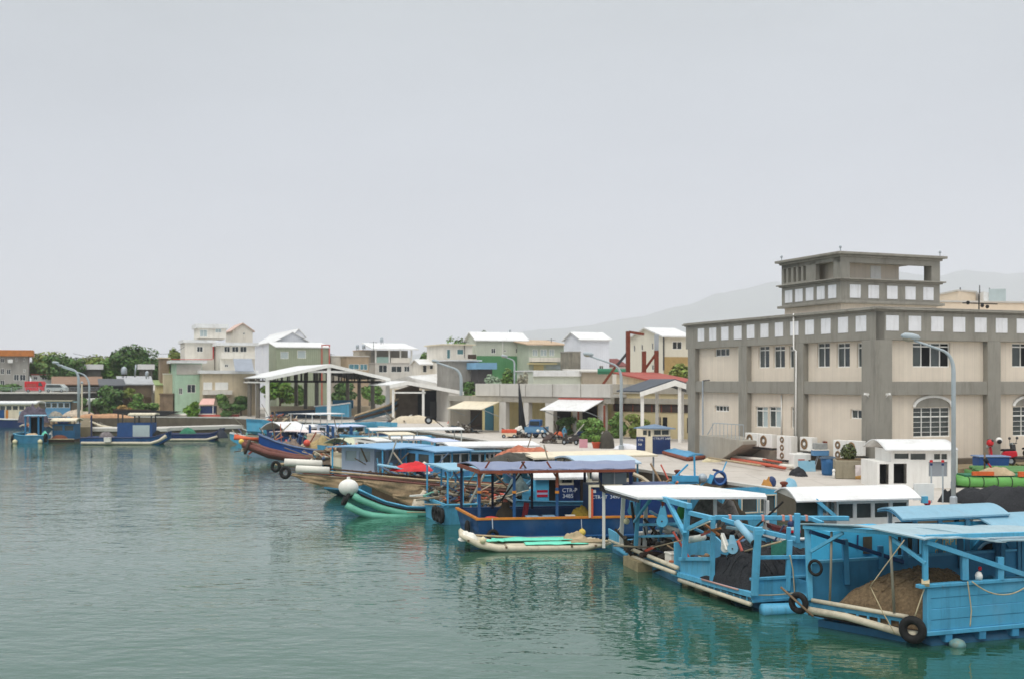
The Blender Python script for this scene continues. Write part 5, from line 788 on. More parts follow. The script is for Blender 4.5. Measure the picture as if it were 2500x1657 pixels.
c=V((P(2404,0,60.5).x,60.5,2.0)); p0=c+UP*.05; log([p0,p0+V((.0,0,1.1))],.05,wood,'grey wooden stake in front of the blue bin','stake','stake',6); a_=P(*Q7(740,560),c.y-.2);b_=P(*Q7(870,735),c.y-.3); log([a_,lerp(a_,b_,.42)],[.12,.1],black,'black umbrella handle leaning on the stake','pole','leaning_pole',8); log([lerp(a_,b_,.4),b_],.05,red,'red stick leaning on the wooden stake','stick','stick',6)
for i,(x,y,rx,h_) in enumerate(((560,1325,.9,.6),(960,1340,1.2,.75),(1380,1480,1.5,1.05))): heap('net_pile',('black net heap under the end of the green pipe raft, leftmost','largest black net heap in front of the green pipe raft','black net heap at the right edge behind the pale blue roof')[i],'net pile',G(*Q7(x,y)),rx,1.1,h_,net_black,30+i,pw=.6,rough=.35)
heap('net_pile','dark net and pale floats around the foot of the nearest street lamp','net pile',G(*Q7(110,1310)),.5,.3,.5,net_black,34,rough=.5)
# rooftop and far building on the right
for lb,x0,x1,y0,y1,Y,m,D_ in (('long cream building behind the harbour office roof on the right',1640,2700,575,660,104,beige_w,9),('cream rooftop block with antennas behind the office roof',1785,2015,478,590,107,beige_w,5)):
    z0=7; a_,b_=P(*Z5(x0,y0),Y),P(*Z5(x1,y0),Y); t=thing('building',V((a_.x,Y,2)),lb,'building'); zt=a_.z; MB().ob((a_.x,Y,2),(b_.x-a_.x,2,0),(0,D_,0),UP*(zt-2)).build('wall',M('cream_far',(226,208,184),.8,.06,.6,dirt=.2,dc=(180,160,140)),t); MB().ob((a_.x-.1,Y-.1,zt+.004),(b_.x-a_.x+.2,2,0),(0,D_+.2,0),UP*.15).build('coping',conc_lt,t)
    if x0>1700:
        for x,y in ((1800,445),(1972,425),(2060,450)): MB().tube([P(*Z5(x,500),Y+1),P(*Z5(x,y),Y+1)],.05,5).build('antenna',dkgrey,t)
a_=P(*Z5(2010,490),108); t=thing('roof_tank',a_-UP*2.2,'white lattice sided rooftop shelter beside the cream block','shelter'); MB().prism([P(*Z5(2008,480),108),P(*Z5(2188,530),108),P(*Z5(2188,580),108),P(*Z5(2008,580),108)],(0,3,0)).build('frame',white2,t); MB().ob(P(*Z5(2055,570),107.9),(1.6,0,0),(0,.06,0),UP*1.2).build('lattice',glass_lt,t)
t=thing('cable_rack',P(*Z5(1900,600),100),'black cable rack with insulators on the right rooftop','rack'); MB().tube([P(*Z5(1820,582),100),P(*Z5(2130,592),100)],.05,6).build('wire',black,t); MB().tube([P(*Z5(1966,640),100),P(*Z5(1966,505),100)],.06,6).build('post',black,t)
for x,y in ((1868,580),(1995,605),(2040,615)): MB().ball(P(*Z5(x,y),100),.17,8).build('insulator',black,t)
# ------------------------------------------------ boat builders
PER=lambda u:V((-u.y,u.x,0))
def hull(par,O,u,L,W,h,m,rise=0.,tb=0.,rake=.6,sr=.4,zb=-.3,deck=wood,rail=None,dz=.38,rr=.06,n=14,v=None,name='hull'):
    O=V((O.x,O.y,0)); u=u.normalized(); v=v or PER(u); k_=lambda s:max(0.,1-s/(sr*L))
    top=lambda s:h+rise*k_(s)**2; bot=lambda s:zb+(rise+h-zb-.12)*rake*k_(s)**2; ins=lambda s:W*.5*tb*k_(s)**1.6
    def ring(s): i=ins(s); b=.06*W; return [O+u*s+v*i+UP*top(s),O+u*s+v*(i+b*.6)+UP*bot(s),O+u*s+v*(W-i-b*.6)+UP*bot(s),O+u*s+v*(W-i)+UP*top(s),O+u*s+v*(W-i-.08)+UP*top(s),O+u*s+v*(W-i-.1)+UP*max(bot(s)+.03,top(s)-dz),O+u*s+v*(i+.1)+UP*max(bot(s)+.03,top(s)-dz),O+u*s+v*(i+.08)+UP*top(s)]
    mb=MB(); dk=MB(); rs=[ring(L*j/n) for j in range(n+1)]
    for r in rs: mb.v+=r
    for j in range(n):
        for e in (0,1,2,3,4,6,7): a,b=j*8+e,j*8+(e+1)%8; mb.f.append((a,b,b+8,a+8))
        dk.quad(rs[j][5],rs[j][6],rs[j+1][6],rs[j+1][5])
    mb.f.append((0,3,2,1)); q_=n*8; mb.f.append((q_,q_+1,q_+2,q_+3)); mb.f.append((7,0,3,4)); mb.f.append((7,4,5,6))
    H=mb.build(name,m,par); dk.build('deck',deck,par)
    if rail:
        pts=[O+u*(L*j/n)+v*(ins(L*j/n)-.02)+UP*(top(L*j/n)+.02) for j in range(n+1)]; pf=[O+u*(L*j/n)+v*(W-ins(L*j/n)+.02)+UP*(top(L*j/n)+.02) for j in range(n+1)]
        for p in (pts,pf): k=MB(); k.tube(p,rr,6); k.build('rail',rail,par)
        MB().bar(pts[0],pf[0],rr*2).build('rail',rail,par)
    return H,top
def cabin(par,O,u,v,a0,a1,b0,b1,z0,z1,m,wz=None,nw=3,frame=None,roof=None,over=.2,arch=.0,rth=.07,pane=glass2,end=True):
    """box cabin from a0..a1 along u, b0..b1 along v, with a row of windows on near side and end"""
    f=Fc(O+v*b0,u); ao=0; g=lambda a:a
    wz=wz or (lerp(z0,z1,.58),lerp(z0,z1,.9)); d=(a1-a0)/nw; hs=[(a0+d*i+d*.1,a0+d*(i+1)-d*.1,wz[0],wz[1]) for i in range(nw)]
    fe=Fc(O+u*a0+v*b1,-v); W=b1-b0; he=[(W*.12,W*.46,wz[0],wz[1]),(W*.54,W*.88,wz[0],wz[1])] if end else []
    k=MB(); k.wall(f,a0,a1,z0,z1,hs,.06); k.wall(fe,0,W,z0,z1,he,.06); p=O+u*a0+v*b1; k.quad(p+UP*z0,p+u*(a1-a0)+UP*z0,p+u*(a1-a0)+UP*z1,p+UP*z1); p=O+u*a1+v*b0; k.quad(p+UP*z0,p+v*W+UP*z0,p+v*W+UP*z1,p+UP*z1)
    c=k.build('cabin',m,par)
    for h_ in hs:
        MB().ob(f.p(h_[0],h_[2],-.07),f.d*(h_[1]-h_[0]),f.n*.02,UP*(h_[3]-h_[2])).build('window',pane,c)
        if frame: kk=MB(); a_,b_,c_,d_=h_; w_=.05; kk.ob(f.p(a_-w_,c_-w_,0),f.d*(b_-a_+2*w_),f.n*.02,UP*w_); kk.ob(f.p(a_-w_,d_,0),f.d*(b_-a_+2*w_),f.n*.02,UP*w_); kk.ob(f.p(a_-w_,c_,0),f.d*w_,f.n*.02,UP*(d_-c_)); kk.ob(f.p(b_,c_,0),f.d*w_,f.n*.02,UP*(d_-c_)); kk.build('window_frame',frame,c)
    for h_ in he: MB().ob(fe.p(h_[0],h_[2],-.07),fe.d*(h_[1]-h_[0]),fe.n*.02,UP*(h_[3]-h_[2])).build('window',pane,c)
    if roof: roofsheet(par,O,u,v,a0-over,a1+over,b0-over,b1+over,z1+.01,roof,arch,rth)
    return c
def roofsheet(par,O,u,v,a0,a1,b0,b1,z,m,arch=.12,th=.06,wav=.0,name='roof',dip=0.,slope=0.):
    O=V((O.x,O.y,0)); return MB().grid(lambda s,t:O+u*lerp(a0,a1,s)+v*lerp(b0,b1,t)+UP*(z+arch*math.sin(math.pi*t)+wav*noise.noise(V((s*5,t*2.5,a1+z)))+dip*math.sin(math.pi*s)+slope*s),14,10,th).build(name,m,par,smooth=2)
def posts(par,O,u,v,al,bl,z0,z1,m,w_=.09,name='post'):
    for a in al:
        for b in bl: p=O+u*a+v*b; MB().bar(V((p.x,p.y,z0)),V((p.x,p.y,z1)),w_).build(name,m,par)
def rb(name,label,nl,nr,backy,zr,hm,rm,bow=1.2,stern=2.0,hz=.9,arch=.1,hr=.5,rake=.6,cab=None,pm=None,rail=None,deck=wood,cat='boat',grp=None,roofed=True,side=.25,tb=.25,th=.07,np=3):
    """boat from its roof: nl, nr near edge photo points, backy row of the far edge, zr roof height"""
    A=G(nl[0],nl[1],zr);B=G(nr[0],nr[1],zr); u=(B-A);u.z=0;Lr=u.length;u.normalize();v=PER(u); Wd=min(4.2,max(1.6,((HC-zr)*F/(backy-HY)-A.y)/max(.3,v.y))); A.z=0
    O=A-u*bow-v*.0; t=thing(name,V((A.x,A.y,0)),label,cat,grp); W=Wd
    hull(t,O,u,Lr+bow+stern,W,hz,hm,rise=hr,tb=tb,rake=rake,rail=rail,deck=deck)
    if roofed: roofsheet(t,A,u,v,0,Lr,-side,W+side,zr-.06,rm,arch,th)
    pm=pm or sky
    posts(t,A,u,v,[Lr*(i+.06)/(np-1+.12) for i in range(np)],(.08,W-.12),hz-.1,zr-.05,pm)
    if cab: cabin(t,A,u,v,Lr*cab[0],Lr*cab[1],.25,W-.25,hz-.35,zr-.12 if len(cab)<6 else cab[5],cab[2],nw=cab[3],frame=cab[4] if len(cab)>4 else None)
    return t,A,u,v,Lr,W
g0='covered work boats moored along the quay'
# ------------------------------------------------ far left boats
q=Z1
def lb(label,x0,x1,yw,u=(1,.0),W=2.2,h=.7,m=navy,rise=.5,flip=False,**k):
    A=G(*q(x0,yw),0);B=P(q(x1,0)[0],HY,A.y); A.z=B.z=0; L=(B-A).length; u=V((u[0],u[1],0)).normalized(); t=thing('boat',V((A.x,A.y,0)),label,'boat','boats moored at the far left')
    if flip: O=A+u*L+PER(u)*W; hull(t,O,-u,L,W,h,m,rise=rise,**k)
    else: hull(t,A,u,L,W,h,m,rise=rise,**k)
    return t,A,u,PER(u),L
t,A,u,v,L=lb('small light blue boat with open wheelhouse seen bow on at the far left',125,405,1300,(1,.1),4,.85,teal,.2,rail=sky,tb=.05,rake=.2)
posts(t,A,u,v,(.95,2.35),(1.2,2.8),.6,3.05,M('boat_blue',(44,112,154),.5,.15,2),.16); roofsheet(t,A,u,v,.8,L-.1,1.0,3.4,3.05,sky2,.06); k=MB(); k.ob(A+u*1.0+v*2.9+UP*.6,u*1.4,v*.1,UP*2.2); k.build('back_panel',void,t)
heap('net_pile','cream and orange nets on the bow of the far left light blue boat','net pile',A+u*1.8+v*.7+UP*.75,.9,.5,.35,M('net_cream',(196,172,140),.95,.35,5),41)
for i,x in enumerate((.25,L-.3)): buoy(A+u*x-v*.15+UP*.2,.26,ltyel,('pale round float at the left corner of the far left light blue boat','pale round float at the right corner of the far left light blue boat')[i])
tyre(A+u*-.1+v*.3+UP*.5,u,.5,'black tyre on the left corner of the far left light blue boat'); tyre(A+u*(L+.15)+v*.3+UP*.6,u,.5,'black tyre on the right corner of the far left light blue boat')
heap('tarp_bundle','turquoise tarpaulin bundle beside the wheelhouse of the far left light blue boat','tarpaulin',A+u*2.9+v*1.6+UP*.7,.35,.35,.6,tarp,42)
t,A,u,v,L=lb('raft with blue cabin under a cream curved roof beside the mossy pier',418,705,1290,(1,.05),3.5,.35,dkwood,.0,rail=bamboo,tb=0,rake=0)
cabin(t,A,u,v,.55,L-.35,1.2,3.2,.3,2.0,M('cabin_dull_blue',(36,90,126),.55,.15,2),nw=2); roofsheet(t,A,u,v,.4,L-.1,.9,3.5,2.45,cream,.25,.12); posts(t,A,u,v,(.7,L-.4),(1.3,3.1),2.0,2.5,dkgrey)
heap('net_pile','brown net heap on the front of the raft by the mossy pier','net pile',A+u*1.6+v*.6+UP*.35,.9,.5,.45,M('net_brown',(112,66,48),.95,.3,5),43); heap('net_pile','cream float bundle left of the raft cabin by the mossy pier','net pile',A+u*.35+v*1.6+UP*.3,.4,.8,.9,foam,44)
t,A,u,v,L=lb('navy boat with a pale lower tube and a cabin under a cream roof',765,1590,1312,(1,.02),2.6,.75,navy,.55,flip=True,rail=M('navy_rail',(40,52,96),.5,.1,2),sr=.25,tb=.5)
p0=A-v*.2; 
MB().tube([p0+u*.2+UP*.2,p0+u*(L*.82)+UP*.16,p0+u*(L*.92)+UP*.45,p0+u*L+UP*.95],[.16,.17,.17,.2],8).build('tube',creamtube,t,True)
c0,c1=[(P(q(x,0)[0],HY,A.y).x-A.x) for x in (1105,1440)]; cabin(t,A,u,v,c0,c1,.5,2.1,.6,2.35,M('cabin_blue',(42,78,130),.5,.15,2),wz=(2.38,2.4),nw=1,end=False)
f=Fc(A+v*.48,u); w0,w1=[(P(q(x,0)[0],HY,A.y).x-A.x) for x in (1255,1415)]; MB().ob(f.p(w0,.85,.0),u*(w1-w0),f.n*.03,UP*1.25).build('window_panel',glass_lt,t)
roofsheet(t,A,u,v,c0+1.2,c1+.3,.3,2.3,3.3,cream,.12,.14); posts(t,A,u,v,(c0+.1,(c0+c1)/2,c1-.1),(.5,2.05),2.3,3.35,dkgrey,.12); posts(t,A,u,v,(1.1,),(.4,),.6,3.2,M('post_darkblue',(52,56,86),.6,.1,2),.14)
heap('net_pile','grey net and engine heap in the middle of the navy cabin boat','net pile',A+u*2.6+v*.9+UP*.6,.9,.6,.8,M('net_grey',(120,112,112),.95,.35,4),45); crate(A+u*3.1-v*.35+UP*.3,.7,.4,.5,foam,'white foam block on the side of the navy cabin boat'); heap('net_pile','black and white gear at the bow of the navy cabin boat','net pile',A+u*(L-1.2)+v*.9+UP*.7,.6,.5,.8,black,46)
t,A,u,v,L=lb('low navy boat with a green net heap moored right of the navy cabin boat',1560,2115,1275,(1,.05),2.2,.75,navy2,.6,flip=True,rail=M('navy_rail',(40,52,96)),sr=.3,tb=.5)
MB().tube([A-v*.15+u*.1+UP*.15,A-v*.15+u*(L*.75)+UP*.15,A-v*.15+u*(L*.93)+UP*.5],.13,8).build('tube',creamtube,t,True); heap('net_pile','green and turquoise net heap on the low navy boat','net pile',A+u*2.6+v*1+UP*.7,1.0,.7,.75,tarp_g,47); heap('net_pile','black bow fender bundle at the right end of the low navy boat','net pile',A+u*(L-.2)+v*.6+UP*.3,.8,.7,1.0,M('black_blue_bundle',(36,42,54),.7,.4,3),48)
# white cabin boat at the left edge, blue cabin boat behind
A=G(-30,1043,0); u=V((1,.0,0)); v=PER(u); t=thing('boat',A,'navy ferry boat with white rail and long cream cabin at the left edge','boat','boats moored at the far left'); hull(t,A,-u*-1,P(112,HY,A.y).x-A.x,4,1.2,navy2,rise=.3,tb=.1,rake=.2,rail=white,rr=.12)
B_=A; Lc=P(72,HY,A.y).x-A.x; cabin(t,A,u,v,.5,Lc,.6,3.4,.9,3.6,cream,wz=(2.6,3.2),nw=6); roofsheet(t,A,u,v,.2,Lc+.9,.3,3.7,3.65,white2,.25,.2); MB().ob(A+u*.6+v*.58+UP*1.3,u*1.6,-v*.03,UP*1.3).build('door_panel',navy,t)
MB().ob(A+u*2.4+v*.57+UP*1.2,u*.35,-v*.04,UP*1.4).build('orange_post',orange,t); MB().ob(A+u*4.4+v*.57+UP*1.2,u*1.8,-v*.04,UP*1.2).build('blue_panel',sky2,t)
A=G(100,1036,0); t=thing('boat',A,'blue boat with glazed blue cabin and raised bow moored under the bridge','boat','boats moored at the far left'); L=P(178,HY,A.y).x-A.x; O=A+u*L+v*3; hull(t,O,-u,L,3,1.2,navy2,rise=1.1,tb=.6,sr=.5,rail=sky)
cabin(t,A,u,v,.5,L-.6,.4,2.6,1.0,3.7,M('cabin_mid_blue',(96,150,186),.55,.15,2),wz=(2.7,3.4),nw=4,frame=white); roofsheet(t,A,u,v,-1,L-.3,.2,2.9,3.75,M('roof_khaki',(150,146,124),.7,.1,2),.1,.15); heap('net_pile','white and brown net heap on the boat under the bridge','net pile',A+u*2.2+v*.7+UP*1.3,1.4,.6,1.0,M('net_mix',(168,160,146),.95,.4,3),49)
heap('gear_pile','dark and orange fishing gear at the stern of the navy ferry boat','gear',P(83,1030,146)+UP*-.0,2.0,1.0,2.0,M('gear_mixed',(92,84,96),.9,.5,3),50,rough=.8)
# dark hulls hauled on the far quay
for i,(x0,x1,y,h_,lb_) in enumerate(((1080,1640,1105,.9,'long black hull hauled on the far quay behind the navy cabin boat'),(860,1230,1130,.5,'pale bowed skiff moored behind the navy cabin boat'))):
    Y=171 if i==0 else 150; a_=P(q(x0,0)[0],HY,Y);b_=P(q(x1,0)[0],HY,Y); z0=QZ if i==0 else .0; L=b_.x-a_.x; t=thing('skiff',V((a_.x,Y,z0)),lb_,'boat')
    if i==0: k=MB(); k.prism([V((a_.x,Y,QZ+.0)),V((b_.x-8,Y,QZ-.6)),V((b_.x-1,Y,QZ+.2)),V((b_.x+1,Y,QZ+.75)),V((a_.x,Y,QZ+1.15))],(0,2,0)); k.build('hull',M('hull_black',(24,25,28),.6,.2,2),t); MB().ob(V((a_.x,Y-.05,QZ+1.0)),(L-3,0,-.05),(0,.1,0),UP*.14).build('rail',dkwood,t)
    else: MB().tube([V((a_.x,Y,1.6)),V((a_.x+1.5,Y,.95)),V((a_.x+3.5,Y,.6)),V((b_.x,Y,.6))],[.1,.16,.2,.2],8).build('tube',creamtube,t,True); hull(t,V((a_.x+.8,Y+.1,0)),V((1,0,0)),L-1,1.6,.8,M('hull_grey',(150,144,130),.7,.2,2),rise=.7,tb=.4)
for i,(x,y,w_,lb_) in enumerate(((1350,1022,6,'long white float tube lying on the far quay edge'),(1780,1035,9,'row of pale float tubes on the far quay edge right of the black hull'))): p=P(*q(x,y),172); log([p-V((w_/2,0,-.1)),p+V((w_/2,0,.15))],.22,foam,lb_,'float tube','float_tube')
p=G(*q(920,1030)); t=thing('mini_digger',p,'small white cab with a dark opening parked on the far quay below the green shrub','cab'); k=MB(); k.prism([p+V((-2.2,0,1.6)),p+V((-2.2,0,2.6)),p+V((1.2,0,2.7)),p+V((2.0,0,2.2)),p+V((2.3,0,0)),p+V((1.5,0,0)),p+V((1.2,0,1.6))],(0,1.8,0)); k.build('hood',white,t,bevel=.1); MB().ob(p+V((-2,.2,0)),(3.4,0,0),(0,1.4,0),UP*1.6).build('body',dkwood,t)
p=G(*q(785,1020)); tag(MB().ball(p+UP*.9,.45,10).build('yellow_float',yellow,None,True),'yellow float at the foot of the bridge end lamp','float')
heap('gear_pile','white and orange gear piled at the pier root by the street lamps','gear',G(*q(760,1040)),2.5,1.0,.9,M('gear_cream',(196,180,160),.9,.35,3),51,rough=.6); heap('gear_pile','orange and tan timber pile on the far quay beside the white cab','timber',G(*q(980,1055)),4.5,.8,.6,M('timber_tan',(182,140,106),.9,.3,3),52,rough=.5)
# ------------------------------------------------ boats in front of the shelter
rb('boat','light blue and white canopy boat hauled half under the boat shelter ridge',(761,1009),(838,1007),1004,3.3,sky,white2,bow=6,stern=8,hz=2.0,arch=.05,hr=.8,pm=white,grp=g0)
for i,(x0,x1,y0,y1,Y,lb_) in enumerate(((770,850,985,1003,163,'bright blue boat side panel under the shelter ridge, left one'),(808,852,983,1006,160,'bright blue boat side panel under the shelter ridge, right one'))):
    a_,b_=P(x0,y1,Y),P(x1,y0,Y); t=thing('hauled_boat',V((a_.x,Y,QZ)),lb_,'boat'); k=MB(); k.prism([V((a_.x,Y,QZ+.5)),V((b_.x,Y,QZ+.3)),V((b_.x,Y,b_.z)),V((a_.x,Y,b_.z-.4))],(0,2.4,0)); k.build('hull',sky,t); MB().bar(V((a_.x-.2,Y-.05,b_.z-.35)),V((b_.x+.2,Y-.05,b_.z+.05)),.18).build('rail',white,t)
a_=P(*Z2(440,1010),166); b_=P(*Z2(880,975),166); t=thing('hauled_boat',V((a_.x,166,QZ)),'dark blue boat hauled up under the left half of the boat shelter','boat'); k=MB(); k.prism([V((a_.x,166,QZ)),V((b_.x,166,QZ)),V((b_.x,166,b_.z)),V((a_.x,166,a_.z+.2))],(0,3,0)); k.build('hull',M('hull_darkblue',(34,62,86),.6,.2,1.5),t); MB().bar(V((a_.x,165.9,a_.z+.3)),V((b_.x,165.9,b_.z+.1)),.14).build('rail',bamboo,t); MB().ob(V((a_.x+9,165.6,QZ+1.4)),(3,0,0),(0,.4,0),UP*1.2).build('blue_panel',teal,t)
t,A,u,v,L=None,None,None,None,None
a_=P(*Z2(1240,1060),150); b_=P(*Z2(1700,905),158); t=thing('hauled_boat',V((a_.x,150,QZ)),'long blue bamboo sided boat with its bow pointing right past the shelter post','boat'); d=b_-a_; k=MB(); k.prism([a_-UP*.5,a_+d*.75-UP*1.0,b_-UP*.2,b_+UP*.9,a_+d*.7+UP*.2,a_+UP*.35],(0,2.2,0)); k.build('hull',M('hull_greyblue',(90,130,156),.6,.2,1.5),t); MB().tube([a_+UP*.35-V((0,.1,0)),a_+d*.7+UP*.25-V((0,.1,0)),b_+UP*.95-V((0,.1,0))],.14,6).build('rail',bamboo,t); MB().tube([a_-UP*.1-V((0,.1,0)),a_+d*.75-UP*.45-V((0,.1,0)),b_+UP*.2-V((0,.1,0))],.18,6).build('rail',dkwood,t)
rb('boat','boat with a long white roof closest to the third street lamp',(903,1047),(1133,1045),1041,2.7,navy2,white2,bow=3,stern=2,hz=1.2,arch=.1,grp=g0,pm=white)
rb('boat','white cabined boat with a pale blue roof left of the long white roof',(725,1040),(793,1038),1026,2.3,navy2,white2,bow=1.5,stern=4,hz=1.6,arch=.15,cab=(0.02,.98,white2,2),grp=g0,pm=white,th=.2)
rb('boat','long pale blue roofed boat in front of the shelter right posts',(822,1039),(892,1037),1027,2.5,navy2,M('roof_lavender',(190,200,226),.6,.06,1),bow=5,stern=3,hz=1.5,cab=(0,1,M('cabin_pale',(200,210,224),.6,.08,1),3),grp=g0,pm=white)
rb('boat','boat with arched white canopy over a dark hold beside the long blue fishing boat',(693,1049),(749,1047),1031,2.1,M('hull_cream',(190,182,166),.7,.15,2),white2,bow=2.0,stern=3,hz=1.1,arch=.8,grp=g0,pm=white,np=2)
rb('boat','pink white roofed low boat right of the arched white canopy',(752,1053),(795,1050),1044,2.2,navy,M('roof_pinkwhite',(224,208,204),.6,.08,1),bow=1.5,stern=4,hz=1.3,grp=g0,pm=sky)
rb('boat','white cabin boat with two small windows in front of the long white roof',(917,1073),(955,1072),1050,2.9,cream,white2,bow=2,stern=3,hz=1.5,cab=(0,1,white,2),grp=g0,pm=white)
rb('boat','boat with short cream roof behind the white covered boat',(948,1058),(1013,1057),1051,2.9,M('hull_cream',(190,182,166)),cream,bow=2,stern=3,hz=1.4,arch=.08,grp=g0,pm=white)
rb('boat','boat with a low white canopy in front of the lavender roof',(959,1070),(1057,1068),1060,2.3,cream,white2,bow=1,stern=3,hz=1.2,arch=.12,grp=g0,pm=cream,th=.12)
rb('boat','boat with small lavender roof near the blue boat cabins',(1057,1075),(1121,1073),1066,2.6,navy2,MATS['roof_lavender'],bow=3,stern=3,hz=1.2,grp=g0,pm=steel)
t,A,u,v,L,W=rb('boat','boat with a bright white rounded roof above the blue cabin roofs',(1095,1086),(1317,1083),1073,2.9,sky,white2,bow=2,stern=2,hz=1.2,arch=.15,cab=(.02,.62,white,6),grp=g0,pm=white,th=.1)
t,A,u,v,L,W=rb('boat','boat with a big sheet of pale green tarpaulin over its deck',(856,1084),(957,1080),1064,1.9,sky,M('tarp_pale_green',(196,198,170),.85,.08,2,bump=.2),bow=1,stern=4,hz=1.25,arch=.5,grp=g0,pm=bamboo,th=.05)
A=G(832,1107,.8); A.z=0; u=V((.98,.18,0)).normalized(); t=thing('boat',A,'light blue high sided boat hull behind the brown pipe tangle','boat',g0); hull(t,A,u,8,3,2.1,sky,rise=.2,tb=.1,rake=.3,rail=teal)
# navy hulls between
for i,(x,y,L,m,lb_) in enumerate(((786,1078,7,navy2,'navy hull with upright blue posts behind the net heaps'),(730,1072,6,navy2,'dark navy hull behind the pink white roof'))):
    A=P(x,HY,99+3*i); A.z=0; t=thing('boat',A,lb_,'boat',g0); hull(t,A,V((.97,.2,0)),L,2.6,1.5,m,rise=.5,tb=.3,rail=navy); posts(t,A,V((.98,.2,0)),V((-.2,.98,0)),(1,2.6),(.3,2.2),1.1,2.9,navy,.16)
# ------------------------------------------------ long blue boat with brown pipes
zb=B1
A=P(621,HY,97); u=V((.985,.17,0)).normalized(); v=PER(u); A.z=0; L=P(900,HY,100).x-A.x
t=thing('fishing_boat',A,'long blue boat with a swept up bow and brown pipes along its side','boat')
hull(t,A+u*.3,u,L,3.2,.95,M('royal_blue_paint',(34,84,156),.45,.18,1.2,dirt=.3,dc=(20,44,84)),rise=1.35,tb=.75,rake=.75,sr=.62,rail=M('rail_greyblue',(96,116,150),.6,.15,2),deck=wood,rr=.09)
for i,(dz_,dv) in enumerate(((0,-.3),(-.55,-.35),(-.3,-.75))):
    MB().tube([A-u*1.0+v*(dv+.9)+UP*(1.75+dz_*.6),A+u*1.2+v*(dv+.35)+UP*(1.0+dz_*.8),A+u*3.3+v*dv+UP*(.5+dz_*.5),A+u*6+v*dv+UP*(.22+dz_*.25),A+u*11+v*dv+UP*.12],[.2,.24,.25,.25,.25],10).build('pipe',brownpipe,t,True)
MB().torus(A-u*.6+v*.3+UP*1.3,u+UP*-.35,.55,.14,16,6).build('binding',dkwood,t); MB().ball(A-u*1.1+v*.35+UP*1.75,.24,10).build('pipe_cap',yellow,t,True)
pa=A-u*1.2+v*1.4+UP*2.1
for i in range(3): log([pa+v*i*.3+UP*(.1*i-.1)-u*.6,pa+v*i*.3+u*1.6+UP*(-.2-.1*i)],.14,M('orange_float',(206,92,48),.6,.2,3),('orange tube float on the bow of the long blue boat, nearest','orange tube float on the bow of the long blue boat, middle','orange tube float on the bow of the long blue boat, farthest')[i],'float tube','float_tube',8)
rng=random.Random(5)
for i,(a_,b_,rx,ry,h_,m,lb_) in enumerate(((3.0,1.5,1.3,.9,.9,M('net_greybrown',(128,112,100),.95,.4,3,bump=.5),'grey brown net heap near the bow of the long blue boat'),(5.6,1.6,1.5,1.0,1.2,M('net_ochre',(170,150,106),.95,.35,3,bump=.5),'ochre net heap amidships on the long blue boat'),(8.0,1.5,1.4,1.0,.8,M('net_mixed',(160,150,140),.95,.4,3,bump=.5),'mixed pale net heap at the stern of the long blue boat'))): heap('net_pile',lb_,'net pile',A+u*a_+v*b_+UP*.75,rx,ry,h_,m,60+i,rough=.6)
tag(MB().ball(A+u*4.4+v*1+UP*1.55,.3,10).build('float',M('float_coral',(222,90,70),.6,.1,2),None,True),'coral red float on the nets of the long blue boat','float')
for i,(a_,h_) in enumerate(((4.3,2.6),(6.6,2.5),(3.4,2.2))): p=A+u*a_+v*1.6+UP*.9; log([p,p+u*(.9-i*.7)+UP*h_*.6],.07,(redbrown,bamboo,wood)[i],('red brown spar leaning amidships on the long blue boat','bamboo spar leaning at the stern of the long blue boat','short wooden spar leaning near the bow of the long blue boat')[i],'spar','spar',6)
crate(A+u*5.0+v*2.3+UP*.8,1.1,.8,1.5,M('cream_box',(214,196,170),.7,.15,2),'tall cream locker on the long blue boat','locker' if False else 0,'locker','locker') if False else crate(A+u*5.0+v*2.3+UP*.8,1.1,.8,1.5,M('cream_box',(214,196,170),.7,.15,2),'tall cream locker on the long blue boat',0,'locker','locker')
crate(A+u*9.6+v*.8+UP*.75,1.0,.8,.6,white,'white box on the stern of the long blue boat'); log([A+u*7.4+v*1+UP*2.2,A+u*8.9+v*.8+UP*1.2],.1,foam,'short cream spar slanting above the white box','spar','spar',8)
# brown pipe tangle boat and orange floats between the blue boat and the bamboo pole boat
A2=P(762,HY,84); A2.z=0; u2=V((.99,.1,0)).normalized(); v2=PER(u2); t=thing('boat',A2,'low dark boat crowded with pipes and nets behind the white float tubes','boat'); hull(t,A2,u2,8.5,3,.9,teal,rise=.6,tb=.6,rail=wood,sr=.5)
heap('net_pile','dark tangle of brown pipes and black nets on the crowded low boat','net pile',A2+u2*2+v2*1.2+UP*.9,1.6,1.1,1.1,M('net_darkbrown',(84,66,56),.95,.45,3,bump=.6),70,rough=.8); heap('net_pile','black net bags at the middle of the crowded low boat','net pile',A2+u2*4.3+v2*1.2+UP*.9,1.4,1.0,.8,net_black,71,rough=.7); heap('net_pile','straw coloured net and rope on the crowded low boat','net pile',A2+u2*6.2+v2*1.4+UP*.8,1.5,1.0,.8,net_tan,72,rough=.7)
for i,(a_,b_,c_) in enumerate(((1.0,.5,(1.9,2.6)),(2.6,.4,(3.9,1.9)),(4.6,.5,(5.8,2.2)),(5.4,.9,(4.2,2.9)))): log([A2+u2*a_+v2*b_+UP*1.7,A2+u2*c_[0]+v2*(b_+.4)+UP*c_[1]*.8],.14 if i<2 else .06,(M('pipe_tan',(176,120,86),.7,.2,3),MATS['pipe_tan'],wood,bamboo)[i],('tan pipe sticking out left on the crowded low boat','tan pipe sloping down right on the crowded low boat','thin grey spar on the crowded low boat','thin bamboo spar crossing the crowded low boat')[i],'pipe' if i<2 else 'spar','loose_pipe' if i<2 else 'spar',8)
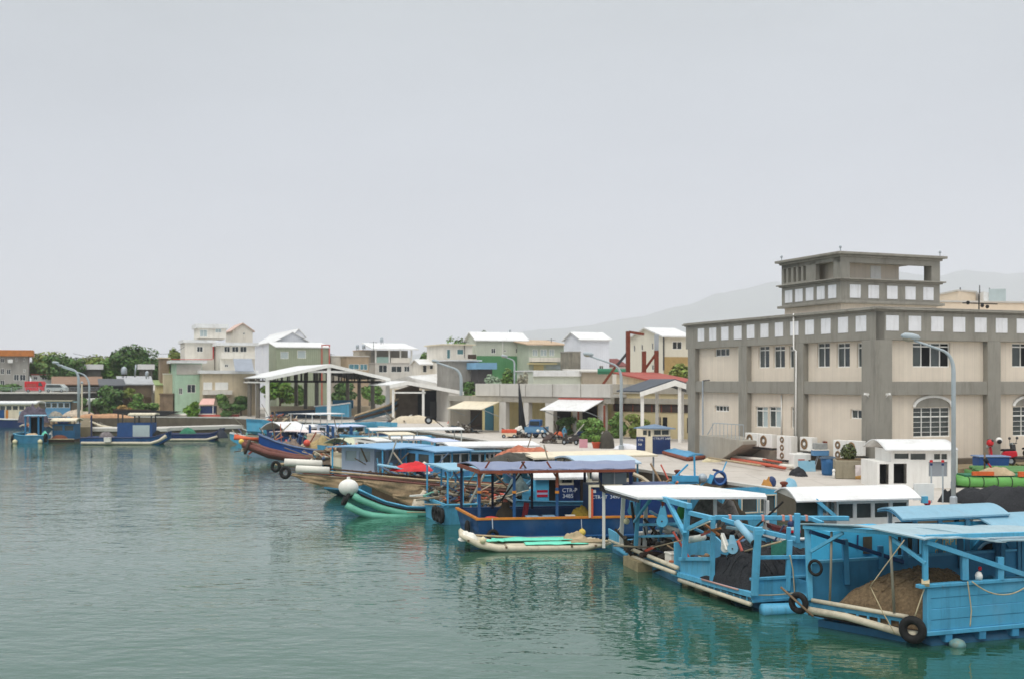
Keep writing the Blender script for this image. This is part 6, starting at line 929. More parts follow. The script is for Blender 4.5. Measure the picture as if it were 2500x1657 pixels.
for i in range(4): p=P(878+i*13,1118+i*4,76); log([p+UP*.9-V((.35,0,0)),p+V((.5,0,-.1))],.2,M('peach_float',(216,140,100),.6,.15,3),('peach float on the light blue frame boat, leftmost of four','peach float on the light blue frame boat, second from left','peach float on the light blue frame boat, third from left','peach float on the light blue frame boat, rightmost of four')[i],'float tube','float_tube',10)
# light blue frame boat with cabin
t,A,u,v,L,W=rb('boat','light blue boat with an open framed canopy and a red cover on its deck',(933,1092),(1052,1083),1076,3.0,teal,M('roof_sky',(128,172,206),.5,.07,1,dirt=.2),bow=1.2,stern=3.5,hz=1.0,hr=.15,arch=.08,pm=M('frame_sky',(74,160,204),.5,.12,2),rail=sky,grp=g0,np=3)
cabin(t,A,u,v,L*.22,L*1.02,1.5,W-.05,.9,2.85,M('cabin_lavwhite',(196,206,222),.6,.08,1.5),nw=3,pane=glass_lt)
heap('red_cover','bright red tarpaulin cover on the light blue frame boat','tarpaulin',P(1005,1148,63),1.25,.6,.42,M('red_tarp',(206,24,34),.55,.15,3,bump=.3,bsc=8),80,rough=.5); c=P(942,1146,62.5); MB().grid(lambda a,b:c+V(((a-.3)*1.6,b*.8,.3-.25*a)),4,4,.06).build('x',sky2,t).name='hatch_board'
for i,x in enumerate((1022,1036)): p=P(x,1137,66); buoy(p,.24,foam,('white float by the brown post of the light blue frame boat, left one','white float by the brown post of the light blue frame boat, right one')[i])
t,A,u,v,L,W=rb('boat','light blue cabin boat with an orange life ring under its windows',(1057,1098),(1153,1094),1083,2.9,sky,M('roof_sky',(128,172,206)),bow=.3,stern=1.5,hz=1.2,arch=.1,rail=sky,cab=(.05,.98,M('cabin_sky',(92,160,206),.5,.1,1.5),4,white),pm=M('frame_sky',(74,160,204)),grp=g0,rake=.2)
p=A+u*(L*.62)-v*.15+UP*1.75; tag(MB().torus(p+v*.25,v+UP*.5,.32,.07,16,6,).build('life_ring',M('ring_orange',(226,150,96),.6,.1,2),None,True),'orange life ring on the side of the light blue cabin boat','life ring')
t,A,u,v,L,W=rb('boat','small light blue cabin boat right of the life ring boat',(1147,1097),(1223,1096),1091,2.6,sky,sky2,bow=.3,stern=1.5,hz=1.0,arch=.1,cab=(.02,.98,sky2,3,white),rail=sky,grp=g0,rake=.2)
t,A,u,v,L,W=rb('boat','boat with a long cream white roof nearest the navy wheelhouse ashore',(1300,1113),(1601,1106),1099,2.8,teal,cream,bow=.5,stern=1,hz=1.1,arch=.12,grp=g0,pm=steel,np=5,th=.1)
t,A,u,v,L,W=rb('boat','boat with a rounded pale blue roof behind the navy barge roof',(1410,1127),(1562,1124),1113,2.75,teal,M('roof_paleblue',(176,196,212),.55,.06,1),bow=.5,stern=1.5,hz=1.1,arch=.25,grp=g0,pm=teal,cab=(.2,.9,cream,4),th=.09)
heap('net_pile','coral and brown nets heaped beside the long cream white roof','net pile',P(1285,1104,70)-UP*.3,2.0,.9,.7,M('net_coral',(180,110,84),.95,.4,4,bump=.5),82,rough=.6); heap('net_pile','dark grey net drape in front of the long cream white roof','net pile',P(1255,1124,64)-UP*.2,2.0,.9,.6,M('net_charcoal',(74,72,66),.95,.3,4,bump=.5),83,rough=.5)
# light blue canopy boat left of the navy barge
t,A,u,v,L,W=rb('boat','light blue boat with thin canopy posts and tyres left of the navy barge',(1092,1142),(1170,1140),1127,2.75,sky,sky2,bow=.1,stern=3,hz=.95,hr=0,arch=.05,pm=M('frame_sky',(74,160,204)),rail=sky,grp=g0,rake=.1,tb=.05)
for i in range(3): p=A-u*.25+v*(.2+.6*i)+UP*.45; tyre(p,u,.38,('tyre on the bow of the light blue canopy boat, nearest','tyre on the bow of the light blue canopy boat, middle','tyre on the bow of the light blue canopy boat, farthest')[i])
# blue panels and machinery boat behind the big white roof
A=G(1560,1196,.9); A.z=0; A=P(1545,HY,57.5); A.z=0; u=V((.95,.3,0)).normalized(); v=PER(u); t=thing('boat',A,'low boat loaded with weathered timber and light blue winch gear behind the big white roof','boat',g0); hull(t,A,u,8.5,3.2,1.2,teal,rise=.2,tb=.1,rail=bamboo)
heap('net_pile','pale tan nets and timber on the winch boat','net pile',A+u*1.4+v*1.4+UP*1.0,1.5,1.0,.55,bamboo,85,rough=.6); heap('net_pile','white and pink bundles at the far rail of the winch boat','net pile',A+u*.6+v*2.6+UP*1.1,1.0,.5,.6,M('bundle_pinkwhite',(212,196,190),.9,.15,4),86)
for i in range(4): log([A+u*(-.2+.2*i)+v*(.2+.35*i)+UP*(1.3+.06*i),A+u*(2.9+.2*i)+v*(.1+.4*i)+UP*(1.25+.05*i)],.08,(bamboo,wood,navy2,bamboo)[i],('bamboo pole along the near rail of the winch boat','grey timber pole second from the near rail of the winch boat','dark blue pole on the winch boat','bamboo pole farthest from the rail of the winch boat')[i],'pole','long_pole',7)
sk_=M('frame_sky',(74,160,204)); f=Fc(A+v*.8,u); t2=thing('winch',A+u*3.6+v+UP*1.0,'light blue mast and dark blue wheel winch on the timber loaded boat','winch'); pp=lambda x,y:f.at(*B3(x,y))
for a_,b_,w_ in (((965,640),(960,420),.09),((775,640),(900,520),.08),((1020,720),(1120,640),.08),((1230,590),(1270,490),.06),((700,700),(1000,690),.14),((760,655),(990,655),.3),((1100,700),(1130,620),.22)): MB().bar(pp(*a_),pp(*b_),w_).build('strut',sk_,t2)
MB().tube([pp(1140,570),pp(1190,580),pp(1240,620),pp(1265,660),pp(1262,715)],.06,7).build('wheel_guard',navy2,t2,True); MB().torus(pp(1205,650),f.n,.34,.07,18,6).build('wheel',M('winch_blue',(52,96,156),.5,.2,3),t2,True); MB().ob(pp(1150,715),u*.7,v*.4,UP*.35).build('engine_block',navy2,t2); MB().ball(pp(1040,650),.25,10).build('drum',steel,t2)
for i,(x,y,m,lb_) in enumerate(((1660,705,M('ochre_bundle',(178,128,66),.9,.2,3),'ochre and navy bundle on the quay edge behind the big white roof'),(1880,705,sky2,'pale blue bucket and sticks on the quay edge behind the arched white roof'))): heap('bundle',lb_,'bundle',G(*B3(x,y+25)),.36,.28,.4,m,88+i,rough=.5)
for i,x in enumerate((1700,)): tag(MB().ball(G(*B3(x,730))+UP*.22,.24,10,1.3).build('blue_canister',navy2,None,True),'navy canister standing right of the ochre bundle','canister')
# ------------------------------------------------ foreground boats
def bhull(par,N,u,v,L,z0,z1,m,deckz,dm=wood,taper=.06):
    N=V((N.x,N.y,0)); c=[N,N+u*L,N+u*L+v,N]; W=v
    o=lambda a,b,z,k=0.: N+u*a+v*b+UP*z
    k=MB(); e=.05; b0=taper
    P4=[(0,0),(L,0),(L,1),(0,1)]; I4=[(e+.03,e*.8),(L-e,e*.8),(L-e,1-e*.8),(e+.03,1-e*.8)]; B4_=[(b0*3,b0*.6),(L,b0*.6),(L,1-b0*.6),(b0*3,1-b0*.6)]
    for i in range(4):
        j=(i+1)%4; k.quad(o(*B4_[i],z0),o(*B4_[j],z0),o(*P4[j],z1),o(*P4[i],z1)); k.quad(o(*I4[i],deckz),o(*I4[j],deckz),o(*I4[j],z1),o(*I4[i],z1)); k.quad(o(*P4[i],z1),o(*P4[j],z1),o(*I4[j],z1),o(*I4[i],z1))
    k.quad(*[o(*p,z0) for p in B4_]); h=k.build('hull',m,par); d=MB(); d.quad(*[o(*p,deckz) for p in I4]); d.build('deck',dm,par); return h
def bars(par,f,Z,lst,m,name='frame_bar',w=.1):
    for r in lst:
        a,b=r[0],r[1]; ww=r[2] if len(r)>2 else w; o=r[3] if len(r)>3 else 0; g=f.off(o) if o else f; mm=r[4] if len(r)>4 else m; nm=r[5] if len(r)>5 else name
        MB().bar(g.at(*Z(*a)),g.at(*Z(*b)),ww).build(nm,mm,par,bevel=.008)
def tubes(par,f,Z,lst,m,name='tube',r=.06,n=10):
    for q_ in lst:
        g=f.off(q_[2]) if len(q_)>2 and q_[2] else f; MB().tube([g.at(*Z(*p)) for p in q_[0]],q_[1] if len(q_)>1 else r,n).build(name,q_[3] if len(q_)>3 else m,par,True)
def pulley(label,f,Z,c,r,arm=None,m=sky,off=0.,th=.08):
    g=f.off(off); p=g.at(*Z(*c)); arm=g.at(*Z(*arm)) if arm else None; g=Fc(p,V((.9,-.43,0))); t=thing('pulley',p,label,'pulley'); k=MB(); k.lathe(p-g.n*th/2,[(r*.96,0),(r,.01),(r*.86,th*.4),(r*.86,th*.6),(r,th-.01),(r*.96,th)],20,g.n); k.build('wheel',m,t,2); MB().lathe(p+g.n*(th/2-.005),[(r*.16,0),(r*.14,.03)],10,g.n).build('hub',dkgrey,t)
    if arm is not None: a=arm; MB().prism([p+UP*r*.3+g.d*r*.9,a+g.d*r*.35,a-g.d*r*.35,p+UP*r*.3-g.d*r*.9],-g.n*.04).build('bracket',m,t)
    return t
def ropeline(label,pts,r=.018,m=rope,cat='rope',sag=0.):
    q_=[]
    for a,b in zip(pts,pts[1:]):
        for i in range(6): s=i/6; q_.append(lerp(V(a),V(b),s)-UP*sag*4*s*(1-s))
    q_.append(V(pts[-1])); return tag(MB().tube(q_,r,5).build('rope',m,None,True),label,cat)
def deckheap(name,label,N,u,v,a0,a1,b0,b1,z,h,m,seed,spill=.0):
    rnd=lambda x,y,k:noise.noise(V((x*k+seed,y*k,seed*.7)))
    def fn(a,b):
        r=max(abs(2*a-1),abs(2*b-1)); e=(max(0,1-abs(2*a-1)**2.4)*max(0,1-abs(2*b-1)**2.4))**.55
        zz=h*e*(1+.28*rnd(a,b,2.3)-.16*abs(rnd(a,b,7))+.1*abs(rnd(a+3,b,13))+.05*rnd(a,b,25))
        return N+u*lerp(a0,a1,a)+v*(lerp(b0,b1,b)-spill*(1-b)*max(0,1-zz/h)*0)+UP*(z+max(0,zz))
    mb=MB().grid(fn,60,54); rr=random.Random(seed)
    for k in range(46):   # loose strands and folds of the net
        a,b,th=rr.uniform(.12,.88),rr.uniform(.05,.85),rr.uniform(0,6.28); pts=[]
        for i in range(9): pts.append(fn(min(.97,max(.03,a)),min(.97,max(.02,b)))+UP*.012); a+=math.cos(th)*.03; b+=math.sin(th)*.04; th+=rr.uniform(-.7,.7)
        mb.tube(pts,rr.choice((.012,.016,.03)),5)
    return tag(mb.build(name,m,None,True),label,'net pile')
# ---- green pipe raft with big white float
Z=B1; fk=Fc(P(917,HY,58.2),V((.985,.17,0))); a0=fk.at(*Z(1130,1000)); t=thing('pipe_boat',V((a0.x,a0.y,0)),'blue boat on sea green pipes with an upswept bow and huge white float','boat')
up_=[(1185,895),(1240,925),(1300,952),(1450,1010),(1600,1048),(1720,1066),(2000,1078)]; lo_=[(1115,985),(1190,1025),(1270,1062),(1370,1088),(1520,1102),(1800,1108)]
for i,o in enumerate((0,-.42,-.84,-1.26)):
    g=fk.off(o); MB().tube([g.at(*Z(*p)) for p in up_],.175,12).build('pipe',greenpipe,t,True)
    if i in (0,2): g=fk.off(o+.12); MB().tube([g.at(*Z(*p)) for p in lo_],.175,12).build('pipe',greenpipe,t,True)
tp=[(1235,835),(1300,868),(1400,915),(1500,955),(1700,1002),(1960,1012)]; bt=[(1250,880),(1320,915),(1420,958),(1510,990),(1700,1030),(1960,1040)]
g=fk.off(.06); pts=[g.at(*Z(*p)) for p in tp]+[g.at(*Z(*p)) for p in bt][::-1]; MB().prism(pts,-fk.n*.1).build('side_board',teal,t); g=fk.off(-1.6); pts=[g.at(*Z(*p)) for p in tp]+[g.at(*Z(*p)) for p in bt][::-1]; MB().prism(pts,-fk.n*.1).build('side_board',teal,t)
MB().tube([fk.off(.1).at(*Z(*p)) for p in tp],.05,7).build('rail',sky,t,True); MB().tube([fk.off(.08).at(*Z(*p)) for p in bt],.05,6).build('lower_rail',black,t,True); MB().tube([fk.off(.16).at(*Z(x,y)) for x,y in ((1700,1055),(1950,1055))],.03,6).build('rope_rail',rope,t)
k=MB(); k.grid(lambda u,v:lerp(fk.off(-.05).at(*Z(lerp(1270,1960,u),lerp(880,1030,u**.6))),fk.off(-1.6).at(*Z(lerp(1270,1960,u),lerp(880,1030,u**.6))),v),10,2,.05); k.build('deck',teal,t)
p=fk.off(-.3).at(*Z(1140,818)); buoy(p,.52,M('white_big_float',(232,230,222),.6,.04,2,dirt=.3,dc=(190,170,140)),'huge white round float lashed on the bow of the sea green pipe boat',.82)
for i in range(3): tyre(fk.off(-.1-.35*i).at(*Z(1120-i*6,925)),fk.d+UP*-.5,.36,('tyre on the bow under the huge white float, nearest','tyre on the bow under the huge white float, middle','tyre on the bow under the huge white float, farthest')[i])
heap('net_pile','cream net and white bags on the stern of the sea green pipe boat','net pile',fk.off(-.8).at(*Z(1880,1005)),.75,.6,.75,M('net_white',(206,190,166),.95,.3,5,bump=.5),101,rough=.6)
# ---- bamboo pole boat with draped net
fj=Fc(P(713,HY,62),V((1,.0,0))); A=fj.at(*Z(1300,900)); A.z=0; t=thing('pole_boat',A,'brown fishing boat carrying long bamboo poles hung with a beige net','boat')
hull(t,V((P(905,HY,62.6).x,62.6,0)),V((1,.03,0)),8.6,2.4,.85,M('hull_brown',(112,94,74),.8,.25,1.5,dirt=.5,dc=(70,56,42)),rise=.5,tb=.5,rail=wood,sr=.4)
for i,(a_,b_,o,r_) in enumerate((((955,640),(2811,802),-.9,.06),((600,690),(2811,832),-.1,.055),((590,702),(2811,850),.1,.05),((1000,700),(2811,868),.3,.06),((700,680),(2700,790),-.6,.05),((960,668),(2811,815),-.4,.06),((980,690),(2811,840),.0,.05),((1250,720),(2811,880),.2,.06))):
    g=fj.off(o); MB().tube([g.at(*Z(*a_)),g.at(*Z((a_[0]+b_[0])/2,(a_[1]+b_[1])/2+6)),g.at(*Z(*b_))],[r_*.8,r_,r_],7).build('pole',(M('pole_dark',(78,54,42),.8,.25,3),bamboo,M('pole_dark',(78,54,42)),brownpipe,redbrown,bamboo,M('pole_dark',(78,54,42)),brownpipe)[i],t,True)
for i,(a_,b_,lb_) in enumerate((((530,575),(885,592),'long white float tube on the bow poles, upper left one'),((640,640),(955,656),'long white float tube on the bow poles, lower right one'))): g=fj.off(-.9+i*.9); log([g.at(*Z(*a_)),g.at(*Z(*b_))],.2,foam,lb_,'float tube','float_tube',14)
tyre(fj.off(-.9).at(*Z(445,618)),V((-.35,-.93,.1)),.32,'tyre at the tip of the bamboo poles, left one'); tyre(fj.at(*Z(535,675)),V((-.35,-.93,.1)),.36,'tyre at the tip of the bamboo poles, right one'); MB().tube([fj.off(-.9).at(*Z(440,600)),fj.off(-.9).at(*Z(560,590))],.08,6).build('pole_tip',bamboo,t)
def drape(top,bot,o,label,nm='fishing_net',fold=7.):
    g=fj.off(o); ip=lambda L_,s:(lambda i,f:(lerp(L_[i][0],L_[i+1][0],f),lerp(L_[i][1],L_[i+1][1],f)))(min(int(s*(len(L_)-1)),len(L_)-2),s*(len(L_)-1)-min(int(s*(len(L_)-1)),len(L_)-2))
    return tag(MB().grid(lambda s,q_:g.at(*Z(*[lerp(a,b,q_) for a,b in zip(ip(top,s),ip(bot,s))]))+g.n*(.1*math.sin(s*fold*3+q_*2)*q_+.08*noise.noise(V((s*6,q_*4,o)))),40,12,.0).build(nm,net_beige,None,True),label,'fishing net')
drape([(590,695),(800,710),(1050,735),(1300,750)],[(600,702),(700,758),(900,812),(1060,826),(1180,815),(1300,790)],.35,'long beige net hanging under the bow end of the bamboo poles')
drape([(1280,745),(1600,770),(1920,800)],[(1290,790),(1420,850),(1560,905),(1700,925),(1800,880),(1920,805)],.4,'beige net swag hanging over the blue side board of the pipe boat',fold=3)
drape([(1560,880),(1750,880),(1900,820)],[(1570,925),(1640,960),(1760,1000),(1840,960),(1910,830)],.55,'tail of beige net bundled above the pipe boat stern',fold=4)
# ---- navy barge with orange rail
NH=P(1165,HY,48.9); NH.z=0; uh=V((.991,.13,0)); far=P(1115,HY,53.0); vh=V((far.x-NH.x,far.y-NH.y,0)); fh=Fc(NH,uh); fbw=Fc(NH,-vh); Z=B2
t=tH=thing('navy_barge',NH,'navy blue barge with an orange rail and grey blue canopy behind the cream pipe raft','boat'); LH=9.
bhull(t,NH,uh,vh,LH,.12,1.0,navy,.45,dkwood)
MB().ob(NH-uh*.06-vh*.01+UP*.98,uh*(LH),vh*.03,UP*.1).build('rail',orange,t,bevel=.01); MB().ob(NH-uh*.05+UP*.983,uh*.14,vh*1.02,UP*.1).build('rail',orange,t,bevel=.01); MB().ob(NH+vh*.98+UP*.98,uh*LH,vh*.03,UP*.1).build('rail',navy,t)
MB().ob(NH+uh*.3+UP*.22-vh*.004,uh*(LH-.5),vh*.01,UP*.05).build('side_strake',M('strake_blue',(52,104,160),.5,.15,2),t)
for i in range(9): MB().ob(NH+uh*(.5+i*.95)+UP*.1-vh*.01,uh*.14,vh*.03,UP*.14).build('chock',navy,t)
for i,x in enumerate((470,805,1215)):
    MB().bar(fh.off(-.15).at(*Z(x,1040)),fh.off(-.15).at(*Z(x,740)),.13).build('post',navy,t); MB().bar(fh.off(-.15).at(*Z(x,740)),fh.off(-.15).at(*Z(x,575)),.13).build('post_top',(redbrown,navy,redbrown)[i],t); MB().bar(fh.off(-.1).at(*Z(x,795)),fh.off(-.1).at(*Z(x,772)),.17).build('post_band',orange,t)
ffar=Fc(NH+vh*.94,uh)
for x in (300,598,975,1480): MB().bar(ffar.at(*Z(x,940)),ffar.at(*Z(x,520)),.12).build('post',M('post_dark_navy',(24,30,58),.6,.2,2),t)
ra,rb_,rc_,rd=fh.off(.15).at(*Z(480,576)),fh.off(.15).at(*Z(1962,560)),ffar.off(-.2).at(*Z(1962,520)),ffar.off(-.2).at(*Z(268,500)); zr_=3.16
for p in (ra,rb_,rc_,rd): p.z=zr_
MB().grid(lambda s,q_:lerp(lerp(ra,rb_,s),lerp(rd,rc_,s),q_)+UP*(.16*math.sin(math.pi*q_)+.02*math.sin(s*40)),40,8,.05).build('roof',greyblue,t,2)
MB().bar(ra-UP*.1,rd-UP*.1,.1,.16).build('roof_beam',redbrown,t); MB().bar(ra-UP*.1,rb_-UP*.1,.08,.12).build('roof_beam',redbrown,t); MB().bar(rd-UP*.1,rc_-UP*.1,.08,.12).build('roof_beam',dkwood,t)
for i in range(1,7): MB().bar(lerp(ra,rb_,i/7)-UP*.06,lerp(rd,rc_,i/7)-UP*.06,.07,.1).build('rafter',dkwood,t)
for x,s in ((470,1),(805,1),(1215,-1),(975,-1)): p=fh.off(-.15).at(*Z(x,650)); MB().bar(p,p+uh*.45*s+UP*.72,.07).build('brace',redbrown if x!=975 else dkwood,t)
f=fh.off(-.02); r=f.rect(Z(1515,742),Z(1530,1012)); MB().ob(f.p(r[0],1.02,.0),f.d*.1,f.n*.08,UP*1.33).build('cabin_frame',cream,t); MB().ob(f.p(r[0]+.1,1.02,.01),f.d*.1,f.n*.06,UP*1.24).build('cabin_frame',orangep,t); MB().ob(f.p(r[0],2.35,.0),f.d*1.5,f.n*.08,UP*.1).build('cabin_frame',cream,t)
MB().ob(f.p(r[0]+.2,1.02,-.06),f.d*(LH-r[0]-.3),-f.n*2.2,UP*1.33).build('cabin',M('cabin_navy',(20,52,106),.45,.15,1.2),t)
k=M('letter_white',(226,230,232),.5,.04,3)
text('CTR-PT',f.p(f.t(Z(1545,0)[0]),1.83,-.045),f.d,UP,.15,k,t); text('3490',f.p(f.t(Z(1725,0)[0]),1.83,-.045),f.d,UP,.15,k,t); MB().ob(f.p(f.t(Z(1553,0)[0]),2.09,-.06),f.d*.17,f.n*.02,UP*.13).build('mark',k,t)
for a_,b_ in (((1630,560),(1630,745)),((1920,570),(1920,705)),((1610,580),(1940,580))): MB().bar(fh.off(-1.).at(*Z(*a_)),fh.off(-1.).at(*Z(*b_)),.15).build('wheelhouse_frame',navy2,t)
MB().ob(fh.off(-1.3).at(*Z(1640,720)),uh*1.15,vh*.02,UP*.62).build('wheelhouse_glass',glass_lt,t); MB().bar(fh.off(-1.2).at(*Z(1765,720)),fh.off(-1.2).at(*Z(1765,590)),.06).build('mullion',white,t)
p=fh.off(.06).at(*Z(595,1040)); tyre(fh.off(.2).at(*Z(600,1200)),vh+uh*.2,.27,'round tyre hanging by a rope on the side of the navy barge'); ropeline('rope holding the tyre on the side of the navy barge',[p,fh.off(.2).at(*Z(600,1140))],.025,M('grey_rope',(170,180,190),.8,.1,4))
buoy(fh.off(.2).at(*Z(1455,1170)),.16,yellow,'yellow ball float hanging on the side of the navy barge'); ropeline('rope holding the yellow ball on the navy barge',[fh.off(.06).at(*Z(1447,1045)),fh.off(.2).at(*Z(1452,1135))],.02,M('grey_rope',(170,180,190)))
tyre(NH+vh*.35-uh*.1+UP*.45,uh,.36,'dark tyre on the slanted bow of the navy barge')
dk=lambda x,y,o:fh.off(o).at(*Z(x,y))
c=dk(720,1030,-1.2); tt=thing('covered_winch',V((c.x,c.y,.45)),'dark olive brown tarpaulin hood over a deck winch on the navy barge','winch'); c=V((c.x,c.y,.45)); MB().lathe(c,[(.42,0),(.46,.3),(.43,.62),(.34,.8),(.2,.92),(.16,1.1),(.1,1.2)],16).build('cover',M('olive_brown_cloth',(58,50,38),.9,.25,3,bump=.5,bsc=7),tt,True); MB().ball(c+UP*1.2,.12,10).build('knob',redbrown,tt)
c=dk(860,1020,-1.0); c.z=.45; log([c,c+V((.2,0,.55)),c+V((.3,0,1.15))],.13,M('dark_red_canvas',(110,22,34),.8,.25,3),'dark red rolled canvas leaning on the navy barge deck','canvas roll','canvas_roll',10)
for i,x in enumerate((995,1112)): c=dk(x,1035,-.6); c.z=.45; crate(c,.72,.5,.62,M('bin_paleblue',(150,182,206),.6,.12,3) if 0 else M('bin_blue_white',(140,180,208),.6,.15,6),('pale blue bin on the navy barge deck, left one','pale blue bin on the navy barge deck, right one')[i],.1,'bin','bin')
c=dk(585,1040,-.3); c.z=.95; heap('red_cloth','red and white cloth lying at the bow rail of the navy barge','cloth',c,.42,.25,.16,M('red_cloth',(206,66,60),.8,.2,4),110); c=dk(1435,1000,-.9); c.z=.75; heap('net_pile','yellow olive net bundle hanging by the cabin of the navy barge','net pile',c,.5,.4,.65,M('net_yellow',(150,128,48),.95,.35,6,bump=.5),111,rough=.5); c=dk(1340,1030,-.25); c.z=1.0; crate(c,.4,.25,.12,foam,'flat white foam lid on the rail of the navy barge',.1,'lid','foam_lid')
# ---- boat behind the navy barge with two cabins
NI=P(1262,HY,54.6); NI.z=0; t=thing('boat',NI,'boat with light blue and navy cabins under white barrel roofs behind the navy barge','boat'); hull(t,NI,uh,8,2.8,1.1,sky,rise=.1,tb=.1,rake=.2,rail=teal); fi=Fc(NI,uh).off(-.3)
r=fi.rect(Z(1008,680),Z(1138,935)); MB().ob(fi.p(r[0],1.0,0),uh*(r[1]-r[0]),-fi.n*1.5,UP*1.3).build('cabin',M('cabin_cyan',(88,184,220),.5,.1,1.5),t,bevel=.02)
for y0,y1,m in ((765,788,M('crimson_stripe',(190,20,52),.5,.1,2)),(808,830,MATS['crimson_stripe']),(788,808,M('lilac_stripe',(186,186,216),.5,.05,2))): r2=fi.rect(Z(1022,y0),Z(1126,y1)); MB().ob(fi.p(r2[0],r2[2],.003),uh*(r2[1]-r2[0]),fi.n*.015,UP*(r2[3]-r2[2])).build('stripe',m,t)
MB().ob(fi.p(fi.t(Z(1145,0)[0]),1.0,-.4),uh*.5,-fi.n*.6,UP*1.3).build('door_recess',M('brown_recess',(70,58,46),.9,.2,2),t); r=fi.rect(Z(890,820),Z(1005,935)); MB().ob(fi.p(r[0],1.0,-.2),uh*(r[1]-r[0]),-fi.n*1.2,UP*.62).build('locker',sky,t); heap('net_heap','','net',fi.p(r[0]-.1,1.4,-.9),.6,.5,.9,M('net_greyteal',(96,110,108),.95,.35,4,bump=.5),112,t,rough=.5)
r=fi.rect(Z(1238,690),Z(1372,935)); MB().ob(fi.p(r[0],1.0,.05),uh*(r[1]-r[0]),-fi.n*1.6,UP*.92).build('cabin',M('cabin_navy',(20,52,106)),t,bevel=.02); MB().ob(fi.p(r[0],1.92,.05),uh*(r[1]-r[0]),-fi.n*1.6,UP*.42).build('window_band',cream,t); rr_=fi.rect(Z(1262,708),Z(1355,748)); MB().ob(fi.p(rr_[0],2.04,.055),uh*(rr_[1]-rr_[0]),fi.n*.01,UP*.2).build('window',glass,t)
text('CTR-P',fi.p(r[0]+.12,1.58,.055),uh,UP,.19,k:=M('letter_white',(226,230,232)),t); text('3485',fi.p(r[0]+.14,1.3,.055),uh,UP,.19,k,t)
MB().ob(fi.p(fi.t(Z(1378,0)[0]),1.0,-.3),uh*.35,-fi.n*1.,UP*1.2).build('door',navy2,t); MB().ob(fi.p(fi.t(Z(1462,0)[0]),1.0,-.6),uh*.25,-fi.n*.4,UP*1.5).build('post',dkwood,t)
for x0,x1 in ((985,1220),(1232,1500)): a_,b_=fi.t(Z(x0,0)[0]),fi.t(Z(x1,0)[0]); roofsheet(t,V((fi.o.x,fi.o.y,0)),uh,PER(uh),a_,b_,-.2,1.8,2.3,white2,.42,.1)
c=fi.p(fi.t(Z(1690,0)[0]),2.1,-1.); MB().tube([c-uh*.5+UP*.15,c+uh*.5+UP*.15],.24,12).build('white_tank',white,t,True)
# ---- cream pipe raft with turquoise covers
NR=P(1122,HY,46.2); NR.z=0; ur=V((.99,.11,0)).normalized(); vr=PER(ur); t=thing('pipe_raft',NR,'weathered cream pipe raft with turquoise corrugated sheets floating before the navy barge','raft')
for i in range(6):
    o=NR+vr*(i*.34); L=6.3-.12*i; MB().tube([o+ur*(.0+.02*i)+UP*.72,o+ur*.25+UP*.58,o+ur*.8+UP*.3,o+ur*1.6+UP*.12,o+ur*(L-1.2)+UP*.1,o+ur*(L-.3)+UP*.22+vr*.15*(2-i)*.5,o+ur*L+UP*.3+vr*.2*(2-i)*.5],[.07,.11,.13,.13,.13,.1,.07],10).build('pipe',creamtube,t,True)
for a_ in (.35,1.9,4.6,5.6): MB().bar(NR+ur*a_+UP*(.62-.42*min(1,a_/1.2))-vr*.15,NR+ur*a_+vr*1.85+UP*(.62-.42*min(1,a_/1.2)),.08).build('cross_bar',wood,t)
MB().tube([NR+vr*1.9+ur*.6+UP*.45,NR+vr*1.95+ur*3+UP*.28,NR+vr*1.9+ur*5.4+UP*.3],.05,6).build('side_pole',bamboo,t)
def sheetq(a0,a1,b0,b1,z,s,nm): return MB().grid(lambda p,q_:NR+ur*(lerp(a0,a1,p)+.12*noise.noise(V((q_*4,s,1))))+vr*(lerp(b0,b1,q_)+.1*noise.noise(V((p*5,s,2))))+UP*(z+.05*noise.noise(V((p*5,q_*4,s)))+.02*math.sin(q_*40)),18,14,.03).build(nm,tarp,t,True)
sheetq(1.45,5.0,.75,1.5,.36,1,'corrugated_sheet'); sheetq(2.7,5.3,-.05,.6,.3,2,'corrugated_sheet'); sheetq(1.0,1.9,.55,.95,.38,3,'corrugated_sheet')
buoy(NR+ur*.95-vr*.08+UP*.5,.14,ltyel,'small cream ball on the bow end of the cream pipe raft'); heap('net_pile','tan rope bundle on the right end of the cream pipe raft','rope',NR+ur*4.9+vr*1.1+UP*.25,.6,.35,.35,bamboo,113,rough=.6); heap('net_pile','cream rag heap on the bow of the cream pipe raft','net pile',NR+ur*.35+vr*.5+UP*.45,.4,.5,.3,foam,114,rough=.5)
for i in range(3): log([NR+ur*(4.6+.1*i)+vr*(.15+.3*i)+UP*.32,NR+ur*(6.15-.15*i)+vr*(.0+.32*i)+UP*.36],.05,bamboo,('bamboo on the right end of the cream pipe raft, nearest','bamboo on the right end of the cream pipe raft, middle','bamboo on the right end of the cream pipe raft, farthest')[i],'pole','short_pole',7)
# ---- white roofed rig barge
Z=B5; NC=G(1650,1392,.5); FCc=G(1484,1317,.5); fc=Fc(NC,NC-FCc); uc=V((.945,.327,0)); vc=FCc-NC; vc.z=0; NC.z=0
t=tC=thing('rig_barge',NC,'work barge with a broad white roof, light blue boom frame and cream roller pipes','boat')
bhull(t,NC+uc*.15,uc,vc,9,-.15,.5,teal,.42,M('deck_grey_tan',(112,98,78),.9,.2,2,dirt=.6,dc=(70,60,48)),.02)
tubes(t,fc,Z,[([(250,778),(720,972)],.075,.05),([(235,848),(695,1022)],.07,.1),([(30,690),(250,778)],.06,.0),([(300,800),(700,985)],.03,.0,bamboo)],creamtube,'roller_pipe'); tubes(t,fc,Z,[([(90,765),(235,845)],.1,.0,sky)],sky,'float_tube')
k=MB(); g=fc.off(.02); k.prism([g.at(*Z(*p)) for p in ((18,572),(140,642),(142,715),(30,690))],-fc.n*.06); k.build('bow_board',sky,t)
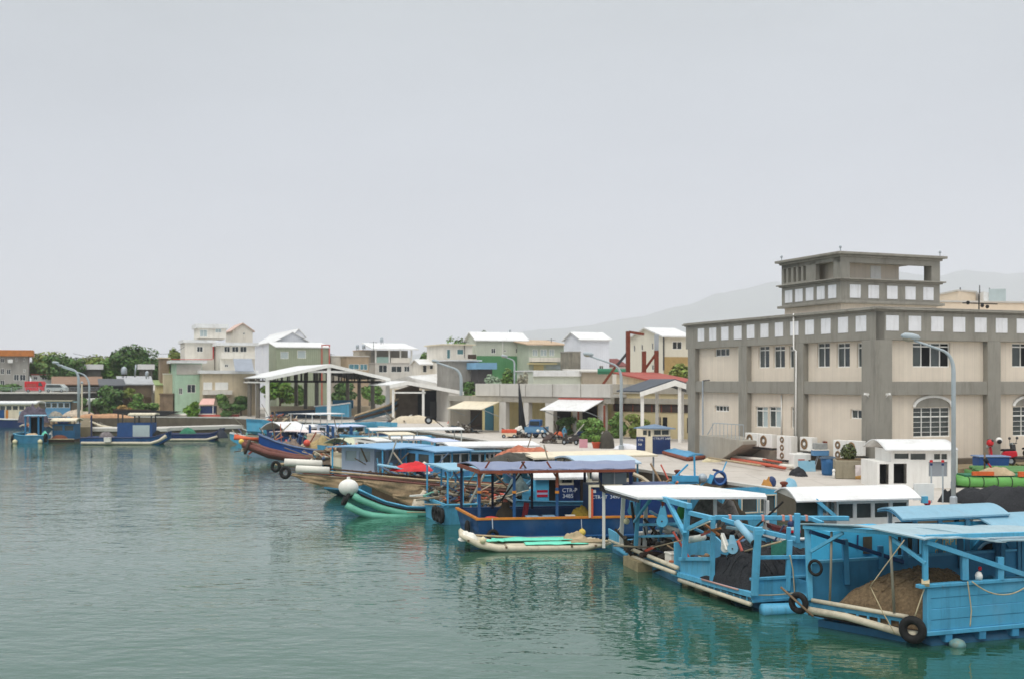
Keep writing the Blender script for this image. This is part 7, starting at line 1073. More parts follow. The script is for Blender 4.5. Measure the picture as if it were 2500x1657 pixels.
bars(t,fc,Z,[((175,232),(150,720),.15,0,white,'post'),((400,350),(385,790),.15,-.4,white,'post'),((335,640),(325,770),.12,-.2,white,'post'),((330,215),(298,745),.15,.0,sky,'post'),((825,335),(785,870),.18,.0,sky,'post'),((298,198),(842,348),.17,.05,sky,'boom'),((462,255),(285,505),.1,.1,sky,'brace'),((618,288),(792,630),.14,.1,sky,'brace'),((310,537),(745,525),.1,-.3),((310,655),(705,645),.09,-.2),((440,400),(560,470),.09,-.8),((520,560),(790,540),.1,-1.2),((840,415),(1080,472),.14,.0),((1050,470),(828,578),.13,.1),((1045,500),(840,590),.05,.12,foam,'fender')],sky)
for i in range(12): g=fc.off(-.3-.35*(i%4)); x=380+i*36; MB().bar(g.at(*Z(x,560+13*(i%5))),g.at(*Z(x+(-1)**i*30,690+9*(i%4))),.05+.02*(i%3)).build('winch_strut',(dkgrey,teal,steel,rust)[i%4],t)
tubes(t,fc,Z,[([(330,620),(560,600),(740,612)],.07,-1.0,foam),([(600,560),(720,600)],.1,-.9,foam),([(840,690),(980,660)],.11,-.3,foam)],foam,'float_roll')
pulley('large light blue pulley hanging from the boom of the white roofed rig barge',fc,Z,(565,500),.21,(570,345),sky,.12); pulley('light blue pulley at the far end post of the white roofed rig barge',fc,Z,(262,395),.19,(258,270),teal,-.5); MB().bar(fc.off(.1).at(*Z(570,360)),fc.off(.1).at(*Z(575,300)),.09).build('rust_hook',rust,t)
buoy(fc.off(.1).at(*Z(205,500)),.12,ltyel,'cream ball float hanging beside the white post of the rig barge')
tyre(fc.off(.08).at(*Z(268,800)),fc.d,.2,'black tyre on the roller pipes of the rig barge'); c=fc.off(-.45).at(*Z(700,862)); c.z=.45; crate(c,.62,.5,.5,M('white_tub',(228,222,210),.7,.08,5,dirt=.4,dc=(190,160,110)),'white plastic tub on the deck of the rig barge',.3,'tub','tub')
tg=thing('paddle',fc.off(-.2).at(*Z(390,790)),'red bladed wooden paddle lying slanted on the rig barge','paddle'); g=fc.off(-.15); MB().tube([g.at(*Z(470,765)),g.at(*Z(770,690))],.022,6).build('shaft',bamboo,tg); MB().prism([g.at(*Z(*p)) for p in ((380,790),(470,752),(480,775),(400,812))],-fc.n*.03).build('blade',M('paddle_red',(190,78,54),.6,.15,3),tg)
for i,(x,y) in enumerate(((415,990),)): g=fc.off(.05).at(*Z(x,y)); MB().ob(V((g.x-.35,g.y,-.2)),uc*.8,vc*.22,UP*.55).build('foam_block',M('mossy_foam',(150,136,104),.9,.25,3,dirt=.5,dc=(80,76,52)),t)
zr=2.92; pr=[G(x,y,zr) for x,y in ((1557,1213),(1872,1212),(1868,1203),(1682,1181),(1474,1184),(1478,1190))]
k=MB(); cn=sum(pr,V())/6+UP*.1; 
for i in range(6): k.add([pr[i],pr[(i+1)%6],cn,pr[i]-UP*.07,pr[(i+1)%6]-UP*.07,cn-UP*.07],[(0,1,2),(3,5,4),(0,3,4,1)])
k.build('roof',white2,t); k=MB(); k.prism([pr[5]-UP*.1,pr[0]-UP*.1,pr[0]-UP*.18,pr[5]-UP*.18],fc.n*-.06); k.build('roof_edge',dkgrey,t)
for x,y0,y1,Y in ((1097,255,455,40.6),(1622,290,600,40.2)): MB().bar(P(*Z(x,y0),Y),P(*Z(x,y1),Y)-UP*.4,.12).build('post',white,t)
for p in pr[2:5]: MB().bar(p-UP*.1,V((p.x,p.y,.5)),.11).build('post',white,t)
tag(MB().prism([P(*B2(1615,640),44),P(*B2(1650,720),44),P(*B2(1720,780),43.6),P(*B2(1690,800),43.6),P(*B2(1625,770),44)],(0,.15,0)).build('black_flap',M('black_flap',(24,22,22),.8,.2,3)),'black rubber flap hanging on the far corner of the white roof','flap')
heap('net_pile','grey and white net tangle under the white roof of the rig barge','net pile',P(1745,1262,43)-UP*1.0,1.6,1.0,1.5,M('net_greywhite',(130,124,118),.95,.5,5,bump=.6,dirt=.6,dc=(50,48,44),dsc=3),120,rough=.8); heap('net_pile','dark brown net hanging under the right half of the white roof','net pile',P(1782,1262,43.2)-UP*1.0,.8,.7,1.7,M('net_darkolive',(62,54,40),.95,.3,4,bump=.5),121,rough=.4); heap('net_pile','dark rope and gear heap on the deck of the rig barge','net pile',fc.off(-1.4).at(*Z(520,700))-UP*.5,1.2,1.2,.6,M('gear_dark',(60,54,50),.95,.5,4,bump=.5),122,rough=.8); tag(MB().ball(P(*B3(835,975),43)+UP*0,.17,10,1.6).build('green_bottle',M('green_can',(70,170,84),.5,.15,3),None,True),'bright green canister on the rig barge below the white roof','canister')
cx=P(1808,HY,43.5); cx.z=0; cabin(t,cx,uc,PER(uc),0,1.6,0,1.4,.6,2.75,sky,wz=(1.95,2.55),nw=2,frame=cream)
# ---- barge with black nets
NB=G(1836,1462,.4); FB_=G(1645,1397,.4); fb=Fc(NB,NB-FB_); ub=V((.95,.31,0)); vb=FB_-NB; vb.z=0; fn=Fc(NB,ub)
t=tB=thing('net_barge',V((NB.x,NB.y,0)),'light blue barge loaded with black netting, between the rig barge and the near barge','boat'); NB0=V((NB.x,NB.y,0))
k=MB(); k.ob(NB0+UP*.28,ub*8,vb,UP*.1); k.build('deck',M('deck_blue',(70,120,140),.8,.2,2,dirt=.6,dc=(40,50,52)),t); MB().ob(NB0+vb*.985+UP*.3,ub*8,vb*.015,UP*1.15).build('hull_side',sky,t)
for i in range(4): MB().tube([NB0+vb*(.12+.25*i)+ub*(.5+.1*i)+UP*.0,NB0+vb*(.12+.25*i)+ub*8+UP*.0],.24,14).build('float_tube',M('float_blue_shade',(40,104,140),.5,.2,1.5,dirt=.4,dc=(30,50,60)),t,True)  # dark blue tubes, deepened to paint the shadow gap under the hull
for i in range(3): MB().ob(NB0+vb*(.5+.2*i)+ub*.25+UP*-.1,ub*.5,vb*.1,UP*.36).build('foam_block',M('mossy_foam',(150,136,104),.9,.25,3,dirt=.5,dc=(80,76,52)),t)
bars(t,fb,Z,[((670,1018),(1478,1242),.16,.0,sky,'deck_beam')],sky); tubes(t,fb,Z,[([(735,1092),(1455,1338)],.07,.06)],creamtube,'roller_pipe'); tubes(t,fb,Z,[([(960,1085),(1330,1190)],.03,.1,M('pink_tube',(190,150,140),.7,.15,3))],creamtube,'worn_strip')
for i in range(11): x=760+i*66; bars(t,fb,Z,[((x,1052+(x-760)*.282),(x,1100+(x-760)*.335),.05,.02,sky,'baluster')],sky)
k=MB(); k.prism([fb.at(*Z(*p)) for p in ((745,880),(1055,880),(1055,1118),(745,1036))],-fb.n*.06); k.build('bow_board',sky,t,bevel=.01); bars(t,fb,Z,[((740,880),(1060,880),.12,.04,sky,'bow_rail')],sky)
k=MB(); g=fb.off(-.4); k.prism([g.at(*Z(*p)) for p in ((1060,640),(1105,660),(1245,800),(1120,1010),(1062,1090))],-fb.n*.06); k.build('inner_board',sky,t)
bars(t,fb,Z,[((1075,455),(1068,1100),.15,0.,sky,'post'),((1528,585),(1495,1245),.2,.02,sky,'post'),((1530,560),(1530,640),.24,.0,sky,'post_head')],sky)
pa,pb=P(*Z(1090,462),37.2),P(2072,1264,37.5); MB().bar(pa,pb,.15).build('boom',sky,t,bevel=.015)
for x in (1243,1572,1778,1852,2012): p=lerp(pa,pb,(Z(x,0)[0]-pa.x*0-Z(1090,462)[0])/(2072-Z(1090,462)[0])); MB().bar(p-V((.04,0,0)),p+V((.04,0,0)),.19).build('tape',M('coral_tape',(214,150,136),.7,.1,3),t)
for a_,b_,w_,m,Y0,Y1 in (((1165,478),(1600,612),.13,sky,37,36.3),((1210,560),(1905,665),.09,M('beam_greyblue',(140,170,176),.6,.1,2),37.2,36.4),((1200,520),(1560,600),.07,teal,37.4,36.8),((1120,470),(1010,640),.1,teal,37.4,38.4),((880,570),(1060,650),.08,teal,38,37.4),((1565,600),(1910,680),.14,sky,36.5,36.2),((2146,480),(1990,470),.16,sky,37.4,37.4),((2060,470),(2180,520),.12,sky,37.3,36.8)): MB().bar(P(*Z(*a_),Y0),P(*Z(*b_),Y1),w_).build('beam',m,t,bevel=.008)
g=fb.off(.05); MB().tube([g.at(*Z(1318,515)),g.at(*Z(1490,712))],.115,12).build('fat_tube',sky2,t,True); MB().lathe(g.at(*Z(1494,716)),[(.13,0),(.13,.06)],12,g.at(*Z(1494,716))-g.at(*Z(1480,700))).build('tube_cap',black,t)
bars(t,fb,Z,[((1925,420),(1920,720),.17,-2.6,sky,'post'),((1840,560),(1832,700),.12,-1.6,sky,'post')],sky)
pulley('pale blue pulley disc hanging over the black net heap',fb,Z,(1275,775),.17,(1265,640),sky2,.12); pulley('dark pulley disc beside the pale blue one over the black net heap',fb,Z,(1200,770),.14,(1170,620),M('pulley_white',(206,206,200),.6,.1,2),.0)
for a_,b_,m in (((990,530),(1140,640),M('rust_pipe',(166,106,60),.8,.2,3)),((990,610),(1150,570),M('rust_pipe',(166,106,60))),((1160,640),(1210,790),foam),((960,640),(1060,600),red2),((1330,700),(1370,800),red2)): g=fb.off(.06); MB().bar(g.at(*Z(*a_)),g.at(*Z(*b_)),.06).build('rod',m,t)
tubes(t,fb,Z,[([(840,680),(980,660)],.1,-.2,foam),([(1390,805),(1760,705)],.03,-.6,bamboo)],foam,'spar')
# near side of the net barge
bars(t,fn,Z,[((1520,866),(2120,858),.11,.02,sky,'side_rail'),((1850,690),(1825,1200),.15,.0,sky,'post')],sky)
f=fn; a1=f.t(Z(2300,0)[0]); k=MB(); k.ob(f.p(0,.36,.0),f.d*(a1+3),-f.n*.07,UP*.62); k.build('side_panel',sky,t,bevel=.01); MB().ob(f.p(-.03,.96,.05),f.d*(a1+3),-f.n*.16,UP*.08).build('side_ledge',sky,t,bevel=.01); MB().ob(f.p(0,.3,.05),f.d*(a1+3),-f.n*.14,UP*.09).build('side_ledge',sky,t,bevel=.01)
k=MB(); r=f.rect(Z(1838,870),Z(2040,1110)); k.ob(f.p(r[0],1.0,-.05),f.d*(r[1]-r[0]+3),-f.n*.05,UP*.62); k.build('side_panel',sky,t)
k=MB(); g=f.off(-.5); k.grid(lambda s,q_:g.at(*Z(lerp(1662,1842,s),lerp(700,830,q_)+14*math.sin(s*5))),10,8,.03); k.build('green_netting',M('green_mesh',(86,160,140),.9,.2,8),t)
deckheap('net_pile','big black net heap spilling to the open bow of the net barge',NB0,ub,vb,-.05,3.0,.06,.66,.4,1.45,net_black,130); heap('net_pile','black net heap behind the side rail of the net barge','net pile',NB0+vb*.3+ub*3.6+UP*.36,1.8,1.5,1.15,net_black,131,rough=.3,pw=.6); crate(NB0+vb*.06+ub*.25+UP*.36,.35,.3,.12,foam,'white foam slab under the black nets at the bow post',.3,'foam slab','foam_slab')
tyre(fn.off(.22).at(*Z(1935,1310)),V((.25,-.95,.05)),.3,'large tyre between the net barge and the near barge'); g=fb.off(.15); MB().tube([NB0+UP*.12-ub*.0+V((.25,-.25,0)),NB0+ub*2.5+UP*.05+V((.25,-.3,0))],.2,14).build('outer_float',sky,t,True)
ropeline('loose rope hanging down the side panel of the net barge, left one',[f.off(.12).at(*Z(1850,840)),f.off(.15).at(*Z(1880,980)),f.off(.16).at(*Z(1900,1240))],.02); ropeline('loose rope hanging beside the far post of the near barge',[f.off(.3).at(*Z(2015,940)),f.off(.35).at(*Z(2050,1040)),f.off(.35).at(*Z(2000,1220))],.02); ropeline('rope stretched along the side of the net barge',[f.off(.1).at(*Z(1480,1240)),f.off(.2).at(*Z(2000,1200))],.018,sag=.06)
# ---- near barge with brown nets
Z=B6; NA=G(2264,1542,.4); FA_=G(1973,1463,.74); ua=V((.945,.327,0)); NA0=V((NA.x,NA.y,0)); va=V((FA_.x-NA.x,FA_.y-NA.y,0)); fa=Fc(NA,-va); fs=Fc(NA,ua); ff=Fc(NA0+va,ua)
t=tA=thing('near_barge',NA0,'light blue barge nearest the camera with a wavy pale roof over a brown net heap','boat'); LA=9
skyw=M('near_hull_blue',(80,162,198),.5,.1,1.1,dirt=.5,dc=(62,112,138),dsc=1.6,streak=1,bump=.2,bsc=24,rust=.6)
for i in range(4): z=.42+i*.285; MB().ob(fs.p(0,z,.0+.012*(i%2)),ua*LA,-fs.n*.07,UP*.283).build('hull_plank',skyw,t,bevel=.012)
MB().ob(fs.p(-.05,.30,.06),ua*LA,-fs.n*.2,UP*.12).build('hull_beam',skyw,t,bevel=.015); MB().ob(fs.p(-.28,1.56,.07),ua*LA,-fs.n*.2,UP*.1).build('rail',skyw,t,bevel=.015); MB().ob(fs.p(-.02,.3,.03),ua*.12,-fs.n*.2,UP*1.26).build('corner_post',skyw,t,bevel=.015)
MB().ob(NA0+va*.985+ua*.0+UP*.3,ua*LA,va*.02,UP*1.5).build('far_hull',M('hull_blue_shade',(62,140,180),.55,.15,1.2,dirt=.4,dc=(40,70,90),streak=1),t); MB().ob(NA0+va*.97+UP*1.78,ua*LA,va*.05,UP*.07).build('rail',sky,t); MB().ob(NA0+UP*.3,ua*LA,va,UP*.09).build('deck',dkwood,t)  # far side is a darker copy of the hull blue, painted as shaded
for i in range(3): MB().tube([NA0+va*(.12+.38*i)+ua*.4+UP*-.02,NA0+va*(.12+.38*i)+ua*LA+UP*.0],.3,16).build('float_tube',M('float_blue_shade',(40,104,140),.5,.2,1.5,dirt=.4,dc=(30,50,60)),t,True)  # same deepened blue, shade below the hull put into the colour
MB().ball(NA0+ua*.75-va*.05+UP*.05,.22,12,.7).build('algae_float',M('algae_float',(100,140,140),.6,.3,4,dirt=.7,dc=(150,120,60)),t,True)
for i in range(6): MB().ob(fs.p(.55+i*1.1,.1,.04),ua*.22,-fs.n*.3,UP*.2).build('chock',M('hull_blue_shade',(62,140,180)),t)  # chocks take the shaded hull blue for the dark below the beam
MB().ob(NA0+va*.2+ua*.15+UP*-.1,ua*.4,va*.75,UP*.3).build('bow_float',MATS['float_blue_shade'],t)  # bow float darkened by colour for the shade under the bow
tubes(t,fa,Z,[([(308,985),(1182,1138)],.062,.05)],creamtube,'roller_pipe',n=12); tubes(t,fa,Z,[([(265,1072),(620,1135),(1115,1278)],.1,.16),([(1110,1278),(1262,1300)],.1,.16)],creamtube,'fender_pipe',n=14)
k=MB(); g=fa.off(.0); k.prism([g.at(*Z(*p)) for p in ((280,1005),(1175,1150),(1172,1192),(285,1042))],-fa.n*.08); k.build('bow_beam',skyw,t,bevel=.008)
for i in range(9): x=330+i*98; bars(t,fa,Z,[((x,1045+(x-330)*.168),(x,1085+(x-330)*.19),.06,.0,skyw,'baluster')],skyw)
bars(t,fa,Z,[((265,310),(290,985),.15,.0,sky,'post'),((1338,395),(1340,850),.13,.0,skyw,'post')],sky)
# roof in two overlapping sheets
zr=2.88; r0=fa.off(.15).at(*Z(225,303)); r1=fs.off(.15).at(*Z(1335,398)); r0.z=r1.z=zr; fm_=M('roof_pale_near',(160,184,192),.5,.06,.8,dirt=.4,dc=(128,146,152),dsc=1,wave=('X',.28,.45),rust=.35)
def sheet(a0,a1,z,m,nm): return MB().grid(lambda s,q_:lerp(r1,r0,q_*1.02-.01)+ua*lerp(a0,a1,s)+UP*(z-.05*lerp(a0,a1,s)+.05*math.sin(lerp(a0,a1,s)*1.8+q_*2)+.1*math.sin(math.pi*q_)+.035*noise.noise(V((s*5,q_*3,z*9)))),30,12,.035).build(nm,m,t,2)
sheet(-.05,2.6,0,fm_,'roof'); sheet(2.45,6.5,.015,fm_,'roof'); 
bars(t,fa,Z,[((230,318),(1010,372),.1,.1,sky,'roof_beam'),((1010,380),(1345,412),.1,.1,sky,'roof_beam'),((300,540),(590,370),.09,.05,sky,'brace'),((1030,420),(1345,650),.1,.04,sky,'brace')],sky); bars(t,fs,Z,[((1345,455),(2420,810),.13,.05,skyw,'brace'),((1345,408),(2400,375),.11,.0,sky,'roof_beam'),((1695,570),(1700,800),.17,.0,skyw,'post'),((2020,590),(2020,800),.17,.0,skyw,'post')],sky)
bars(t,ff,Z,[((290,360),(1150,640),.11,.1,navy,'brace'),((605,430),(625,840),.16,.08,M('hull_blue_shade',(62,140,180)),'post'),((930,490),(935,700),.15,.08,MATS['hull_blue_shade'],'post'),((1150,400),(1155,660),.15,.1,MATS['hull_blue_shade'],'post'),((1655,395),(1665,690),.15,.1,teal,'post'),((1995,385),(2005,640),.17,.1,teal,'post'),((2190,400),(2195,790),.1,.1,teal,'post'),((2232,400),(2235,790),.16,.1,teal,'post')],sky)
tubes(t,fa,Z,[([(486,360),(480,700),(470,1000)],.035,.0),([(1018,385),(1035,700),(1058,1095)],.04,.1)],M('old_pipe_grey',(140,134,118),.6,.15,3),'grey_pole',n=8)
deckheap('net_pile','big brown fishing net heap under the wavy roof of the near barge',NA0,ua,va,.08,3.3,.06,.86,.4,1.3,M('net_heap_brown',(122,102,76),.97,.42,13,bump=1,bsc=46,dirt=.6,dc=(70,56,40),dsc=3.5),140)
p=fa.off(.28).at(*Z(1225,1255)); tyre(p,fa.n*.9+V((.0,-.25,0)),.36,'large black tyre on the near corner of the near barge',th=.32); tyre(fa.off(.25).at(*Z(185,1010)),fa.n,.31,'black tyre on the far corner of the near barge')
MB().bar(fs.off(-.0).at(*Z(1342,840)),fs.off(.03).at(*Z(1342,815)),.2).build('rope_wrap',rope,t)
ropeline('thin rope bent across the open bow of the near barge',[fa.off(.25).at(*Z(1150,435)),fa.off(.45).at(*Z(838,858)),fa.off(.45).at(*Z(955,1100)),fa.off(.3).at(*Z(1065,1292))],.016); ropeline('rope tying the near tyre of the near barge',[fs.at(*Z(1330,880)),fa.off(.3).at(*Z(1245,1130))],.018); ropeline('knotted rope hanging down the hull planks of the near barge',[fs.off(.12).at(*Z(1725,815)),fs.off(.12).at(*Z(1745,960)),fs.off(.12).at(*Z(1760,1080)),fs.off(.12).at(*Z(1748,1225))],.018); ropeline('slack rope swagged along the near barge hull',[fs.off(.12).at(*Z(1765,815)),fs.off(.14).at(*Z(2060,935)),fs.off(.12).at(*Z(2330,800))],.018,sag=.1)
for x,y in ((1748,945),(1765,1078)): pass
log([fa.off(.35).at(*Z(25,868)),fa.off(.45).at(*Z(318,1132))],.035,wood,'thin wooden pole slanting over the far tyre of the near barge','pole','long_pole',7)
tt=thing('bottle',fs.off(-.2).at(*Z(1828,800)),'white bottle with a red cap on the rail of the near barge','bottle'); b=fs.off(-.06).at(*Z(1828,798)); MB().lathe(b,[(.09,0),(.1,.12),(.06,.2),(.02,.22)],12).build('body',white,tt,True); MB().lathe(b+UP*.25+V((.03,0,0)),[(.04,0),(.05,.06),(.03,.1)],8).build('cap',red,tt)
heap('hose_coil','dark coiled hose hanging on the far post of the near barge','hose',fa.off(.12).at(*Z(338,720)),.1,.1,.3,black,142) if 0 else tag(MB().torus(fa.off(.14).at(*Z(338,690)),fa.n,.2,.045,20,6).build('hose_coil',black,None,True),'dark coiled hose hanging on the far post of the near barge','hose')
# ---- boat with lettered cabin and arched pale roof behind the near barge
fw=Fc(NA0+va*1.1,ua); t=thing('boat',V((fw.o.x,fw.o.y,0)),'light blue boat with yellow lettering and a pale arched roof behind the near barge','boat'); hull(t,V((fw.o.x,fw.o.y,0))+ua*1.0,ua,9,3.,.9,sky,rise=.1,tb=.05,rake=.1)
k_=M('letter_straw',(206,186,120),.6,.12,5); cb=M('cabin_bright_blue',(70,176,216),.5,.1,1.2,dirt=.2,dc=(50,110,140))
x0,x1=fw.t(Z(520,0)[0]),fw.t(Z(1150,0)[0]); f=fw.off(-.3); MB().ob(f.p(x0,.8,0),ua*(x1-x0),-f.n*1.2,UP*1.75).build('cabin',cb,t); MB().ob(f.p(f.t(Z(770,0)[0]),1.85,.01),ua*.3,f.n*.03,UP*.5).build('cabinet',M('cabinet_dark',(70,66,52),.8,.2,2),t)
MB().bar(f.off(.03).at(*Z(725,390)),f.off(.03).at(*Z(720,520)),.04).build('seam',navy2,t)
x0,x1=fw.t(Z(1175,0)[0]),fw.t(Z(2600,0)[0]); f=fw.off(.02); xm=[fw.t(Z(x,0)[0]) for x in (1330,1755,1925,2105,2200)]
MB().ob(f.p(xm[0]-.05,.55,0),ua*(xm[1]-xm[0]+.1),-f.n*.08,UP*2.15).build('cabin',cb,t); MB().ob(f.p(x0,.9,-.1),ua*.5,-f.n*.5,UP*1.8).build('door_recess',M('recess_dark',(40,44,42),.9,.2,2),t)
ac_=(f.t(Z(1930,0)[0]),f.at(*Z(1930,620)).z); rad=(xm[3]-xm[1])/2*.78; pts=[(ac_[0]+rad*math.cos(math.pi*i/14),ac_[1]+rad*math.sin(math.pi*i/14)) for i in range(15)]
k=MB(); zt=2.7
for i in range(14):
    (a1_,b1_),(a2_,b2_)=pts[i],pts[i+1]; k.quad(f.p(a1_,b1_),f.p(a2_,b2_),f.p(a2_,zt),f.p(a1_,zt))
k.quad(f.p(xm[1]+.0,.55),f.p(pts[14][0],.55),f.p(pts[14][0],zt),f.p(xm[1],zt)); k.quad(f.p(pts[0][0],.55),f.p(xm[3]+4,.55),f.p(xm[3]+4,zt),f.p(pts[0][0],zt)); k.quad(f.p(pts[14][0],.55),f.p(pts[0][0],.55),f.p(pts[0][0],ac_[1]),f.p(pts[14][0],ac_[1])); k.build('cabin',cb,t)
MB().ob(f.p(pts[14][0]-.1,.6,-.6),ua*(2*rad+.2),f.n*.02,UP*2).build('hatch_interior',M('hatch_interior',(30,26,22),.9,.2,2),t)
k=MB(); k.tube([f.p(a_,b_,.03) for a_,b_ in pts],.05,6); k.build('arch_rim',sky2,t,True); k=MB(); k.tube([f.p(ac_[0]+(a_-ac_[0])*1.35,ac_[1]+(b_-ac_[1])*1.35,.03) for a_,b_ in pts],.035,6); k.build('arch_rim',cb,t,True)
text('CTRPT',f.at(*Z(1425,490))+f.n*.01,ua,UP,.2,k_,t); text('0548',f.at(*Z(1425,580))+f.n*.01,ua,UP,.2,k_,t)
E0=G(2203,1261,2.95);E1=G(2466,1249,2.95);E2=G(2142,1237,2.95); ue=(E1-E0); Le=ue.length; ue.normalize(); ve=(E2-E0); We=ve.length; ve.normalize(); roofsheet(t,E0,ue,ve,0,Le,0,We,2.9,M('roof_pale_arch',(128,172,192),.5,.06,.9,dirt=.35,dc=(110,140,154),wave=('X',.28,.35),rust=.3),.18,.05); roofsheet(t,E0,ue,ve,-.02,Le*.99,.03,We-.03,2.84,teal,.165,.04,name='roof_under_sheet'); posts(t,E0,ue,ve,(.5,1.4,2.4,Le-.5),(.15,),.9,2.85,teal,.12); posts(t,E0,ue,ve,(.4,Le-.4),(We-.2,),.9,2.85,white,.12)
F0=G(2428,1283,2.62); uf=ua; t=thing('boat',V((F0.x,F0.y,0)),'light blue boat with a rounded roof end at the right edge','boat'); roofsheet(t,F0,uf,PER(uf),-.1,5,-.3,2.3,2.55,M('roof_pale_arch',(172,208,222)),.3,.05); posts(t,F0,uf,PER(uf),(.3,2,4),(.0,2.),.6,2.6,teal,.12); hull(t,V((F0.x,F0.y,0)),uf,6,2.3,1.,sky,rise=.1,tb=.05,rake=.1)
# ---- cabin boat with arched white roof
D0=G(1948,1218,2.95);D1=G(2237,1211,2.95);D2=G(1893,1195,2.95); ud=D1-D0; Ld=ud.length; ud.normalize(); vd=D2-D0; Wd=vd.length; vd.normalize(); t=thing('boat',V((D0.x,D0.y,0)),'cabin boat with a long white arched roof and white window frames behind the net barge','boat'); O=V((D0.x,D0.y,0))
roofsheet(t,D0,ud,vd,-.05,Ld+.2,0,Wd,2.9,white2,.3,.05); MB().prism([O+ud*.02+vd*(Wd*i/10)+UP*(2.9+.29*math.sin(math.pi*i/10)) for i in range(11)],ud*.04).build('roof_gable',M('gable_grey',(190,188,176)),t); hull(t,O-ud*.5+vd*.2,ud,Ld+1.5,Wd-.3,1.55,sky,rise=.0,tb=.05,rake=.1,rail=white)
cabin(t,O,ud,vd,1.6,Ld-.1,.5,Wd-.4,1.2,2.85,white,wz=(2.2,2.7),nw=4,pane=glass2); posts(t,O,ud,vd,(.9,),(.25,),1.2,2.9,sky,.15); MB().bar(P(*B4(360,1055),38.9),P(*B4(545,1210),38.9),.12).build('brace',sky,t); MB().ob(O+ud*.1+vd*.6+UP*1.0,ud*.9,vd*.06,UP*1.85).build('bulkhead',M('bulkhead_dark',(70,74,66),.8,.25,2),t); MB().ob(O+ud*2.3+vd*.2+UP*1.72,ud*1.5,-vd*.1,UP*.28).build('white_locker',white,t)
c=G(*B4(1345,1060),.0); MB().ob(P(*B4(1300,1060),41),V((.75,.1,0)),V((0,.1,0)),UP*.6).build('stern_board',white,t); MB().bar(P(*B4(1400,1085),41),P(*B4(1398,1020),41),.2).build('stern_post',sky,t); tag(MB().ball(P(*B4(1425,1078),42),.13,10).build('red_float',red,None,True),'small red float at the right end of the white arched roof','float')
# red white boat tip under the boom
p=P(*B3(1900,1130),39.3); t=thing('skiff',V((p.x,p.y,0)),'small dark skiff with a red and white painted stern under the long boom','boat'); k=MB(); a_=[P(*B3(x,y),39.3) for x,y in ((1700,1105),(1870,1150),(1975,1150),(1975,1180),(1870,1185),(1710,1150))]; k.prism(a_,(0,1.2,0)); k.build('hull',M('maroon_hull',(92,30,32),.6,.2,2),t); MB().ob(P(*B3(1868,1148),39.2),V((1.5*.26,0,0))*1.0,V((0,.05,0)),UP*.1).build('white_band',white,t); MB().ob(P(*B3(1868,1172),39.2),V((.4,0,0)),V((0,.05,0)),UP*.07).build('red_band',red,t)
p=P(*B3(1890,1110),39.5); tag(MB().lathe(p-UP*.2,[(.12,0),(.14,.3),(.08,.4)],12).build('navy_can',navy2,None,True),'navy canister standing on the small red and white skiff','canister')
# ------------------------------------------------ mixed piles of fishing gear on the decks
def gear_mat(name,pal,seed=0):
    m=M(name,(150,140,120),.8,.2,3); nt=m.node_tree; N=nt.nodes.new; L=nt.links.new; bs=nt.nodes['Principled BSDF']; g=N('ShaderNodeNewGeometry'); r=N('ShaderNodeValToRGB'); r.color_ramp.interpolation='CONSTANT'; e=r.color_ramp.elements
    for i,c in enumerate(pal):
        x=e[i] if i<2 else e.new(i/len(pal)); x.position=i/len(pal); x.color=lin(c)+(1,)
    old=bs.inputs['Base Color'].links[0].from_socket; mx=N('ShaderNodeMix'); mx.data_type='RGBA'; mx.inputs[0].default_value=.8; L(g.outputs['Random Per Island'],r.inputs[0]); L(old,mx.inputs[6]); L(r.outputs[0],mx.inputs[7]); L(mx.outputs[2],bs.inputs['Base Color']); return m
gA=gear_mat('gear_warm',[(222,214,196),(150,120,88),(58,52,48),(196,104,62),(180,160,128),(84,66,52),(210,196,170),(60,96,140),(120,100,76),(200,70,54)])
gB=gear_mat('gear_cool',[(40,44,50),(92,168,206),(160,150,130),(56,100,140),(226,224,216),(90,80,68),(60,62,64),(110,190,170),(130,112,90),(34,58,110)])
gC=gear_mat('gear_dark',[(40,38,36),(66,58,48),(110,104,96),(30,34,38),(150,146,138),(72,60,46),(52,72,84),(90,84,74),(196,190,178),(60,44,36)])
def tangle(label,c,rx,ry,h,seed,m,n=55,poles=8):
    rnd=random.Random(seed); mb=MB(); c=V(c); mb.grid(lambda u,v:c+V((rx*.9*v*math.cos(6.283*u),ry*.9*v*math.sin(6.283*u),.55*h*(1-v*v)*(1+.5*noise.noise(V((u*7,v*4,seed)))))),14,6)
    for i in range(n):
        a=rnd.uniform(0,6.28); r=rnd.random()**.6; p=c+V((rx*r*math.cos(a),ry*r*math.sin(a),h*(1-r*r)*rnd.uniform(.3,.95))); k=rnd.random(); s=rnd.uniform(.08,.24)*min(1.3,rx)
        if k<.3: mb.ball(p,s*.8,7,rnd.uniform(.6,1.2))
        elif k<.6: d=V((rnd.uniform(-1,1),rnd.uniform(-1,1),rnd.uniform(-.5,.8))).normalized(); mb.tube([p,p+d*s*2,p+d*s*4+V((0,0,-s*.5))],s*rnd.uniform(.2,.5),6)
        elif k<.8: mb.box(p-UP*s*.5,s*rnd.uniform(1,3),s*rnd.uniform(.8,2),s*rnd.uniform(.4,1.2),rnd.uniform(0,3))
        else: mb.torus(p,V((rnd.uniform(-.6,.6),rnd.uniform(-.6,.6),1)),s*1.3,s*.28,10,5)
    for i in range(poles):
        p=c+V((rx*rnd.uniform(-.9,.5),ry*rnd.uniform(-.7,.7),h*rnd.uniform(.1,.6))); d=V((rnd.uniform(-1,1),rnd.uniform(-.4,.4),rnd.uniform(-.1,.75))).normalized(); mb.tube([p,p+d*rnd.uniform(.8,2.2)*min(1.2,rx)],rnd.uniform(.025,.06),5)
    return tag(mb.build('gear_pile',m),label,'gear','piles of fishing gear on the boats')
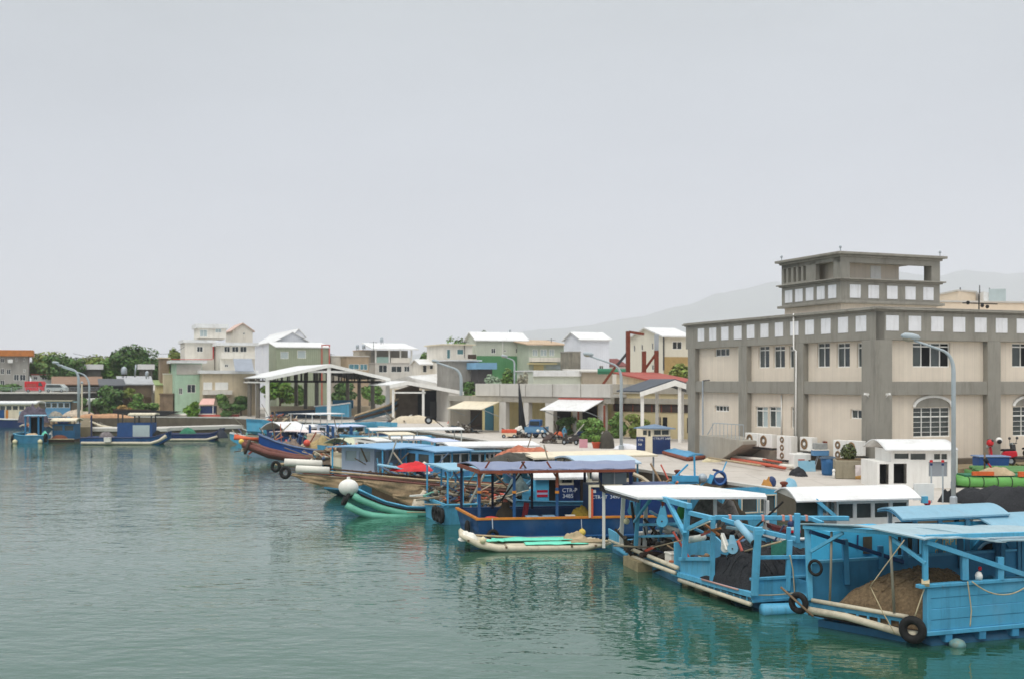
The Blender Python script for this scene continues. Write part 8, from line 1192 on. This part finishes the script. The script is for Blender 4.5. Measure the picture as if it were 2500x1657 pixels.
for i,(px,py,Y,z,rx,ry,h,m,lb) in enumerate((
 (660,1076,99.3,1.2,1.2,.5,.55,gA,'jumble of poles and floats just behind the raised bow of the long blue boat'),
 (712,1090,99.7,.8,1.6,.6,.8,gA,'jumble of cream and red gear amidships on the long blue boat'),
 (770,1095,100.2,.7,1.6,.6,.8,gB,'jumble of blue and dark gear aft on the long blue boat'),
 (815,1085,100,.9,1.6,.9,1.1,gC,'dark jumble of gear at the very stern of the long blue boat'),
 (800,1120,84.5,.8,1.5,1.0,1.2,gA,'jumble of brown pipes and rope above the white float tubes'),
 (850,1126,84.8,.8,1.5,1.0,1.1,gC,'dark jumble of gear amidships on the crowded low boat'),
 (895,1132,85,.8,1.2,.9,1.0,gB,'blue and black jumble at the stern of the crowded low boat'),
 (925,1150,70,1.0,1.3,.8,.7,gA,'orange and cream jumble at the bow of the light blue frame boat'),
 (965,1150,68,1.0,1.2,.7,.7,gB,'jumble of crates behind the red cover of the light blue frame boat'),
 (1050,1150,64,1.0,1.1,.7,.8,gB,'jumble of gear in front of the life ring boat'),
 (1086,1175,58,.9,1.0,.8,.8,gB,'jumble of blue gear under the thin posted canopy'),
 (1125,1185,57,.9,1.0,.8,.7,gA,'jumble of pinkish gear under the thin posted canopy'),
 (1190,1205,56,.8,1.4,.8,.6,gA,'jumble of gear on the boat seen between the first posts of the navy barge'),
 (1245,1205,56,.8,1.2,.8,.8,gC,'dark jumble of gear seen left of the cabin with crimson stripes'),
 (1250,1108,72,1.2,1.9,1.0,.7,gA,'jumble of coral and tan gear between the two long pale roofs'),
 (1330,1140,61,.9,1.4,.9,.6,gB,'jumble of gear just beyond the roof of the navy barge'),
 (1605,1160,59,1.15,1.6,.9,.55,gA,'jumble of tan gear on the winch boat'),
 (1580,1290,43.8,.45,.9,.8,.7,gC,'dark jumble of machinery and rope at the left end of the rig barge'),
 (1650,1285,42.4,.45,1.0,.8,.8,gB,'jumble of blue machinery in the middle of the rig barge'),
 (1700,1270,42,.45,1.4,1.0,1.3,gC,'black and white jumble of rope under the middle of the white roof'),
 (1765,1285,41,.45,1.2,1.0,1.0,gC,'dark jumble of rope right of the middle post of the white roof'),
 (1830,1290,39.5,.7,1.2,.9,.7,gB,'jumble of blue and dark gear beyond the pulley discs'),
 (1745,1330,38.6,.5,.9,.7,.7,gA,'jumble of rods and orange rope beside the inner board of the net barge'),
 (618,1080,104.5,.5,1.1,.5,.5,gA,'jumble of floats and rope on the low boat left of the long blue boat'),
 (860,1046,108,1.3,2.2,1.0,1.0,gB,'jumble of gear on the boats in front of the shelter right posts'),
 (690,1030,150,1.5,2.4,1.0,1.2,gA,'jumble of gear on the quay by the front left shelter post'),
 (1130,1062,119,1.5,1.6,.8,.7,gC,'dark jumble of gear at the foot of the third street lamp'),
 (100,1052,150,.9,2.4,1.2,1.5,gA,'jumble of gear on the deck of the navy ferry boat'),
 (985,1028,146,1.5,2.0,.9,.8,gB,'jumble of blue gear in front of the net shed post'),
 (1262,1063,109,1.5,1.0,.5,.6,gC,'dark jumble of pots and bags along the market colonnade'),
 (1375,1072,99,1.5,1.6,.7,.7,gC,'dark jumble of pots and bicycles beside the dark shrub'))):
    c=P(px,py,Y); tangle(lb,(c.x,Y,z),rx,ry,h,200+i,m,n=60,poles=3 if 'rig barge' in lb or 'white roof' in lb or 'colonnade' in lb else 8)
A=P(598,HY,103); A.z=0; t=thing('boat',A,'low grey boat with a pale tube side left of the long blue boat','boat',g0); hull(t,A,V((1,.1,0)),4.5,2,.6,M('hull_greyblue2',(120,146,164),.6,.15,2),rise=.3,tb=.4,rail=creamtube)
A=P(560,HY,124); A.z=0; t=thing('boat',A,'small light blue boat with tarpaulin nearest the left shelter post','boat',g0); hull(t,A,V((1,.1,0)),5.5,2.2,.9,sky,rise=.3,tb=.4,rail=white); tangle('jumble of pale tarpaulin and floats on the small light blue boat',(A.x+2.4,A.y+1,.8),1.6,.8,.9,240,gB)

# ------------------------------------------------ rooftop tanks, aerials, wires
def rtank(label,q,x,y0,y1,Y):
    a,b=P(*q(x,y1),Y),P(*q(x,y0),Y); h=b.z-a.z; t=thing('roof_tank',a,label,'water tank','steel water tanks on the roofs'); MB().lathe(a+UP*h*.3,[(h*.24,0),(h*.26,h*.05),(h*.26,h*.5),(h*.18,h*.62),(h*.05,h*.7)],12).build('tank',steel,t,True)
    for i in range(3): c=a+V((math.cos(2.1*i)*h*.2,math.sin(2.1*i)*h*.2,0)); MB().bar(c,c+UP*h*.32,h*.05).build('leg',dkgrey,t)
rtank('steel water tank on the tin shack roof left of the leaning pole',Z1,1187,565,672,183); rtank('steel water tank on the tin shack roof right of the leaning pole',Z1,1408,608,682,184); rtank('steel water tank at the left end of the brown house roof',Z2,1265,352,412,215); rtank('second steel water tank beside the left one on the brown house roof',Z2,1325,350,412,216); rtank('steel water tank on the white roof of the open veranda house',Z2,1497,290,352,214); rtank('small steel water tank behind the ridge of the sage green house',Z3,765,215,250,186)
def wirel(label,pts,r=.03):
    q_=[]
    for a,b in zip(pts,pts[1:]):
        for i in range(8): s=i/8; q_.append(lerp(a,b,s)-UP*.9*4*s*(1-s))
    tag(MB().tube(q_+[pts[-1]],r,5).build('overhead_wire',dkgrey,None,True),label,'wire')
wirel('overhead wire from the left grove to the white house block',[P(*Z1(700,440),196),P(*Z1(1420,412),192),P(*Z1(1775,372),187)]); p=P(*Z1(1290,665),181); log([p,P(*Z1(1302,545),181)],.12,steel,'leaning pale pole on the tin shack roof','pole','leaning_pole',7)
for i,(q_,x,y,Y,lb) in enumerate(((Z2,1418,325,206,'thin aerial at the left corner of the open veranda house'),(Z2,1010,440,209,'thin aerial beside the red framed panel'),(Z3,1160,300,178,'thin aerial on the tan roofed house'),(Z3,330,320,169,'thin aerial on the small white house'))): a=P(*q_(x,y),Y); t=thing('aerial',a-UP*2.5,lb,'aerial'); MB().tube([a-UP*2.5,a],.05,5).build('mast',dkgrey,t); MB().bar(a-V((.7,0,.2)),a+V((.7,0,-.2)),.05).build('crossbar',dkgrey,t)
# mooring lines to the quay
for i,(a,b,lb) in enumerate(((G(1700,1180,1.3),G(1760,1188),'mooring line from the rig barge to the quay'),(G(2120,1205,1.6),G(2150,1225),'mooring line from the arched white roof boat to the quay'),(G(1530,1262,1.05),NC+vc*.98+UP*.6,'grey line from the navy barge down to the rig barge'))): ropeline(lb,[a,b],.02,sag=.1)
for i,(x,y) in enumerate(((1640,1168),(1900,1200),(2100,1232),(1420,1124))): c=G(x,y)+V((.4,.5,0)); t=thing('mooring_bollard',c,('rusty mooring bollard on the quay edge behind the winch','rusty mooring bollard on the quay edge behind the rig barge roof','rusty mooring bollard on the quay edge behind the arched white roof','rusty mooring bollard on the quay edge beside the pale blue rounded roof')[i],'bollard','mooring bollards along the quay edge'); MB().lathe(c,[(.16,0),(.14,.1),(.12,.3),(.2,.36),(.2,.44),(.1,.48)],12).build('post',rust,t,True); MB().lathe(c,[(.26,0),(.26,.03)],12).build('base_plate',dkgrey,t)
bpy.context.view_layer.update()
